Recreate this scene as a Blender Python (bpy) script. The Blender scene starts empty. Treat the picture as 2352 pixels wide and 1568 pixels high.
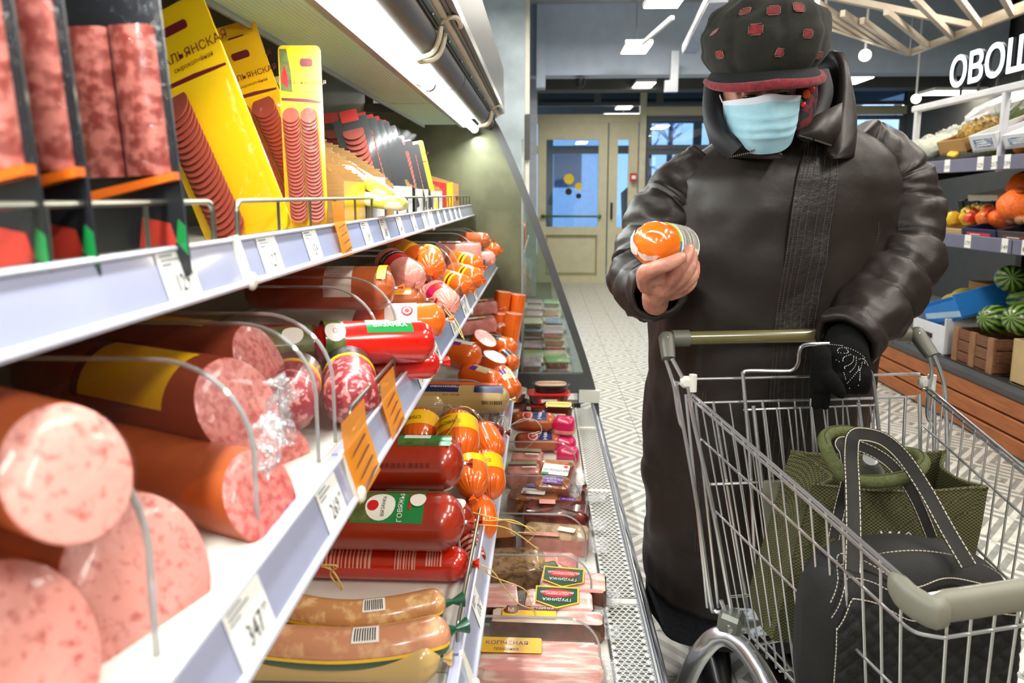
import bpy, bmesh, math, random
from mathutils import Vector, Matrix, Euler, noise
SC = bpy.context.scene
COL = SC.collection
PI = math.pi
V = Vector
rnd = random.Random(7)

# ------------------------------------------------------------------ camera, world, exposure
HC = 1.32                                   # lens height above the floor
FPX = 1568.0                                # focal length in pixels of a 2352 px wide frame (24 mm)
PITCH = math.radians(8.0)
YAW = math.atan(69.0 * math.cos(PITCH) / FPX)
cam_data = bpy.data.cameras.new('camera')
cam_data.sensor_fit = 'HORIZONTAL'
cam_data.sensor_width = 36.0
cam_data.lens = 36.0 * FPX / 2352.0
cam_data.shift_y = -117.0 / 2352.0
cam_data.clip_start = 0.02
cam_data.dof.use_dof = True
cam_data.dof.focus_distance = 1.5
cam_data.dof.aperture_fstop = 4.5
cam = bpy.data.objects.new('camera', cam_data)
COL.objects.link(cam)
cam.location = (0, 0, HC)
cam.rotation_euler = (math.radians(90) - PITCH, 0, YAW)
SC.camera = cam
SC.view_settings.view_transform = 'Standard'
SC.view_settings.look = 'None'
SC.view_settings.exposure = 0.15
SC.view_settings.gamma = 1.0
SC.view_settings.use_curve_mapping = False
SC.cycles.use_denoising = True
SC.cycles.max_bounces = 10
SC.cycles.transparent_max_bounces = 24
SC.cycles.caustics_reflective = False
SC.cycles.caustics_refractive = False
SC.cycles.sample_clamp_indirect = 4.0

world = bpy.data.worlds.new('winter_daylight')
SC.world = world
world.use_nodes = True
bg = world.node_tree.nodes['Background']
bg.inputs[0].default_value = (0.42, 0.62, 1.0, 1)
bg.inputs[1].default_value = 2.6

def area_light(name, loc, size, power, color=(1, 1, 1), rot=(0, 0, 0)):
    d = bpy.data.lights.new(name, 'AREA')
    d.shape = 'RECTANGLE'
    d.size, d.size_y = size
    d.energy = power
    d.color = color
    o = bpy.data.objects.new(name, d)
    COL.objects.link(o)
    o.location = loc
    o.rotation_euler = rot
    return o
WARM = (1.0, 0.93, 0.83)
COOL = (0.95, 1.0, 0.98)
# unseen ceiling fill lights added in rows, with extras for column and door
for i, (x, y, p) in enumerate([(1.3, -2.6, 45), (1.5, -0.6, 55), (1.7, 1.2, 32), (1.5, 4.4, 34), (1.0, 6.2, 58), (.8, 8.9, 18), (-.4, 5.2, 34), (3.2, 0.4, 45),
                               (3.0, 2.6, 34), (3.4, 4.8, 30), (-0.4, -2.2, 30)]):
    area_light('ceiling_fill_light', (x, y, 3.02 if y < 8 else 2.55), (0.35, 1.0 if y < 8 else .4), p, WARM)
# lights inside the cases; the second one is the canopy tube lamp
area_light('case_light', (-.33, 4.9, 1.62), (.03, 2.8), 14, COOL)  # added fill that brightens the second case, no lamp is built there
area_light('case_light', (-0.318, 1.2, 1.32 + 0.265), (0.03, 4.0), 26, COOL, (0, math.radians(-22), 0))

# ------------------------------------------------------------------ picking points from the view
_F = V((-math.sin(YAW) * math.cos(PITCH), math.cos(YAW) * math.cos(PITCH), -math.sin(PITCH)))
_R = V((math.cos(YAW), math.sin(YAW), 0))
_U = _R.cross(_F)
def ray(px, py):
    return _F + _R * ((px - 1176.0) / FPX) - _U * ((py - 667.0) / FPX)
def P(px, py, D):                            # the point seen at pixel px,py at distance D along the aisle
    d = ray(px, py)
    return V((0, 0, HC)) + d * (D / d.y)
def G(px, py, z):                            # the point seen at pixel px,py at height z
    d = ray(px, py)
    return V((0, 0, HC)) + d * ((z - HC) / d.z)
def W(px, py, x):                            # the point seen at px,py on the upright plane X = x
    d = ray(px, py)
    return V((0, 0, HC)) + d * (x / d.x)

# ------------------------------------------------------------------ mesh builder
class MB:
    def __init__(s):
        s.v, s.f, s.mi, s.sm = [], [], [], []
        s.cur, s.M, s.smooth = 0, Matrix(), True
    def at(s, loc=(0, 0, 0), rot=(0, 0, 0)):
        s.M = Matrix.Translation(V(loc)) @ Euler(rot).to_matrix().to_4x4()
        return s
    def add(s, vs, fs):
        b = len(s.v)
        M = s.M
        s.v += [M @ V(p) for p in vs]
        for f in fs:
            s.f.append([i + b for i in f]); s.mi.append(s.cur); s.sm.append(s.smooth)
        return s
    def box(s, c, d, rot=None, bev=0.0):
        hx, hy, hz = d[0] / 2, d[1] / 2, d[2] / 2
        if bev <= 0:
            vs = [V((x, y, z)) for x in (-hx, hx) for y in (-hy, hy) for z in (-hz, hz)]
            fs = [(0, 1, 3, 2), (4, 6, 7, 5), (0, 4, 5, 1), (2, 3, 7, 6), (0, 2, 6, 4), (1, 5, 7, 3)]
        else:
            b = min(bev, hx * .95, hy * .95, hz * .95)
            vs, fs, ix = [], [], {}
            for sx in (-1, 1):
                for sy in (-1, 1):
                    for sz in (-1, 1):
                        for a in range(3):
                            p = [sx * (hx - b), sy * (hy - b), sz * (hz - b)]
                            p[a] = (sx * hx, sy * hy, sz * hz)[a]
                            ix[sx, sy, sz, a] = len(vs); vs.append(V(p))
            for a in range(3):
                u, w = [(1, 2), (0, 2), (0, 1)][a]
                for sg in (-1, 1):
                    q = []
                    for su, sw in ((-1, -1), (1, -1), (1, 1), (-1, 1)):
                        k = [0, 0, 0]; k[a], k[u], k[w] = sg, su, sw
                        q.append(ix[k[0], k[1], k[2], a])
                    fs.append(q if (sg > 0) != (a == 1) else q[::-1])
            for a in range(3):
                u, w = [(1, 2), (0, 2), (0, 1)][a]
                for su in (-1, 1):
                    for sw in (-1, 1):
                        k = [[0, 0, 0], [0, 0, 0]]
                        for j, sg in enumerate((-1, 1)):
                            k[j][a], k[j][u], k[j][w] = sg, su, sw
                        fs.append([ix[(*k[0], u)], ix[(*k[1], u)], ix[(*k[1], w)], ix[(*k[0], w)]])
            for sx in (-1, 1):
                for sy in (-1, 1):
                    for sz in (-1, 1):
                        fs.append([ix[sx, sy, sz, 0], ix[sx, sy, sz, 1], ix[sx, sy, sz, 2]])
            cen = V((0, 0, 0))
            for i, f in enumerate(fs):
                a, b2, c2 = vs[f[0]], vs[f[1]], vs[f[2]]
                n = (b2 - a).cross(c2 - a)
                if n.dot(a + b2 + c2) < 0:
                    fs[i] = list(f)[::-1]
        R = Euler(rot).to_matrix() if rot else Matrix.Identity(3)
        c = V(c)
        old = s.smooth; s.smooth = False
        s.add([R @ p + c for p in vs], fs)
        s.smooth = old
        return s
    def tube(s, pts, r, n=8, closed=False, cap=True):
        pts = [V(p) for p in pts]
        N = len(pts)
        rs = r if isinstance(r, (list, tuple)) else [r] * N
        tans = []
        for i in range(N):
            a = pts[(i - 1) % N] if (closed or i > 0) else pts[0]
            b = pts[(i + 1) % N] if (closed or i < N - 1) else pts[-1]
            t = (b - a)
            tans.append(t.normalized() if t.length > 1e-9 else V((0, 0, 1)))
        t = tans[0]
        u = t.orthogonal().normalized()
        rings, prev = [], t
        for i in range(N):
            t = tans[i]
            ax = prev.cross(t)
            if ax.length > 1e-8:
                u = Matrix.Rotation(prev.angle(t), 3, ax.normalized()) @ u
            u = (u - t * u.dot(t)).normalized()
            w = t.cross(u)
            rings.append([pts[i] + (u * math.cos(2 * PI * k / n) + w * math.sin(2 * PI * k / n)) * rs[i] for k in range(n)])
            prev = t
        return s.loft(rings, cap, cap, closed)
    def loft(s, rings, cap0=True, cap1=True, closed=False, ring_closed=True):
        n = len(rings[0])
        vs = [p for r in rings for p in r]
        fs = []
        R = len(rings)
        for i in range(R if closed else R - 1):
            j = (i + 1) % R
            for k in range(n if ring_closed else n - 1):
                l = (k + 1) % n
                fs.append((i * n + k, i * n + l, j * n + l, j * n + k))
        if not closed and ring_closed:
            if cap0: fs.append(tuple(range(n))[::-1])
            if cap1: fs.append(tuple((R - 1) * n + k for k in range(n)))
        return s.add(vs, fs)
    def lathe(s, prof, n=24, axis='z', ang=(0, 2 * PI), fn=None):   # prof: (radius, height)
        full = abs(ang[1] - ang[0] - 2 * PI) < 1e-6
        m = n if full else n + 1
        rings = []
        for (r, h) in prof:
            ring = []
            for k in range(m):
                a = ang[0] + (ang[1] - ang[0]) * k / n
                rr = fn(r, h, a) if fn else r
                x, y = rr * math.cos(a), rr * math.sin(a)
                ring.append(V((x, y, h)) if axis == 'z' else V((h, x, y)))
            rings.append(ring)
        return s.loft(rings, prof[0][0] > 1e-6 and full, prof[-1][0] > 1e-6 and full, False, full)
    def prism(s, poly, z0, z1, M=None):
        n = len(poly)
        vs = [V((p[0], p[1], z0)) for p in poly] + [V((p[0], p[1], z1)) for p in poly]
        if M: vs = [M @ p for p in vs]
        fs = [tuple(range(n))[::-1], tuple(range(n, 2 * n))] + [(i, (i + 1) % n, n + (i + 1) % n, n + i) for i in range(n)]
        old = s.smooth; s.smooth = False
        s.add(vs, fs); s.smooth = old
        return s
    def bar(s, a, b, w, h, up=(0, 0, 1)):
        a, b = V(a), V(b)
        t = (b - a).normalized()
        x = t.cross(V(up))
        x = x.normalized() if x.length > 1e-6 else t.orthogonal().normalized()
        y = x.cross(t)
        r = [[p + x * (sx * w / 2) + y * (sy * h / 2) for sx, sy in ((-1, -1), (1, -1), (1, 1), (-1, 1))] for p in (a, b)]
        old = s.smooth; s.smooth = False
        s.loft(r); s.smooth = old
        return s
    def ball(s, c, r, n=12, m=8):
        c = V(c); R = r if isinstance(r, (tuple, list)) else (r, r, r)
        rings = []
        for i in range(m + 1):
            a = -PI / 2 + PI * i / m
            a = max(-PI / 2 + 1e-3, min(PI / 2 - 1e-3, a))
            rings.append([c + V((R[0] * math.cos(a) * math.cos(2 * PI * k / n), R[1] * math.cos(a) * math.sin(2 * PI * k / n), R[2] * math.sin(a))) for k in range(n)])
        return s.loft(rings)
    def text(s, string, size, place, mode='c'):
        """flat lettering; place(u,v) -> point"""
        vs, fs = text_geo(string, mode)
        old = s.smooth; s.smooth = False
        s.add([place(p[0] * size, p[1] * size) for p in vs], fs)
        s.smooth = old
        return s
    def mesh(s, name, mats, sharp=40):
        me = bpy.data.meshes.new(name)
        me.from_pydata([tuple(p) for p in s.v], [], s.f)
        if not isinstance(mats, (list, tuple)): mats = [mats]
        for m in mats: me.materials.append(m)
        me.polygons.foreach_set('material_index', s.mi)
        me.polygons.foreach_set('use_smooth', s.sm)
        me.update()
        if sharp and any(s.sm):
            me.set_sharp_from_angle(angle=math.radians(sharp))
        return me
    def build(s, name, mats, parent=None, sharp=40, label=None):
        return link(name, s.mesh(name, mats, sharp), parent, label)

def link(name, me, parent=None, label=None):
    o = bpy.data.objects.new(name, me)
    COL.objects.link(o)
    if parent:
        o.parent = parent
        inv = WPAR.get(parent.name)
        if inv is not None: o.matrix_parent_inverse = inv
    if label: o['label'] = label
    return o
WPAR = {}                                    # things whose parts are given in world coordinates
def wthing(name, label, cat, loc, group=None):
    o = thing(name, label, cat, loc, (0, 0, 0), group)
    WPAR[o.name] = Matrix.Translation(V(loc)).inverted()
    return o

_tg = {}
def text_geo(string, mode='c'):
    k = (string, mode)
    if k in _tg: return _tg[k]
    cu = bpy.data.curves.new('lettering', 'FONT')
    cu.body = string
    cu.resolution_u = 1
    cu.align_x = {'c': 'CENTER', 'l': 'LEFT', 'r': 'RIGHT'}[mode]
    cu.align_y = 'CENTER'
    o = bpy.data.objects.new('lettering', cu)
    me = o.to_mesh()
    r = ([(v.co.x, v.co.y) for v in me.vertices], [tuple(p.vertices) for p in me.polygons])
    o.to_mesh_clear()
    bpy.data.objects.remove(o); bpy.data.curves.remove(cu)
    _tg[k] = r
    return r

def tag(o, label, cat, group=None, kind=None):
    o['label'] = label
    if cat: o['category'] = cat
    if group: o['group'] = group
    if kind: o['kind'] = kind
    return o
def thing(name, label, cat, loc=(0, 0, 0), rot=(0, 0, 0), group=None):
    o = bpy.data.objects.new(name, None)
    o.empty_display_size = 0.05
    COL.objects.link(o)
    o.location = loc
    o.rotation_euler = rot
    return tag(o, label, cat, group)
def struct(o, label=None):
    o['kind'] = 'structure'
    if label: o['label'] = label
    return o
def copy_tree(o, parent=None):
    c = o.copy(); COL.objects.link(c)
    if parent: c.parent = parent
    for ch in list(o.children): copy_tree(ch, c)
    return c
def arc(c, r, a0, a1, n, ux=(1, 0, 0), uy=(0, 0, 1)):
    c, ux, uy = V(c), V(ux), V(uy)
    return [c + ux * (r * math.cos(a0 + (a1 - a0) * i / n)) + uy * (r * math.sin(a0 + (a1 - a0) * i / n)) for i in range(n + 1)]
def lerp(a, b, t): return a + (b - a) * t
def smooth_path(pts, n=6):
    pts = [V(p) for p in pts]
    out = []
    for i in range(len(pts) - 1):
        p0, p1, p2, p3 = pts[max(i - 1, 0)], pts[i], pts[i + 1], pts[min(i + 2, len(pts) - 1)]
        for k in range(n):
            t = k / n
            out.append(0.5 * ((2 * p1) + (p2 - p0) * t + (2 * p0 - 5 * p1 + 4 * p2 - p3) * t * t + (3 * p1 - p0 - 3 * p2 + p3) * t ** 3))
    out.append(pts[-1])
    return out

# ------------------------------------------------------------------ materials
def s2l(c):
    return tuple(((x / 255) / 12.92 if x / 255 <= 0.04045 else (((x / 255) + 0.055) / 1.055) ** 2.4) for x in c)
_mats = {}
def mat(name, rgb, rough=0.5, metal=0.0, vary=0.08, scale=8.0, bump=0.0, bscale=40.0, rgb2=None, lo=0.35, hi=0.65, coat=0.0,
        sss=0.0, emit=None, estr=0.0, spec=0.5, alpha=1.0, aniso=None, detail=4.0, sheen=0.0):
    """procedural principled material; rgb in 0-255 sRGB, rgb2 a second colour mixed in by noise"""
    if name in _mats: return _mats[name]
    m = bpy.data.materials.new(name)
    m.use_nodes = True
    nt = m.node_tree; N = nt.nodes; L = nt.links
    b = N['Principled BSDF']
    c = s2l(rgb)
    tc = N.new('ShaderNodeTexCoord')
    src = tc.outputs['Object']
    if aniso:
        mp = N.new('ShaderNodeMapping'); mp.inputs['Scale'].default_value = aniso
        L.new(src, mp.inputs['Vector']); src = mp.outputs[0]
    nz = N.new('ShaderNodeTexNoise'); nz.inputs['Scale'].default_value = scale; nz.inputs['Detail'].default_value = detail
    L.new(src, nz.inputs['Vector'])
    rp = N.new('ShaderNodeValToRGB')
    rp.color_ramp.elements[0].position = lo; rp.color_ramp.elements[1].position = hi
    if rgb2:
        c2 = s2l(rgb2)
        rp.color_ramp.elements[0].color = (*c, 1); rp.color_ramp.elements[1].color = (*c2, 1)
    else:
        rp.color_ramp.elements[0].color = (*[x * (1 - vary) for x in c], 1)
        rp.color_ramp.elements[1].color = (*[min(1, x * (1 + vary)) for x in c], 1)
    L.new(nz.outputs['Fac'], rp.inputs[0]); L.new(rp.outputs[0], b.inputs['Base Color'])
    b.inputs['Roughness'].default_value = rough
    b.inputs['Metallic'].default_value = metal
    b.inputs['Specular IOR Level'].default_value = spec
    b.inputs['Coat Weight'].default_value = coat
    b.inputs['Coat Roughness'].default_value = 0.08
    if sss:
        b.inputs['Subsurface Weight'].default_value = sss
        b.inputs['Subsurface Radius'].default_value = (0.02, 0.008, 0.004)
        b.inputs['Subsurface Scale'].default_value = 0.5
    if sheen: b.inputs['Sheen Weight'].default_value = sheen
    if emit is not None:
        b.inputs['Emission Color'].default_value = (*s2l(emit), 1)
        b.inputs['Emission Strength'].default_value = estr
    if bump:
        n2 = N.new('ShaderNodeTexNoise'); n2.inputs['Scale'].default_value = bscale; n2.inputs['Detail'].default_value = 3
        L.new(src, n2.inputs['Vector'])
        bp = N.new('ShaderNodeBump'); bp.inputs['Strength'].default_value = bump; bp.inputs['Distance'].default_value = 0.004
        L.new(n2.outputs['Fac'], bp.inputs['Height']); L.new(bp.outputs[0], b.inputs['Normal'])
    m.diffuse_color = (*c, 1)
    _mats[name] = m
    return m

def film(name, tint=(255, 255, 255), gloss=0.12, rough=0.05, wr=0.0, wscale=30.0, opac=0.0, opac_rgb=(235, 238, 240), fres=1.5):
    """clear sheet: see-through with a fresnel shine, optional wrinkles and milkiness"""
    if name in _mats: return _mats[name]
    m = bpy.data.materials.new(name)
    m.use_nodes = True
    nt = m.node_tree; N = nt.nodes; L = nt.links
    N.remove(N['Principled BSDF'])
    out = N['Material Output']
    tr = N.new('ShaderNodeBsdfTransparent'); tr.inputs[0].default_value = (*s2l(tint), 1)
    gl = N.new('ShaderNodeBsdfGlossy'); gl.inputs['Roughness'].default_value = rough
    fr = N.new('ShaderNodeFresnel'); fr.inputs[0].default_value = fres
    mx = N.new('ShaderNodeMixShader')
    ad = N.new('ShaderNodeMath'); ad.operation = 'MULTIPLY_ADD'; ad.use_clamp = True
    ad.inputs[1].default_value = 0.9; ad.inputs[2].default_value = gloss * 0.25
    mn = N.new('ShaderNodeMath'); mn.operation = 'MINIMUM'; mn.inputs[1].default_value = .1 + .25 * min(gloss, 1.2)
    ad.inputs[1].default_value = 0.6
    L.new(fr.outputs[0], ad.inputs[0]); L.new(ad.outputs[0], mn.inputs[0]); L.new(mn.outputs[0], mx.inputs[0])
    L.new(tr.outputs[0], mx.inputs[1]); L.new(gl.outputs[0], mx.inputs[2])
    last = mx
    if wr:
        tc = N.new('ShaderNodeTexCoord')
        nz = N.new('ShaderNodeTexNoise'); nz.inputs['Scale'].default_value = wscale; nz.inputs['Detail'].default_value = 2
        nz.inputs['Distortion'].default_value = 1.5
        L.new(tc.outputs['Object'], nz.inputs['Vector'])
        bp = N.new('ShaderNodeBump'); bp.inputs['Strength'].default_value = wr; bp.inputs['Distance'].default_value = 0.006
        L.new(nz.outputs['Fac'], bp.inputs['Height'])
        L.new(bp.outputs[0], gl.inputs['Normal']); L.new(bp.outputs[0], fr.inputs['Normal'])
    if opac:
        df = N.new('ShaderNodeBsdfDiffuse'); df.inputs[0].default_value = (*s2l(opac_rgb), 1)
        m2 = N.new('ShaderNodeMixShader'); m2.inputs[0].default_value = opac
        L.new(last.outputs[0], m2.inputs[1]); L.new(df.outputs[0], m2.inputs[2])
        last = m2
    L.new(last.outputs[0], out.inputs['Surface'])
    _mats[name] = m
    return m

def lamp_mat(name, rgb, strength):
    if name in _mats: return _mats[name]
    m = bpy.data.materials.new(name)
    m.use_nodes = True
    nt = m.node_tree
    nt.nodes.remove(nt.nodes['Principled BSDF'])
    e = nt.nodes.new('ShaderNodeEmission')
    e.inputs[0].default_value = (*s2l(rgb), 1); e.inputs[1].default_value = strength
    nt.links.new(e.outputs[0], nt.nodes['Material Output'].inputs['Surface'])
    _mats[name] = m
    return m

WHITE = mat('white_enamel', (232, 232, 228), 0.35, vary=.03)
GREY_MET = mat('grey_metal', (150, 152, 152), 0.35, 0.6, vary=.05)
DARK_FRAME = mat('dark_grey_frame', (88, 90, 90), 0.4, 0.3, vary=.05)
CHROME = mat('chrome_wire', (226, 228, 230), 0.27, .92, vary=.06)
STEEL_WIRE = mat('steel_wire', (150, 152, 140), 0.3, 0.9, vary=.08)
BLACK = mat('black_plastic', (16, 16, 17), 0.45, vary=.1)
INK = mat('dark_ink', (34, 36, 46), 0.6, vary=.05)
PAPER = mat('paper_white', (240, 240, 236), 0.6, vary=.03)
FILM = film('clear_film', gloss=.0, rough=.1, wr=.7, wscale=60, fres=1.3)
FILM_MILKY = film('crinkled_film', gloss=.9, rough=.15, wr=1.4, wscale=90, opac=.16)
ACRYL = film('clear_acrylic', (250, 250, 249), gloss=.16, rough=.02, opac=.015)
ACRYL_EDGE = film('acrylic_edge_highlight', (225, 228, 226), gloss=1.4, rough=.06, opac=.35, opac_rgb=(214, 218, 218), fres=1.7)  # milky pale colour puts bright rim highlights into the divider edges
# ================================================================== the room
M_CEIL = mat('ceiling_paint_daylight_tint', (172, 188, 206), 0.8, vary=.04)  # blue of the daylight is put into the paint colour
M_BEAM = mat('beam_paint_daylight_tint', (190, 204, 222), 0.8, vary=.04)  # beam colour carries the daylight blue as well
M_CONC = mat('concrete_daylight_tint', (172, 186, 196), 0.8, vary=.16, scale=3.5, bump=.15, bscale=20)  # grey column, daylight blue mixed into its colour
M_CREAM = mat('cream_paint', (208, 204, 172), 0.5, vary=.04)
M_WALL = mat('wall_paint', (168, 170, 166), 0.8, vary=.04)
M_DARKWALL = mat('dark_wall_paint', (84, 86, 84), 0.7, vary=.06)
M_GROUT = mat('grout', (120, 118, 106), 0.9, vary=.1, scale=20)

XL, XR, YB, YF, ZC = -1.15, 5.2, -4.0, 10.35, 3.5
def wall(name, c, d, m):
    return struct(MB().box(c, d).build(name, m))
wall('wall_left', (XL - .05, (YB + YF) / 2, ZC / 2 - .05), (.1, YF - YB, ZC + .1), M_WALL)
wall('wall_right', (XR + .05, (YB + YF) / 2, ZC / 2 - .05), (.1, YF - YB, ZC + .1), M_DARKWALL)
wall('wall_rear', ((XL + XR) / 2, YB - .05, ZC / 2 - .05), (XR - XL, .1, ZC + .1), M_WALL)
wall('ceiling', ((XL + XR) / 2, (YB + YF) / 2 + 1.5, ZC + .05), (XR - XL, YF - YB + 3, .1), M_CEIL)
# ---- floor: square tiles with diagonal stripes, laid as parts of the floor
def tile_mat():
    m = bpy.data.materials.new('striped_tile')
    m.use_nodes = True
    nt = m.node_tree; N = nt.nodes; L = nt.links
    b = N['Principled BSDF']
    tc = N.new('ShaderNodeTexCoord'); sp = N.new('ShaderNodeSeparateXYZ'); L.new(tc.outputs['Object'], sp.inputs[0])
    def math_(op, a, b_=None, v=None):
        n = N.new('ShaderNodeMath'); n.operation = op
        L.new(a, n.inputs[0])
        if b_ is not None: L.new(b_, n.inputs[1])
        if v is not None: n.inputs[1].default_value = v
        return n.outputs[0]
    d = math_('ADD', sp.outputs[0], sp.outputs[1])
    d = math_('MULTIPLY', d, v=1 / 0.0665)
    d = math_('ADD', d, v=20.25)
    d = math_('FRACT', d)
    d = math_('GREATER_THAN', d, v=0.5)
    nz = N.new('ShaderNodeTexNoise'); nz.inputs['Scale'].default_value = 30; nz.inputs['Detail'].default_value = 5
    gm = N.new('ShaderNodeNewGeometry'); L.new(gm.outputs['Position'], nz.inputs['Vector'])
    r1 = N.new('ShaderNodeValToRGB'); r2 = N.new('ShaderNodeValToRGB')
    for r, a, c in ((r1, (206, 205, 196), (228, 227, 220)), (r2, (140, 141, 136), (164, 165, 158))):
        r.color_ramp.elements[0].color = (*s2l(a), 1); r.color_ramp.elements[1].color = (*s2l(c), 1)
        r.color_ramp.elements[0].position = .35; r.color_ramp.elements[1].position = .65
        L.new(nz.outputs['Fac'], r.inputs[0])
    mx = N.new('ShaderNodeMix'); mx.data_type = 'RGBA'
    L.new(d, mx.inputs[0]); L.new(r1.outputs[0], mx.inputs[6]); L.new(r2.outputs[0], mx.inputs[7])
    L.new(mx.outputs[2], b.inputs['Base Color'])
    b.inputs['Roughness'].default_value = .33
    return m
M_TILE = tile_mat()
TS = 0.2
floor = wall('floor', ((XL + XR) / 2, (YB + YF) / 2 + 2.5, -.056), (XR - XL, YF - YB + 5, .1), M_GROUT)
tile_meshes = []
for rz in (0, PI / 2):
    b = MB()
    b.box((0, 0, -.004), (TS - .0025, TS - .0025, .008))
    tile_meshes.append(b.mesh('tile', M_TILE))
cells = []
for i in range(0, 20):
    for j in range(6, 62):
        x, y = 0.14 + TS * (i + .5), TS * (j + .5) - .06
        if x > 3.2 or y > 11.5: continue
        px = 1245 + x / y * 1568; 
        if px > 2400 + 160 / y: continue
        if x < .2: continue
        cells.append((y + abs(x - .6) * .3, i, j, x, y))
cells.sort()
fx, fy, fz = floor.location
tile_rest = MB()
tile_far = {0: MB(), 1: MB()}
for n, (_, i, j, x, y) in enumerate(cells):
    k = (i + j) % 2
    if n < 300:
        o = link('tile', tile_meshes[0], floor)
        o.location = (x, y, 0)
        o.rotation_euler = (0, 0, PI / 2 * k + (PI if (i * 7 + j * 3) % 5 == 0 else 0))
    else:
        tile_far[k].at((x if k == 0 else y, y if k == 0 else -x, 0)).box((0, 0, -.004), (TS - .0025, TS - .0025, .008))
for k in (0, 1):
    # pattern is in object space, so the far tiles share the tile grid's own origin
    m = tile_far[k]
    o = m.build('tile_field', M_TILE, floor)
    o.rotation_euler = (0, 0, PI / 2 * k)
    o['kind'] = 'stuff'

# ---- column beside the end of the cases, and the slim post behind it
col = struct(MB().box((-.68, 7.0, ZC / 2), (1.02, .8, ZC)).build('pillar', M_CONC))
struct(MB().box((-.15, 6.7, ZC / 2 + .6), (.05, .12, ZC - 1.2)).build('trim_1', mat('pale_trim', (214, 212, 200), .5)))
MB().box((-.14, 6.62, 1.86), (.045, .04, .42)).build('corner_guard', DARK_FRAME, col)
struct(MB().box((-.17, 9.0, ZC / 2), (.20, .3, ZC)).build('trim_2', mat('pale_blue_post', (186, 196, 208), .6)))
# ---- ceiling beams
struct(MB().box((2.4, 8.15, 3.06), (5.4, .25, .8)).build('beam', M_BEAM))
struct(MB().box((2.4, 7.4, 3.32), (5.4, .05, .09)).build('cable_tray', GREY_MET))
struct(MB().box((2.4, 9.2, 2.74), (5.4, .3, .18)).build('beam_rear', M_DARKWALL))
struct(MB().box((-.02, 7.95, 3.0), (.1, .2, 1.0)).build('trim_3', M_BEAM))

# ---- front of the store: glazed double door and shop-front
GLASS = film('shop_glass', (235, 242, 245), gloss=.35, rough=.01)
def pane_frame(par, x0, x1, z0, z1, y, w, m, d=.06, name='frame'):
    b = MB()
    b.box(((x0 + x1) / 2, y, z0 + w / 2), (x1 - x0, d, w)).box(((x0 + x1) / 2, y, z1 - w / 2), (x1 - x0, d, w))
    b.box((x0 + w / 2, y, (z0 + z1) / 2), (w, d, z1 - z0 - 2 * w)).box((x1 - w / 2, y, (z0 + z1) / 2), (w, d, z1 - z0 - 2 * w))
    return b.build(name, m, par)
YD = 10.3
doors = [(-.07, .96, 1), (.98, 1.40, 2)]
for (x0, x1, n) in doors:
    d = struct(thing('door_%d' % n, 'cream painted glazed entrance door leaf', None))
    w = .13
    z1 = 2.36
    zk = .78
    b = MB()
    b.box(((x0 + x1) / 2, YD, .05), (x1 - x0, .06, .1)).box(((x0 + x1) / 2, YD, z1 - .12), (x1 - x0, .06, .24))
    b.box(((x0 + x1) / 2, YD, zk), (x1 - x0, .06, .12))
    b.box((x0 + w / 2, YD, z1 / 2), (w, .058, z1)).box((x1 - w / 2, YD, z1 / 2), (w, .058, z1))
    b.build('door_frame', M_CREAM, d)
    MB().box(((x0 + x1) / 2, YD + .015, .41), (x1 - x0 - 2 * w, .02, .64)).build('kick_panel', M_CREAM, d)
    b = MB()
    iw = x1 - x0 - 2 * w
    for zz in (.14, .70): b.box(((x0 + x1) / 2, YD - .003, zz), (iw, .02, .025))
    for xx in (x0 + w + .012, x1 - w - .012): b.box((xx, YD - .003, .42), (.025, .02, .53))
    b.build('panel_moulding', mat('cream_shade', (158, 154, 124), .5), d)
    MB().box(((x0 + x1) / 2, YD, 1.48), (iw, .008, 1.3)).build('glass', GLASS, d)
    if n == 1:
        MB().tube([(x0 + .06, YD - .07, 1.0), (x1 - .08, YD - .07, 1.0)], .017, 8).box((x0 + .08, YD - .05, 1.0), (.03, .05, .05)).box((x1 - .1, YD - .05, 1.0), (.03, .05, .05)).build('push_bar', mat('green_bar', (52, 96, 58), .4, .3), d)
        yel = mat('yellow_sticker', (232, 204, 40), .5)
        for (px, py, r, m_) in ((1307, 411, .075, yel), (1329, 428, .055, yel), (1306, 440, .05, BLACK), (1329, 450, .04, BLACK)):
            c = P(px, py, YD - .012)
            MB().lathe([(r, 0), (r, .003)], 20).at().build('round_sticker', m_, d).matrix_local = Matrix.Translation(c) @ Matrix.Rotation(PI / 2, 4, 'X')
    else:
        MB().box((x0 + .05, YD - .05, 1.08), (.03, .04, .24)).build('door_handle', BLACK, d)
struct(MB().box((.66, YD, 2.42), (1.6, .1, .12)).build('trim_4', M_CREAM))
struct(MB().box((1.46, YD - .03, ZC / 2 - .3), (.09, .12, ZC - .6)).build('trim_5', mat('cream_post', (206, 204, 180), .5)))
struct(MB().box((-.62, YD, 1.7), (1.06, .1, 3.4)).build('wall_front', M_CREAM))
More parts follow.
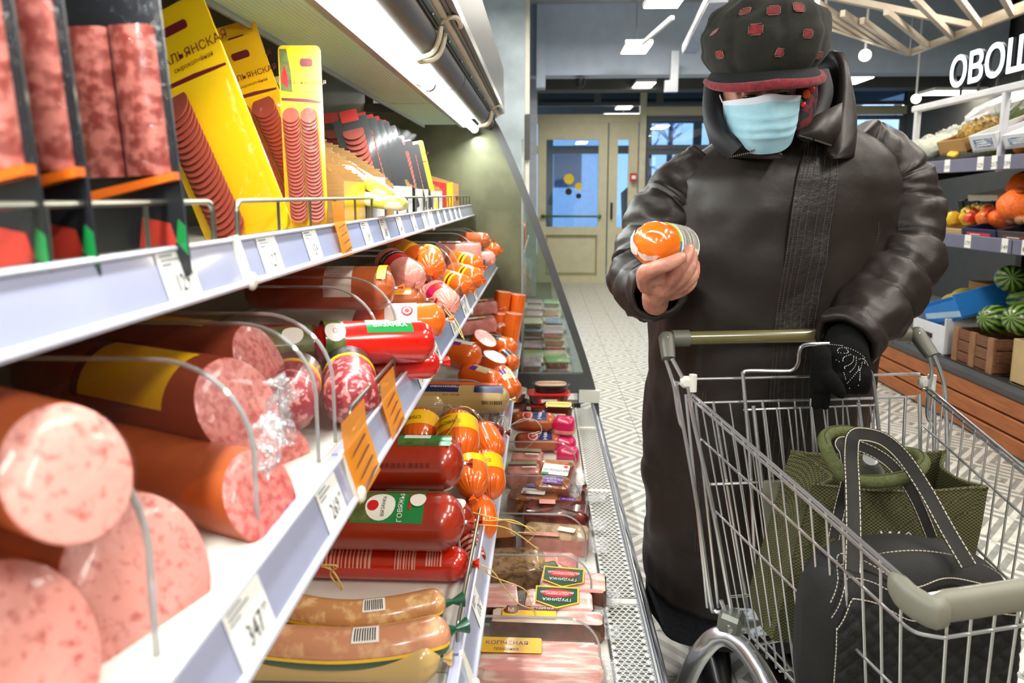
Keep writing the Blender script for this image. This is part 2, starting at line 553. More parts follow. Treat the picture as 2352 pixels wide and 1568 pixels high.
# shop-front to the right of the doors: mullions and panes
wn = struct(thing('window_1', 'dark framed shop-front glazing beside the entrance doors', None))
MF = mat('window_frame_grey', (92, 98, 100), .5, vary=.05)
for x0, x1 in ((1.5, 2.5), (2.5, 3.5), (3.5, 4.4), (4.4, 5.2)):
    for z0, z1 in ((.06, 1.96), (1.98, 2.45)):
        pane_frame(wn, x0, x1, z0, z1, YD, .06, MF)
        MB().box(((x0 + x1) / 2, YD, (z0 + z1) / 2), (x1 - x0 - .12, .008, z1 - z0 - .12)).build('pane', GLASS, wn)
struct(MB().box((3.35, YD, 2.52), (3.7, .1, .12)).build('trim_6', M_CREAM))
w2 = struct(thing('window_2', 'transom glazing above the entrance', None))
for i in range(6):
    x0 = -.1 + .9 * i
    if x0 > 4.6: break
    pane_frame(w2, x0, x0 + .9, 2.6, 3.5, YD, .05, MF)
    MB().box((x0 + .45, YD, 3.05), (.8, .008, .8)).build('pane', film('dark_glass', (150, 160, 165), gloss=.6, rough=.02), w2)
# vestibule beyond: second glazed wall, snowy ground, trees, pale building
w3 = struct(thing('window_3', 'outer glazed wall of the vestibule', None))
YV = 12.3
for x0, x1 in ((-.35, .12), (.12, 1.15), (1.15, 1.75), (1.75, 2.7), (2.7, 3.8), (3.8, 5.0)):
    for z0, z1 in ((.05, 2.1), (2.1, 2.62)):
        pane_frame(w3, x0, x1, z0, z1, YV, .07, MF)
        MB().box(((x0 + x1) / 2, YV, (z0 + z1) / 2), (x1 - x0 - .14, .008, z1 - z0 - .14)).build('pane', GLASS, w3)
struct(MB().box((2.3, YV, 3.05), (5.5, .12, .85)).build('trim_7', M_DARKWALL))
struct(MB().box((2.3, 12.9, 2.9), (6.6, 5.0, .06)).build('vestibule_ceiling', M_DARKWALL))
M_SNOW = mat('snow', (232, 238, 246), .9, vary=.06, scale=1.2)
tag(MB().box((3, 30, -.16), (60, 34, .1)).build('snow', M_SNOW), 'snow covered ground outside the shop-front', None, kind='stuff')
bl = thing('building', 'pale building across the snowy yard outside the doors', 'building', (-2.2, 29, -.1))
MB().box((0, 0, 3.2), (9, 3, 6.4)).build('facade', mat('pale_plaster', (205, 214, 224), .9), bl)
for i in range(4):
    MB().box((-3.4 + 2.2 * i, -1.5, 2.4), (1.1, .06, 1.4)).build('window', mat('far_window', (70, 84, 104), .2), bl)
M_BARK = mat('bark', (58, 62, 72), .9, vary=.2)
rt = random.Random(3)
for i in range(8):
    x, y = 3.0 + (i % 4) * 2.4 + (i // 4) * 1.2 + rt.uniform(-.3, .3), 18.5 + (i // 4) * 3.4 + rt.uniform(-.4, .4)
    t = thing('bare_tree', 'bare winter tree outside the glass, %s row, %s counted from the doors' % (('first', 'second')[i // 4], ('first', 'second', 'third', 'fourth')[i % 4]), 'tree', (x, y, -.06), (0, 0, rt.uniform(0, 6)), 'bare trees outside')
    h = rt.uniform(5, 7)
    MB().tube([(0, 0, 0), (.05, .02, h * .5), (.0, .1, h)], [.13, .09, .02], 7).build('trunk', M_BARK, t)
    b = MB()
    for k in range(16):
        z = rt.uniform(1.2, h * .95); a = rt.uniform(0, 6.28); l = rt.uniform(.3, .85)
        p0 = V((.03, .03, z)); p1 = p0 + V((math.cos(a) * l, math.sin(a) * l, l * .7))
        b.tube([p0, lerp(p0, p1, .5) + V((0, 0, .08)), p1], [.035, .02, .006], 5)
        for q in range(3):
            s_ = lerp(p0, p1, rt.uniform(.4, .9)); a2 = a + rt.uniform(-1, 1)
            b.tube([s_, s_ + V((math.cos(a2) * .4, math.sin(a2) * .4, .3))], [.012, .004], 4)
    b.build('branch', mat('frosted_twigs', (142, 154, 176), .9), t)['kind'] = 'stuff'
pp = thing('person', 'person in a dark coat and pale hat outside the glazed door', 'person', (1.75, 13.4, 0))
b = MB()
b.loft([[V((rx * math.cos(a), ry * math.sin(a), z)) for a in [2 * PI * k / 12 for k in range(12)]] for z, rx, ry in
        ((0.02, .17, .13), (.8, .2, .15), (1.1, .22, .15), (1.35, .23, .14), (1.45, .12, .1), (1.5, .06, .06), (1.56, .085, .1), (1.66, .095, .11), (1.74, .08, .09), (1.77, .03, .03))])
b.build('body', mat('navy_coat', (36, 40, 56), .8), pp)
b = MB(); b.loft([[V((rx * math.cos(a), rx * math.sin(a), z)) for a in [2 * PI * k / 12 for k in range(12)]] for z, rx in ((1.66, .104), (1.72, .106), (1.79, .08), (1.82, .02))])
b.build('hat', mat('pale_hat', (196, 160, 170), .8), pp)

t = thing('fire_alarm', 'small red alarm call point on the cream post beside the doors', 'alarm', P(1455, 407, YD - .12))
MB().box((0, 0, 0), (.10, .05, .12), bev=.01).build('housing', mat('alarm_red', (206, 40, 40), .4), t)
MB().box((0, -.027, .0), (.06, .006, .05)).build('face', PAPER, t)
b = MB(); b.box(P(1469, 378, YD - .01), (.10, .004, .10)); b.build('red_sticker', mat('alarm_red', (206, 40, 40), .4), wn)
t = thing('security_camera', 'dark dome camera under the pale beam near the column', 'camera', P(1333, 192, 8.1) + V((0, 0, .02)))
MB().lathe([(.001, -.07), (.03, -.065), (.05, -.04), (.055, 0), (.06, .01), (.06, .035)], 18).build('dome', BLACK, t)
# ---- luminaires
def ceiling_lamp(px, py, D, w, l, label, st=14):
    c = P(px, py, D)
    t = thing('ceiling_lamp', label, 'lamp', c, (0, 0, 0), 'flat ceiling lamps over the aisle')
    MB().box((0, 0, .02), (w, l, .04), bev=.006).build('housing', WHITE, t)
    MB().box((0, 0, -.003), (w - .02, l - .02, .006)).build('diffuser', lamp_mat('lamp_diffuser', (255, 244, 224), st), t)
    MB().tube([(0, 0, .04), (0, 0, ZC - c.z)], .006, 5).build('suspension', GREY_MET, t)
    return t
ceiling_lamp(1527, 2, 5.9, .3, .42, 'flat hanging lamp at the top edge of the view, first of the aisle row')
ceiling_lamp(1461, 112, 7.2, .27, .46, 'flat hanging lamp in front of the pale beam, second of the aisle row')
ceiling_lamp(1478, 196, 8.9, .25, .5, 'flat hanging lamp just under the pale beam, third of the aisle row')
ceiling_lamp(1434, 246, 11.2, .25, .5, 'flat lamp in the vestibule above the entrance doors')
ceiling_lamp(1938, 185, 8.6, .5, .5, 'flat lamp beside the shoulder and collar of the shopper')
ceiling_lamp(2188, 213, 8.6, .62, .35, 'flat lamp under the letters of the vegetable sign')
ceiling_lamp(2100, 243, 11.2, .45, .4, 'small flat lamp behind the end of the white sign rail')
t = thing('tube_lamp', 'long warm tube lamp across the vestibule above the doors', 'lamp', P(1432, 265, 11.0))
MB().tube([(-.29, 0, 0), (.29, 0, 0)], .022, 10).build('tube', lamp_mat('lamp_diffuser', (255, 244, 224), 14), t)
MB().box((0, 0, .035), (.62, .05, .02)).build('housing', WHITE, t)
MB().tube([(0, 0, .04), (0, 0, 2.86 - t.location.z)], .006, 5).build('suspension', GREY_MET, t)
b = MB(); b.bar(P(1545, 40, 6.1) , P(1475, 100, 7.0), .03, .03)
tag(b.build('lamp_track', WHITE), 'white lamp track joining two hanging lamps of the aisle row', 'track')
a0, a1 = P(1650, 0, 4.6), P(1583, 120, 6.6)
tag(MB().bar(a0, a1, .12, .03).bar(a0 + V((.06, 0, .03)), a1 + V((.06, 0, .03)), .012, .06).bar(a0 + V((-.06, 0, .03)), a1 + V((-.06, 0, .03)), .012, .06).build('cable_tray', mat('galvanised', (186, 192, 200), .4, .5)),
    'galvanised cable tray hanging near the cap of the shopper', 'cable tray')
b = MB(); c = P(1548, 165, 7.6); b.box(c, (.08, .08, .42)).box(c + V((-.06, 0, -.15)), (.07, .05, .12))
tag(b.build('wall_bracket', mat('galvanised', (186, 192, 200), .4, .5)), 'galvanised hanging bracket box on the pale beam', 'bracket')
def spot(px, py, D, label, r=.055):
    c = P(px, py, D)
    t = thing('spotlight', label, 'spotlight', c, (0, 0, 0), 'round track spotlights')
    q = (V((0, 0, HC)) - c).normalized()
    R = q.to_track_quat('Z', 'Y').to_matrix().to_4x4()
    o = MB().lathe([(r * .7, -.14), (r, -.1), (r, -.004), (r * .9, 0)], 16).build('housing', WHITE, t); o.matrix_local = R
    o = MB().lathe([(0, .004), (r * .85, .004), (r * .85, .001)], 16).build('bulb', lamp_mat('spot_glow', (255, 238, 205), 40), t); o.matrix_local = R
    MB().tube([(0, 0, 0.03), (0, 0, ZC - c.z)], .01, 6).build('suspension', WHITE, t)
spot(1987, 127, 6.4, 'round glowing spotlight on the grey ceiling below the slatted frame')
spot(1890, 130, 6.0, 'round spotlight half hidden behind the cap')
spot(2104, 227, 7.5, 'round spotlight above the far end of the white sign rail', .05)

# ---- slatted ceiling frame (pale laths) over the produce stand
t = thing('ceiling_lattice', 'hanging pale slatted timber frame under the ceiling above the produce stand', 'ceiling frame')
M_LATH = mat('pale_lath', (214, 200, 180), .55, vary=.06)
A_, B_, C_ = G(1880, 50, 2.6), G(2090, 122, 2.6), G(2352, 22, 2.6)
C2_ = B_ + (C_ - B_) * 2.0
u_ = V((-1.27, -1.6, 0)).normalized()
def lath(p, q, w=.034, h=.045, n='slat'): MB().bar(p, q, w, h).build(n, M_LATH, t)
lath(A_, B_, .04, .05, 'rail'); lath(B_, C2_, .04, .05, 'rail')
for k in (.12, .34, .56, .78, .96): lath(lerp(A_, B_, k), lerp(A_, B_, k) + u_ * 1.5)
for k in (.10, .22, .34, .46, .58, .70, .84): lath(lerp(B_, C2_, k), lerp(B_, C2_, k) + u_ * 1.5)
c1_, c2_ = G(1950, 0, 2.66), G(2232, 58, 2.66)
lath(c1_ + (c1_ - c2_) * .2, c2_ + (c2_ - c1_) * .05, .035, .045, 'rail'); lath(c2_, c2_ + (C2_ - B_), .035, .045, 'rail')
MB().tube([B_, V((B_.x, B_.y, ZC))], .006, 5).build('hanger', GREY_MET, t); MB().tube([A_, V((A_.x, A_.y, ZC))], .006, 5).build('hanger', GREY_MET, t)
# ================================================================== the refrigerated case
YC0, YC1 = -.9, 3.25
Z_TOP, Z_MID, Z_LOW, Z_DECK = 1.245, .995, .635, .30
case = wthing('refrigerated_case', 'long open-front refrigerated meat case with three shelves and a lit canopy', 'display case', (-.3, 1.2, 0))
M_OLIVE = mat('olive_liner', (104, 102, 78), .45, vary=.05)
M_REFL = mat('ribbed_reflector', (186, 222, 206), .35, vary=.03)
M_RAIL = mat('rail_bluish_light', (166, 170, 198), .22, vary=.04, coat=.6)  # lavender stands for bluish LED light, put into the rail colour
M_RAIL_L = mat('rail_lip', (206, 210, 224), .2, .2, vary=.04)
M_SHELF = mat('shelf_white', (226, 224, 214), .35, vary=.03)
YM, YL = (YC0 + YC1) / 2, YC1 - YC0
MB().box((-.86, YM, 1.1), (.06, YL, 2.0)).build('back_panel', M_OLIVE, case)
MB().box((-.55, YM, 1.86), (.62, YL, .06)).build('inner_ceiling', M_OLIVE, case)
MB().box((-.28, YM, .14), (1.06, YL, .28)).build('plinth', mat('plinth_grey', (120, 122, 122), .5), case)
# canopy underside: pale ribbed reflector sheets, lamp ledge, roller blind, fascia strips
y0 = YC0
for y1 in (.70, 2.27, 2.95):
    b = MB(); b.smooth = False
    prof = []
    n = 34
    for i in range(n + 1):
        x = lerp(-.50, -.345, i / n)
        prof.append((x, HC + .292 + (.0018 if i % 2 else 0)))
    b.loft([[V((x, y0 + .004, z)) for x, z in prof] + [V((x, y0 + .004, z + .012)) for x, z in prof[::-1]],
            [V((x, y1 - .004, z)) for x, z in prof] + [V((x, y1 - .004, z + .012)) for x, z in prof[::-1]]])
    b.build('reflector_sheet', M_REFL, case)
    y0 = y1
b = MB().box((-.503, 1.03, HC + .292), (.006, 3.85, .022)).box((-.342, 1.03, HC + .286), (.016, 3.85, .008))
b.build('reflector_lip', GREY_MET, case)
b = MB(); b.box((-.335, 1.05, HC + .315), (.03, 4.0, .05)); b.box((-.30, 1.05, HC + .335), (.09, 4.0, .012))
b.build('lamp_ledge', WHITE, case)
M_TUBE = lamp_mat('tube_glow', (246, 255, 250), 16)
for ya, yb in ((-.85, .5), (.54, 1.86), (1.92, 3.12)):
    b = MB().tube([(-.305, ya, HC + .292), (-.305, yb, HC + .292)], .017, 14)
    o = b.build('lamp_tube', M_TUBE, case)
    MB().tube([(-.305, yb, HC + .292), (-.305, yb + .03, HC + .292)], .0185, 14).build('lamp_cap', CHROME, o)
M_ROLL = mat('blind_roller', (74, 72, 70), .5, vary=.1)
for ya, yb in ((-.85, .62), (.63, 1.995), (2.01, 3.2)):
    MB().tube([(-.252, ya, HC + .327), (-.252, yb, HC + .327)], .031, 18).build('blind_roller', M_ROLL, case)
b = MB()
b.box((-.226, YM, HC + .352), (.012, YL, .02))
b.build('blind_slot', mat('slot_brown', (70, 64, 56), .4), case)
b = MB().box((-.214, YM, HC + .356), (.010, YL, .012))
o = b.build('teal_strip', mat('teal_strip', (120, 152, 150), .2, vary=.05), case)
for i in range(10):
    MB().ball((-.214, .9 + .24 * i, HC + .349), .0035, 8, 5).build('rivet', CHROME, o)
MB().box((-.203, YM, HC + .364), (.012, YL, .012)).build('cream_strip', mat('cream_strip', (214, 208, 188), .4), case)
MB().box((-.192, YM, HC + .372), (.008, YL, .012)).box((-.184, YM, HC + .42), (.012, YL, .10)).build('fascia', DARK_FRAME, case)
MB().box((-.177, YM, HC + .382), (.003, YL, .02)).build('fascia_highlight', mat('edge_highlight', (214, 216, 214), .25, .8), case)  # highlight on the outer fascia edge, put in as a bright strip
MB().box((-.52, YM, HC + .52), (.68, YL, .1)).build('top_cover', DARK_FRAME, case)
# cream pull loops of the night blind
M_LOOP = mat('cream_plastic', (206, 198, 176), .4)
for yy, s in ((1.5, 1.0), (2.93, 1.0)):
    b = MB()
    def lp(x, z, dy=0): return (x, yy + dy, HC + z)
    b.tube(smooth_path([lp(-.212, .345, -.03), lp(-.217, .318, -.03), lp(-.232, .292, -.026), lp(-.262, .284, -.02), lp(-.266, .283, 0), lp(-.262, .284, .02), lp(-.232, .292, .026), lp(-.217, .318, .03), lp(-.212, .345, .03)], 5), .0055, 8)
    b.tube(smooth_path([lp(-.232, .335, -.06), lp(-.222, .342, .05)], 3), .006, 8)
    b.tube(smooth_path([lp(-.212, .352, -.035), lp(-.193, .362, -.035), lp(-.180, .366, -.01), lp(-.180, .366, .055), lp(-.186, .366, .06)], 4), .0055, 8)
    b.build('pull_loop', M_LOOP, case)

# ---- shelves, price rails, fences
def rail_pt(kind, u, y, off=0.0):
    """a point on a rail face: u 0 at the bottom edge, 1 at the top edge"""
    (xb, zb), (xt, zt) = RAILS[kind]
    n = V((zt - zb, 0, -(xt - xb))).normalized()
    if n.x < 0: n = -n
    return V((lerp(xb, xt, u), y, HC + lerp(zb, zt, u))) + n * off
RAILS = {'top': ((-.318, -.097), (-.332, -.047)), 'mid': ((-.210, -.345), (-.227, -.293)), 'low': ((-.096, -.71), (-.114, -.658))}
M_TAGLINE = mat('tag_grey', (120, 124, 134), .6)
rails, shelves = {}, {}
def make_shelf(kind, z, xf, joints):
    b = MB()
    y0 = YC0
    for y1 in joints:
        b.box(((xf - .84) / 2, (y0 + y1) / 2, z - .011), (abs(xf + .84), y1 - y0 - .004, .022), bev=.003)
        y0 = y1
    sh = b.build('shelf', M_SHELF, case)
    (xb, zb), (xt, zt) = RAILS[kind]
    b = MB(); b.smooth = False
    y0 = YC0
    for y1 in joints:
        P4 = lambda y: [V((xb, y, HC + zb)), V((xt, y, HC + zt)), V((xt - .012, y, HC + zt - .001)), V((xt - .016, y, HC + zt - .012)), V((xb - .022, y, HC + zb + .004)), V((xb - .016, y, HC + zb - .004))]
        b.loft([P4(y0 + .003), P4(y1 - .003)])
        y0 = y1
    ra = b.build('price_rail', M_RAIL, case)
    b = MB(); y0 = YC0
    for y1 in joints:
        for u, r in ((0.03, .004), (.97, .0028)):
            a, c = rail_pt(kind, u, y0 + .004, .001), rail_pt(kind, u, y1 - .004, .001)
            b.tube([a, c], r, 8)
        y0 = y1
    b.build('rail_edge', M_RAIL_L, ra)
    for y1 in joints[:-1]:
        b = MB()
        b.bar(rail_pt(kind, -.05, y1, .002), rail_pt(kind, 1.05, y1, .002), .012, .006, up=(1, 0, 0))
        b.ball(rail_pt(kind, .05, y1, .006), (.006, .008, .01), 8, 6)
        b.build('joint_clip', mat('ivory_clip', (232, 228, 214), .4), ra)
    rails[kind], shelves[kind] = ra, sh
    return sh
J_TOP, J_MID, J_LOW = (.72, 1.97, 3.21), (.735, 1.97, 3.21), (.9, 1.97, 3.21)
make_shelf('top', Z_TOP, -.345, J_TOP)
make_shelf('mid', Z_MID, -.24, J_MID)
make_shelf('low', Z_LOW, -.128, J_LOW)
def fence(kind, y0, y1, h, x, zb, step=.125):
    b = MB()
    r = .0022
    zt = zb + h
    c = .012
    b.tube([(x, y0, zb)] + [(x, y0, zt - c)] + arc((x, y0 + c, zt - c), c, PI, PI / 2, 4, (0, 1, 0), (0, 0, 1)) + arc((x, y1 - c, zt - c), c, PI / 2, 0, 4, (0, 1, 0), (0, 0, 1)) + [(x, y1, zb)], r * 1.25, 8)
    n = max(2, round((y1 - y0) / step))
    for i in range(1, n):
        y = lerp(y0, y1, i / n)
        b.tube([(x, y, zb), (x, y, zt)], r, 6)
    b.tube([(x, y0, zb), (x, y1, zb)], r, 6)
    b.build('wire_fence', STEEL_WIRE, shelves[kind])
for a, c in ((-.5, .69), (.745, 1.95), (1.99, 3.18)):
    fence('top', a, c, .040, -.337, HC - .047)
for a, c in ((.80, 1.95), (1.99, 3.16)):
    fence('mid', a, c, .032, -.235, HC - .293)
for a, c in ((.93, 1.95), (1.99, 3.16)):
    fence('low', a, c, .026, -.122, HC - .658, .09)

def price_tag(kind, y, num, w=.052, h=None, par=None, curl=.0, u0=.04, u1=.93):
    b = MB(); b.smooth = False
    a = lambda v, q, off=.0012: rail_pt(kind, lerp(u0, u1, v), y + q * w, off)
    b.loft([[a(0, -.5), a(1, -.5)], [a(0, .5), a(1, .5)]], False, False, False, False)
    b.cur = 1
    hgt = (rail_pt(kind, u1, y) - rail_pt(kind, u0, y)).length
    sz = hgt * .50
    b.text(num, sz, lambda u, v: rail_pt(kind, lerp(u0, u1, .36) + v / hgt * .9, y + u * .72 + .002, .002))
    b.text('99', sz * .45, lambda u, v: rail_pt(kind, lerp(u0, u1, .48) + v / hgt * .9, y + u * .8 + w * .36, .002))
    b.cur = 2
    for k in range(3):
        q0, q1 = -.42, (-.05, .1, -.15)[k]
        v = .92 - .09 * k
        b.loft([[a(v, q0, .002), a(v + .035, q0, .002)], [a(v, q1, .002), a(v + .035, q1, .002)]], False, False, False, False)
    b.build('price_tag', [PAPER, INK, M_TAGLINE], rails[kind])
for px, py, num in ((410, 630, '129'), (620, 590, '127'), (718, 572, '159'), (842, 550, '139'), (883, 543, '183'), (919, 535, '149'), (951, 528, '162'), (975, 522, '179'),
                    (992, 516, '129'), (1008, 515, '129'), (1022, 512, '145'), (1035, 508, '99'), (1046, 507, '118'), (1056, 505, '152')):
    price_tag('top', W(px, py, -.325).y, num, .056)
for px, py, num in ((150, 1610, '289'), (575, 1430, '347'), (762, 1165, '269'), (905, 935, '279'), (965, 860, '319'), (1000, 795, '198'), (1040, 740, '255'), (1066, 700, '284'), (1090, 672, '309')):
    price_tag('mid', W(px, py, -.218).y, num, .06)
for px, py, num in ((1095, 1330, '176'), (1128, 1120, '219'), (1160, 960, '142'), (1180, 850, '187')):
    price_tag('low', W(px, py, -.105).y, num, .056)
# orange promotion strips clipped over the rails
M_ORANGE = film('orange_plastic', (250, 176, 80), gloss=.3, rough=.08, opac=.66, opac_rgb=(246, 158, 52))
def promo(kind, y, w, u0, u1, txt='СКИДКА'):
    b = MB(); b.smooth = False
    ring = []
    for k in range(9):
        u = lerp(u0, u1, k / 8)
        ring.append(rail_pt(kind, min(u, 1.0), y, .004 + .003 * math.sin(k / 8 * PI)) + V((0, 0, max(0, u - 1) * .05)))
    b.loft([[p + V((0, -w / 2, 0)) for p in ring], [p + V((0, w / 2, 0)) for p in ring]], False, False, False, False)
    b.cur = 1
    for k in range(7):
        u = lerp(u0 + .12, u1 - .15, k / 6)
        if u > .98: continue
        b.loft([[rail_pt(kind, u, y - w * .35, .009), rail_pt(kind, u + .05, y - w * .25, .009)], [rail_pt(kind, u + .1, y + w * .3, .009), rail_pt(kind, u + .15, y + w * .3, .009)]], False, False, False, False)
    b.build('promotion_strip', [M_ORANGE, mat('brown_ink', (120, 62, 24), .5)], rails[kind])
promo('top', W(782, 540, -.325).y, .06, -.05, 1.7)
promo('mid', W(830, 1050, -.215).y, .10, -.1, 1.75)
promo('mid', W(903, 930, -.215).y, .09, .0, 1.7)

# ---- clear dividers standing across the shelves
def divider(par, y, xf, z, h, xb=-.74, rad=.09, lean=0.0):
    out = [(xf, 0), (xf, h - rad)] + [(xf - rad + rad * math.cos(a), h - rad + rad * math.sin(a)) for a in [PI / 2 * k / 10 for k in range(1, 11)]] + [(xb, h), (xb, 0)]
    T = lambda x, q: V((x, y + lean * q, z + q))
    b = MB(); b.smooth = False
    n = len(out)
    vs = [T(*p) + V((0, -.0008, 0)) for p in out] + [T(*p) + V((0, .0008, 0)) for p in out]
    b.add(vs, [tuple(range(n))])
    o = b.build('divider', ACRYL, par)
    b = MB(); b.tube([T(*p) for p in out[:-1]], .0026, 6)
    
    b.build('divider_rim', ACRYL_EDGE, o)
for px in (262, 545, 705, 748, 863, 903, 994, 1016, 1042, 1052, 1088, 1101, 1108):
    divider(shelves['mid'], .272 * 1568 / (1245 - px), -.272, Z_MID, .172)
for y in (1.15, 1.34, 1.52, 1.73, 1.98, 2.3, 2.42, 2.75, 2.95):
    divider(shelves['low'], y, -.145, Z_LOW, .135, rad=.075)
# ---- deck with perforated return-air grille and front bumper
b = MB()
yy = .2
for y1 in (.95, 1.61, 2.26, 2.92, 3.21):
    b.box(((-.83 + .158) / 2, (yy + y1) / 2, Z_DECK - .01), (.988, y1 - yy - .003, .02), bev=.003); yy = y1
deck = b.build('deck', M_SHELF, case)
for y in (1.33, 1.58, 1.80, 2.06, 2.36, 2.68, 3.0):
    divider(deck, y, .128, Z_DECK, .138, xb=-.5, rad=.075)
def grille(y0, y1, x0=.164, x1=.246):
    p = .0128
    nx = 5
    sx = (x1 - x0) / nx
    ny = int((y1 - y0) / (p * .95)); sy = (y1 - y0) / ny
    b = MB(); b.smooth = False
    vs, fs = [], []
    rx_, ry_ = .0064, .0046
    for j in range(ny):
        if j % 2:                               # odd rows are shifted half a pitch; plain half cells close the ends
            for xa in (x0, x1 - sx / 2):
                q = len(vs); ya = y0 + sy * j
                vs += [(xa, ya, Z_DECK), (xa + sx / 2, ya, Z_DECK), (xa + sx / 2, ya + sy, Z_DECK), (xa, ya + sy, Z_DECK)]; fs.append((q, q + 1, q + 2, q + 3))
        for i in range(nx - j % 2):
            ox = 0
            cx, cy = x0 + sx * (i + .5 + .5 * (j % 2)), y0 + sy * (j + .5)
            base = len(vs)
            for k in range(8):
                a = PI / 4 * k + PI / 8
                ca, sa = math.cos(a), math.sin(a)
                q = max(abs(ca), abs(sa))
                vs.append((cx + ca / q * sx / 2, cy + sa / q * sy / 2, Z_DECK))
            for k in range(8):
                a = PI / 4 * k + PI / 8
                vs.append((cx + rx_ * math.cos(a), cy + ry_ * math.sin(a), Z_DECK))
            for k in range(8):
                l = (k + 1) % 8
                fs.append((base + k, base + l, base + 8 + l, base + 8 + k))
    b.add(vs, fs)
    return b.build('perforated_grille', M_SHELF, case)
for a, c in ((.93, 1.60), (1.63, 2.26), (2.28, 2.91), (2.93, 3.2)):
    grille(a, c)
for y in (1.615, 2.27, 2.92): MB().box((.205, y, Z_DECK - .004), (.084, .022, .008)).build('grille_bridge', M_SHELF, case)
MB().box((.205, 1.9, Z_DECK - .05), (.084, 2.7, .004)).build('duct', BLACK, case)
b = MB(); b.smooth = False
pr = lambda y: [V((.246, y, Z_DECK + .008)), V((.252, y, Z_DECK + .014)), V((.258, y, Z_DECK + .014)), V((.284, y, Z_DECK - .055)), V((.27, y, Z_DECK - .06)), V((.246, y, Z_DECK - .02))]
b.loft([pr(.5), pr(3.22)])
bump_ = b.build('bumper', M_RAIL, case)
MB().tube([(.252, .5, Z_DECK + .012), (.252, 3.22, Z_DECK + .012)], .0055, 8).build('bumper_edge', GREY_MET, bump_)
MB().tube([(.285, .5, Z_DECK - .056), (.285, 3.22, Z_DECK - .056)], .005, 8).build('bumper_edge', GREY_MET, bump_)
rt = random.Random(5)
for y in (1.30, 1.47, 1.66, 1.84, 2.02, 2.2, 2.45, 2.7):
    b = MB(); b.smooth = False
    q = lambda t, yy_: V((lerp(.2605, .2835, t), yy_, lerp(Z_DECK + .0095, Z_DECK - .052, t))) + V((.0015, 0, .0006))
    b.loft([[q(.1, y - .03), q(.9, y - .03)], [q(.1, y + .03), q(.9, y + .03)]], False, False, False, False)
    b.build('price_tag', [mat('tag_painted_shade', (196, 198, 212), .5)], bump_)  # shade put into the white tags as a greyer colour
MB().box((.245, YM, .12), (.05, YL, .24)).build('front_skirt', mat('skirt_grey', (96, 98, 98), .5), case)

# ---- glazed end panel
EP = [(-.86, .42), (-.28, .405), (-.2, .31), (-.06, -.006), (.093, -.42), (.218, -.775), (.272, -.96), (.286, -1.05), (.286, -1.2), (-.86, -1.2)]
EPw = [(x, HC + z) for x, z in EP]
curve = smooth_path([V((x, YC1, z)) for x, z in EPw[1:9]], 5)
b = MB(); b.smooth = False
b.loft([[p + V((-.036, -.015, -.006)), p + V((0, -.015, 0)), p + V((0, .018, 0)), p + V((-.036, .018, -.006))] for p in curve])
endp = b.build('end_frame', DARK_FRAME, case)
b = MB(); b.bar((-.86, YC1, HC + .4), (-.26, YC1, HC + .4), .03, .04); b.build('end_transom', DARK_FRAME, endp)
MB().box((-.28, YC1 + .001, .41), (1.05, .03, .10), bev=.004).build('end_sill', DARK_FRAME, endp)
gp = [p for p in curve if p.z > .42]
b = MB(); b.smooth = False
sp_ = [(-.86, HC + .4)] + [(p.x - .02, p.z) for p in gp] + [(gp[-1].x - .02, .44), (-.86, .44)]
M_ = Matrix.Translation((0, YC1, 0)) @ Matrix.Rotation(PI / 2, 4, 'X')
cut = -.092
def clip(poly, keep_left):
    out = []
    for i in range(len(poly)):
        a, c = poly[i], poly[(i + 1) % len(poly)]
        ia, ic = (a[0] <= cut) == keep_left, (c[0] <= cut) == keep_left
        if ia: out.append(a)
        if ia != ic:
            t = (cut - a[0]) / (c[0] - a[0]); out.append((cut, lerp(a[1], c[1], t)))
    return out
b.prism(clip(sp_, True), -.003, .003, M_)
b.build('end_reflection', mat('painted_green_reflection', (112, 114, 88), .34, .45, vary=.25, scale=5, bump=.25, bscale=14), endp)  # blurred olive reflection put into the pane colour as mottled green
b = MB(); b.prism(clip(sp_, False), -.003, .003, M_)
b.build('end_glass', film('end_glass', (222, 230, 220), gloss=.35, rough=.01, opac=.06, opac_rgb=(150, 165, 140)), endp)
MB().box((cut, YC1, 1.0), (.012, .014, 1.15)).build('seam_strip', mat('seam_strip', (150, 156, 150), .2, .3), endp)
b = MB(); b.box((.235, YC1 - .025, Z_DECK + .05), (.10, .02, .06)); b.build('deck_end_cap', M_SHELF, endp)
# ================================================================== goods: builders
M_SAUS_OR = mat('orange_casing', (230, 102, 24), .22, vary=.07, scale=14, coat=.5, bump=.03, bscale=60)
M_SAUS_DK = mat('brown_casing', (160, 74, 34), .3, rgb2=(188, 96, 48), scale=10, coat=.5, bump=.05)
M_HAM = mat('ham_casing', (166, 72, 30), .35, rgb2=(196, 96, 46), scale=9, coat=.4, bump=.05)
M_HAM_DK = mat('dark_ham_casing', (128, 48, 26), .35, rgb2=(158, 66, 36), scale=9, coat=.4, bump=.05)
M_RED = mat('red_casing', (214, 28, 16), .2, vary=.06, coat=.7)
M_REDBR = mat('redbrown_casing', (142, 34, 12), .25, rgb2=(160, 42, 14), scale=7, coat=.6)
M_TAN = mat('tan_casing', (200, 166, 104), .28, vary=.05, coat=.6)
M_PINKC = mat('pink_casing', (232, 152, 138), .25, vary=.05, coat=.6)
M_FACE = mat('ham_face', (182, 94, 86), .45, rgb2=(220, 146, 134), scale=120, lo=.30, hi=.46, bump=.2, bscale=90, coat=.3, sss=.08, detail=2)
FILM_FACE = film('taut_film', gloss=.0, rough=.24, wr=.5, wscale=24, fres=1.4)
M_FACE_RD = mat('red_ham_face', (190, 84, 80), .4, rgb2=(222, 134, 124), scale=120, lo=.38, hi=.58, bump=.2, bscale=120, coat=.3, sss=.1)
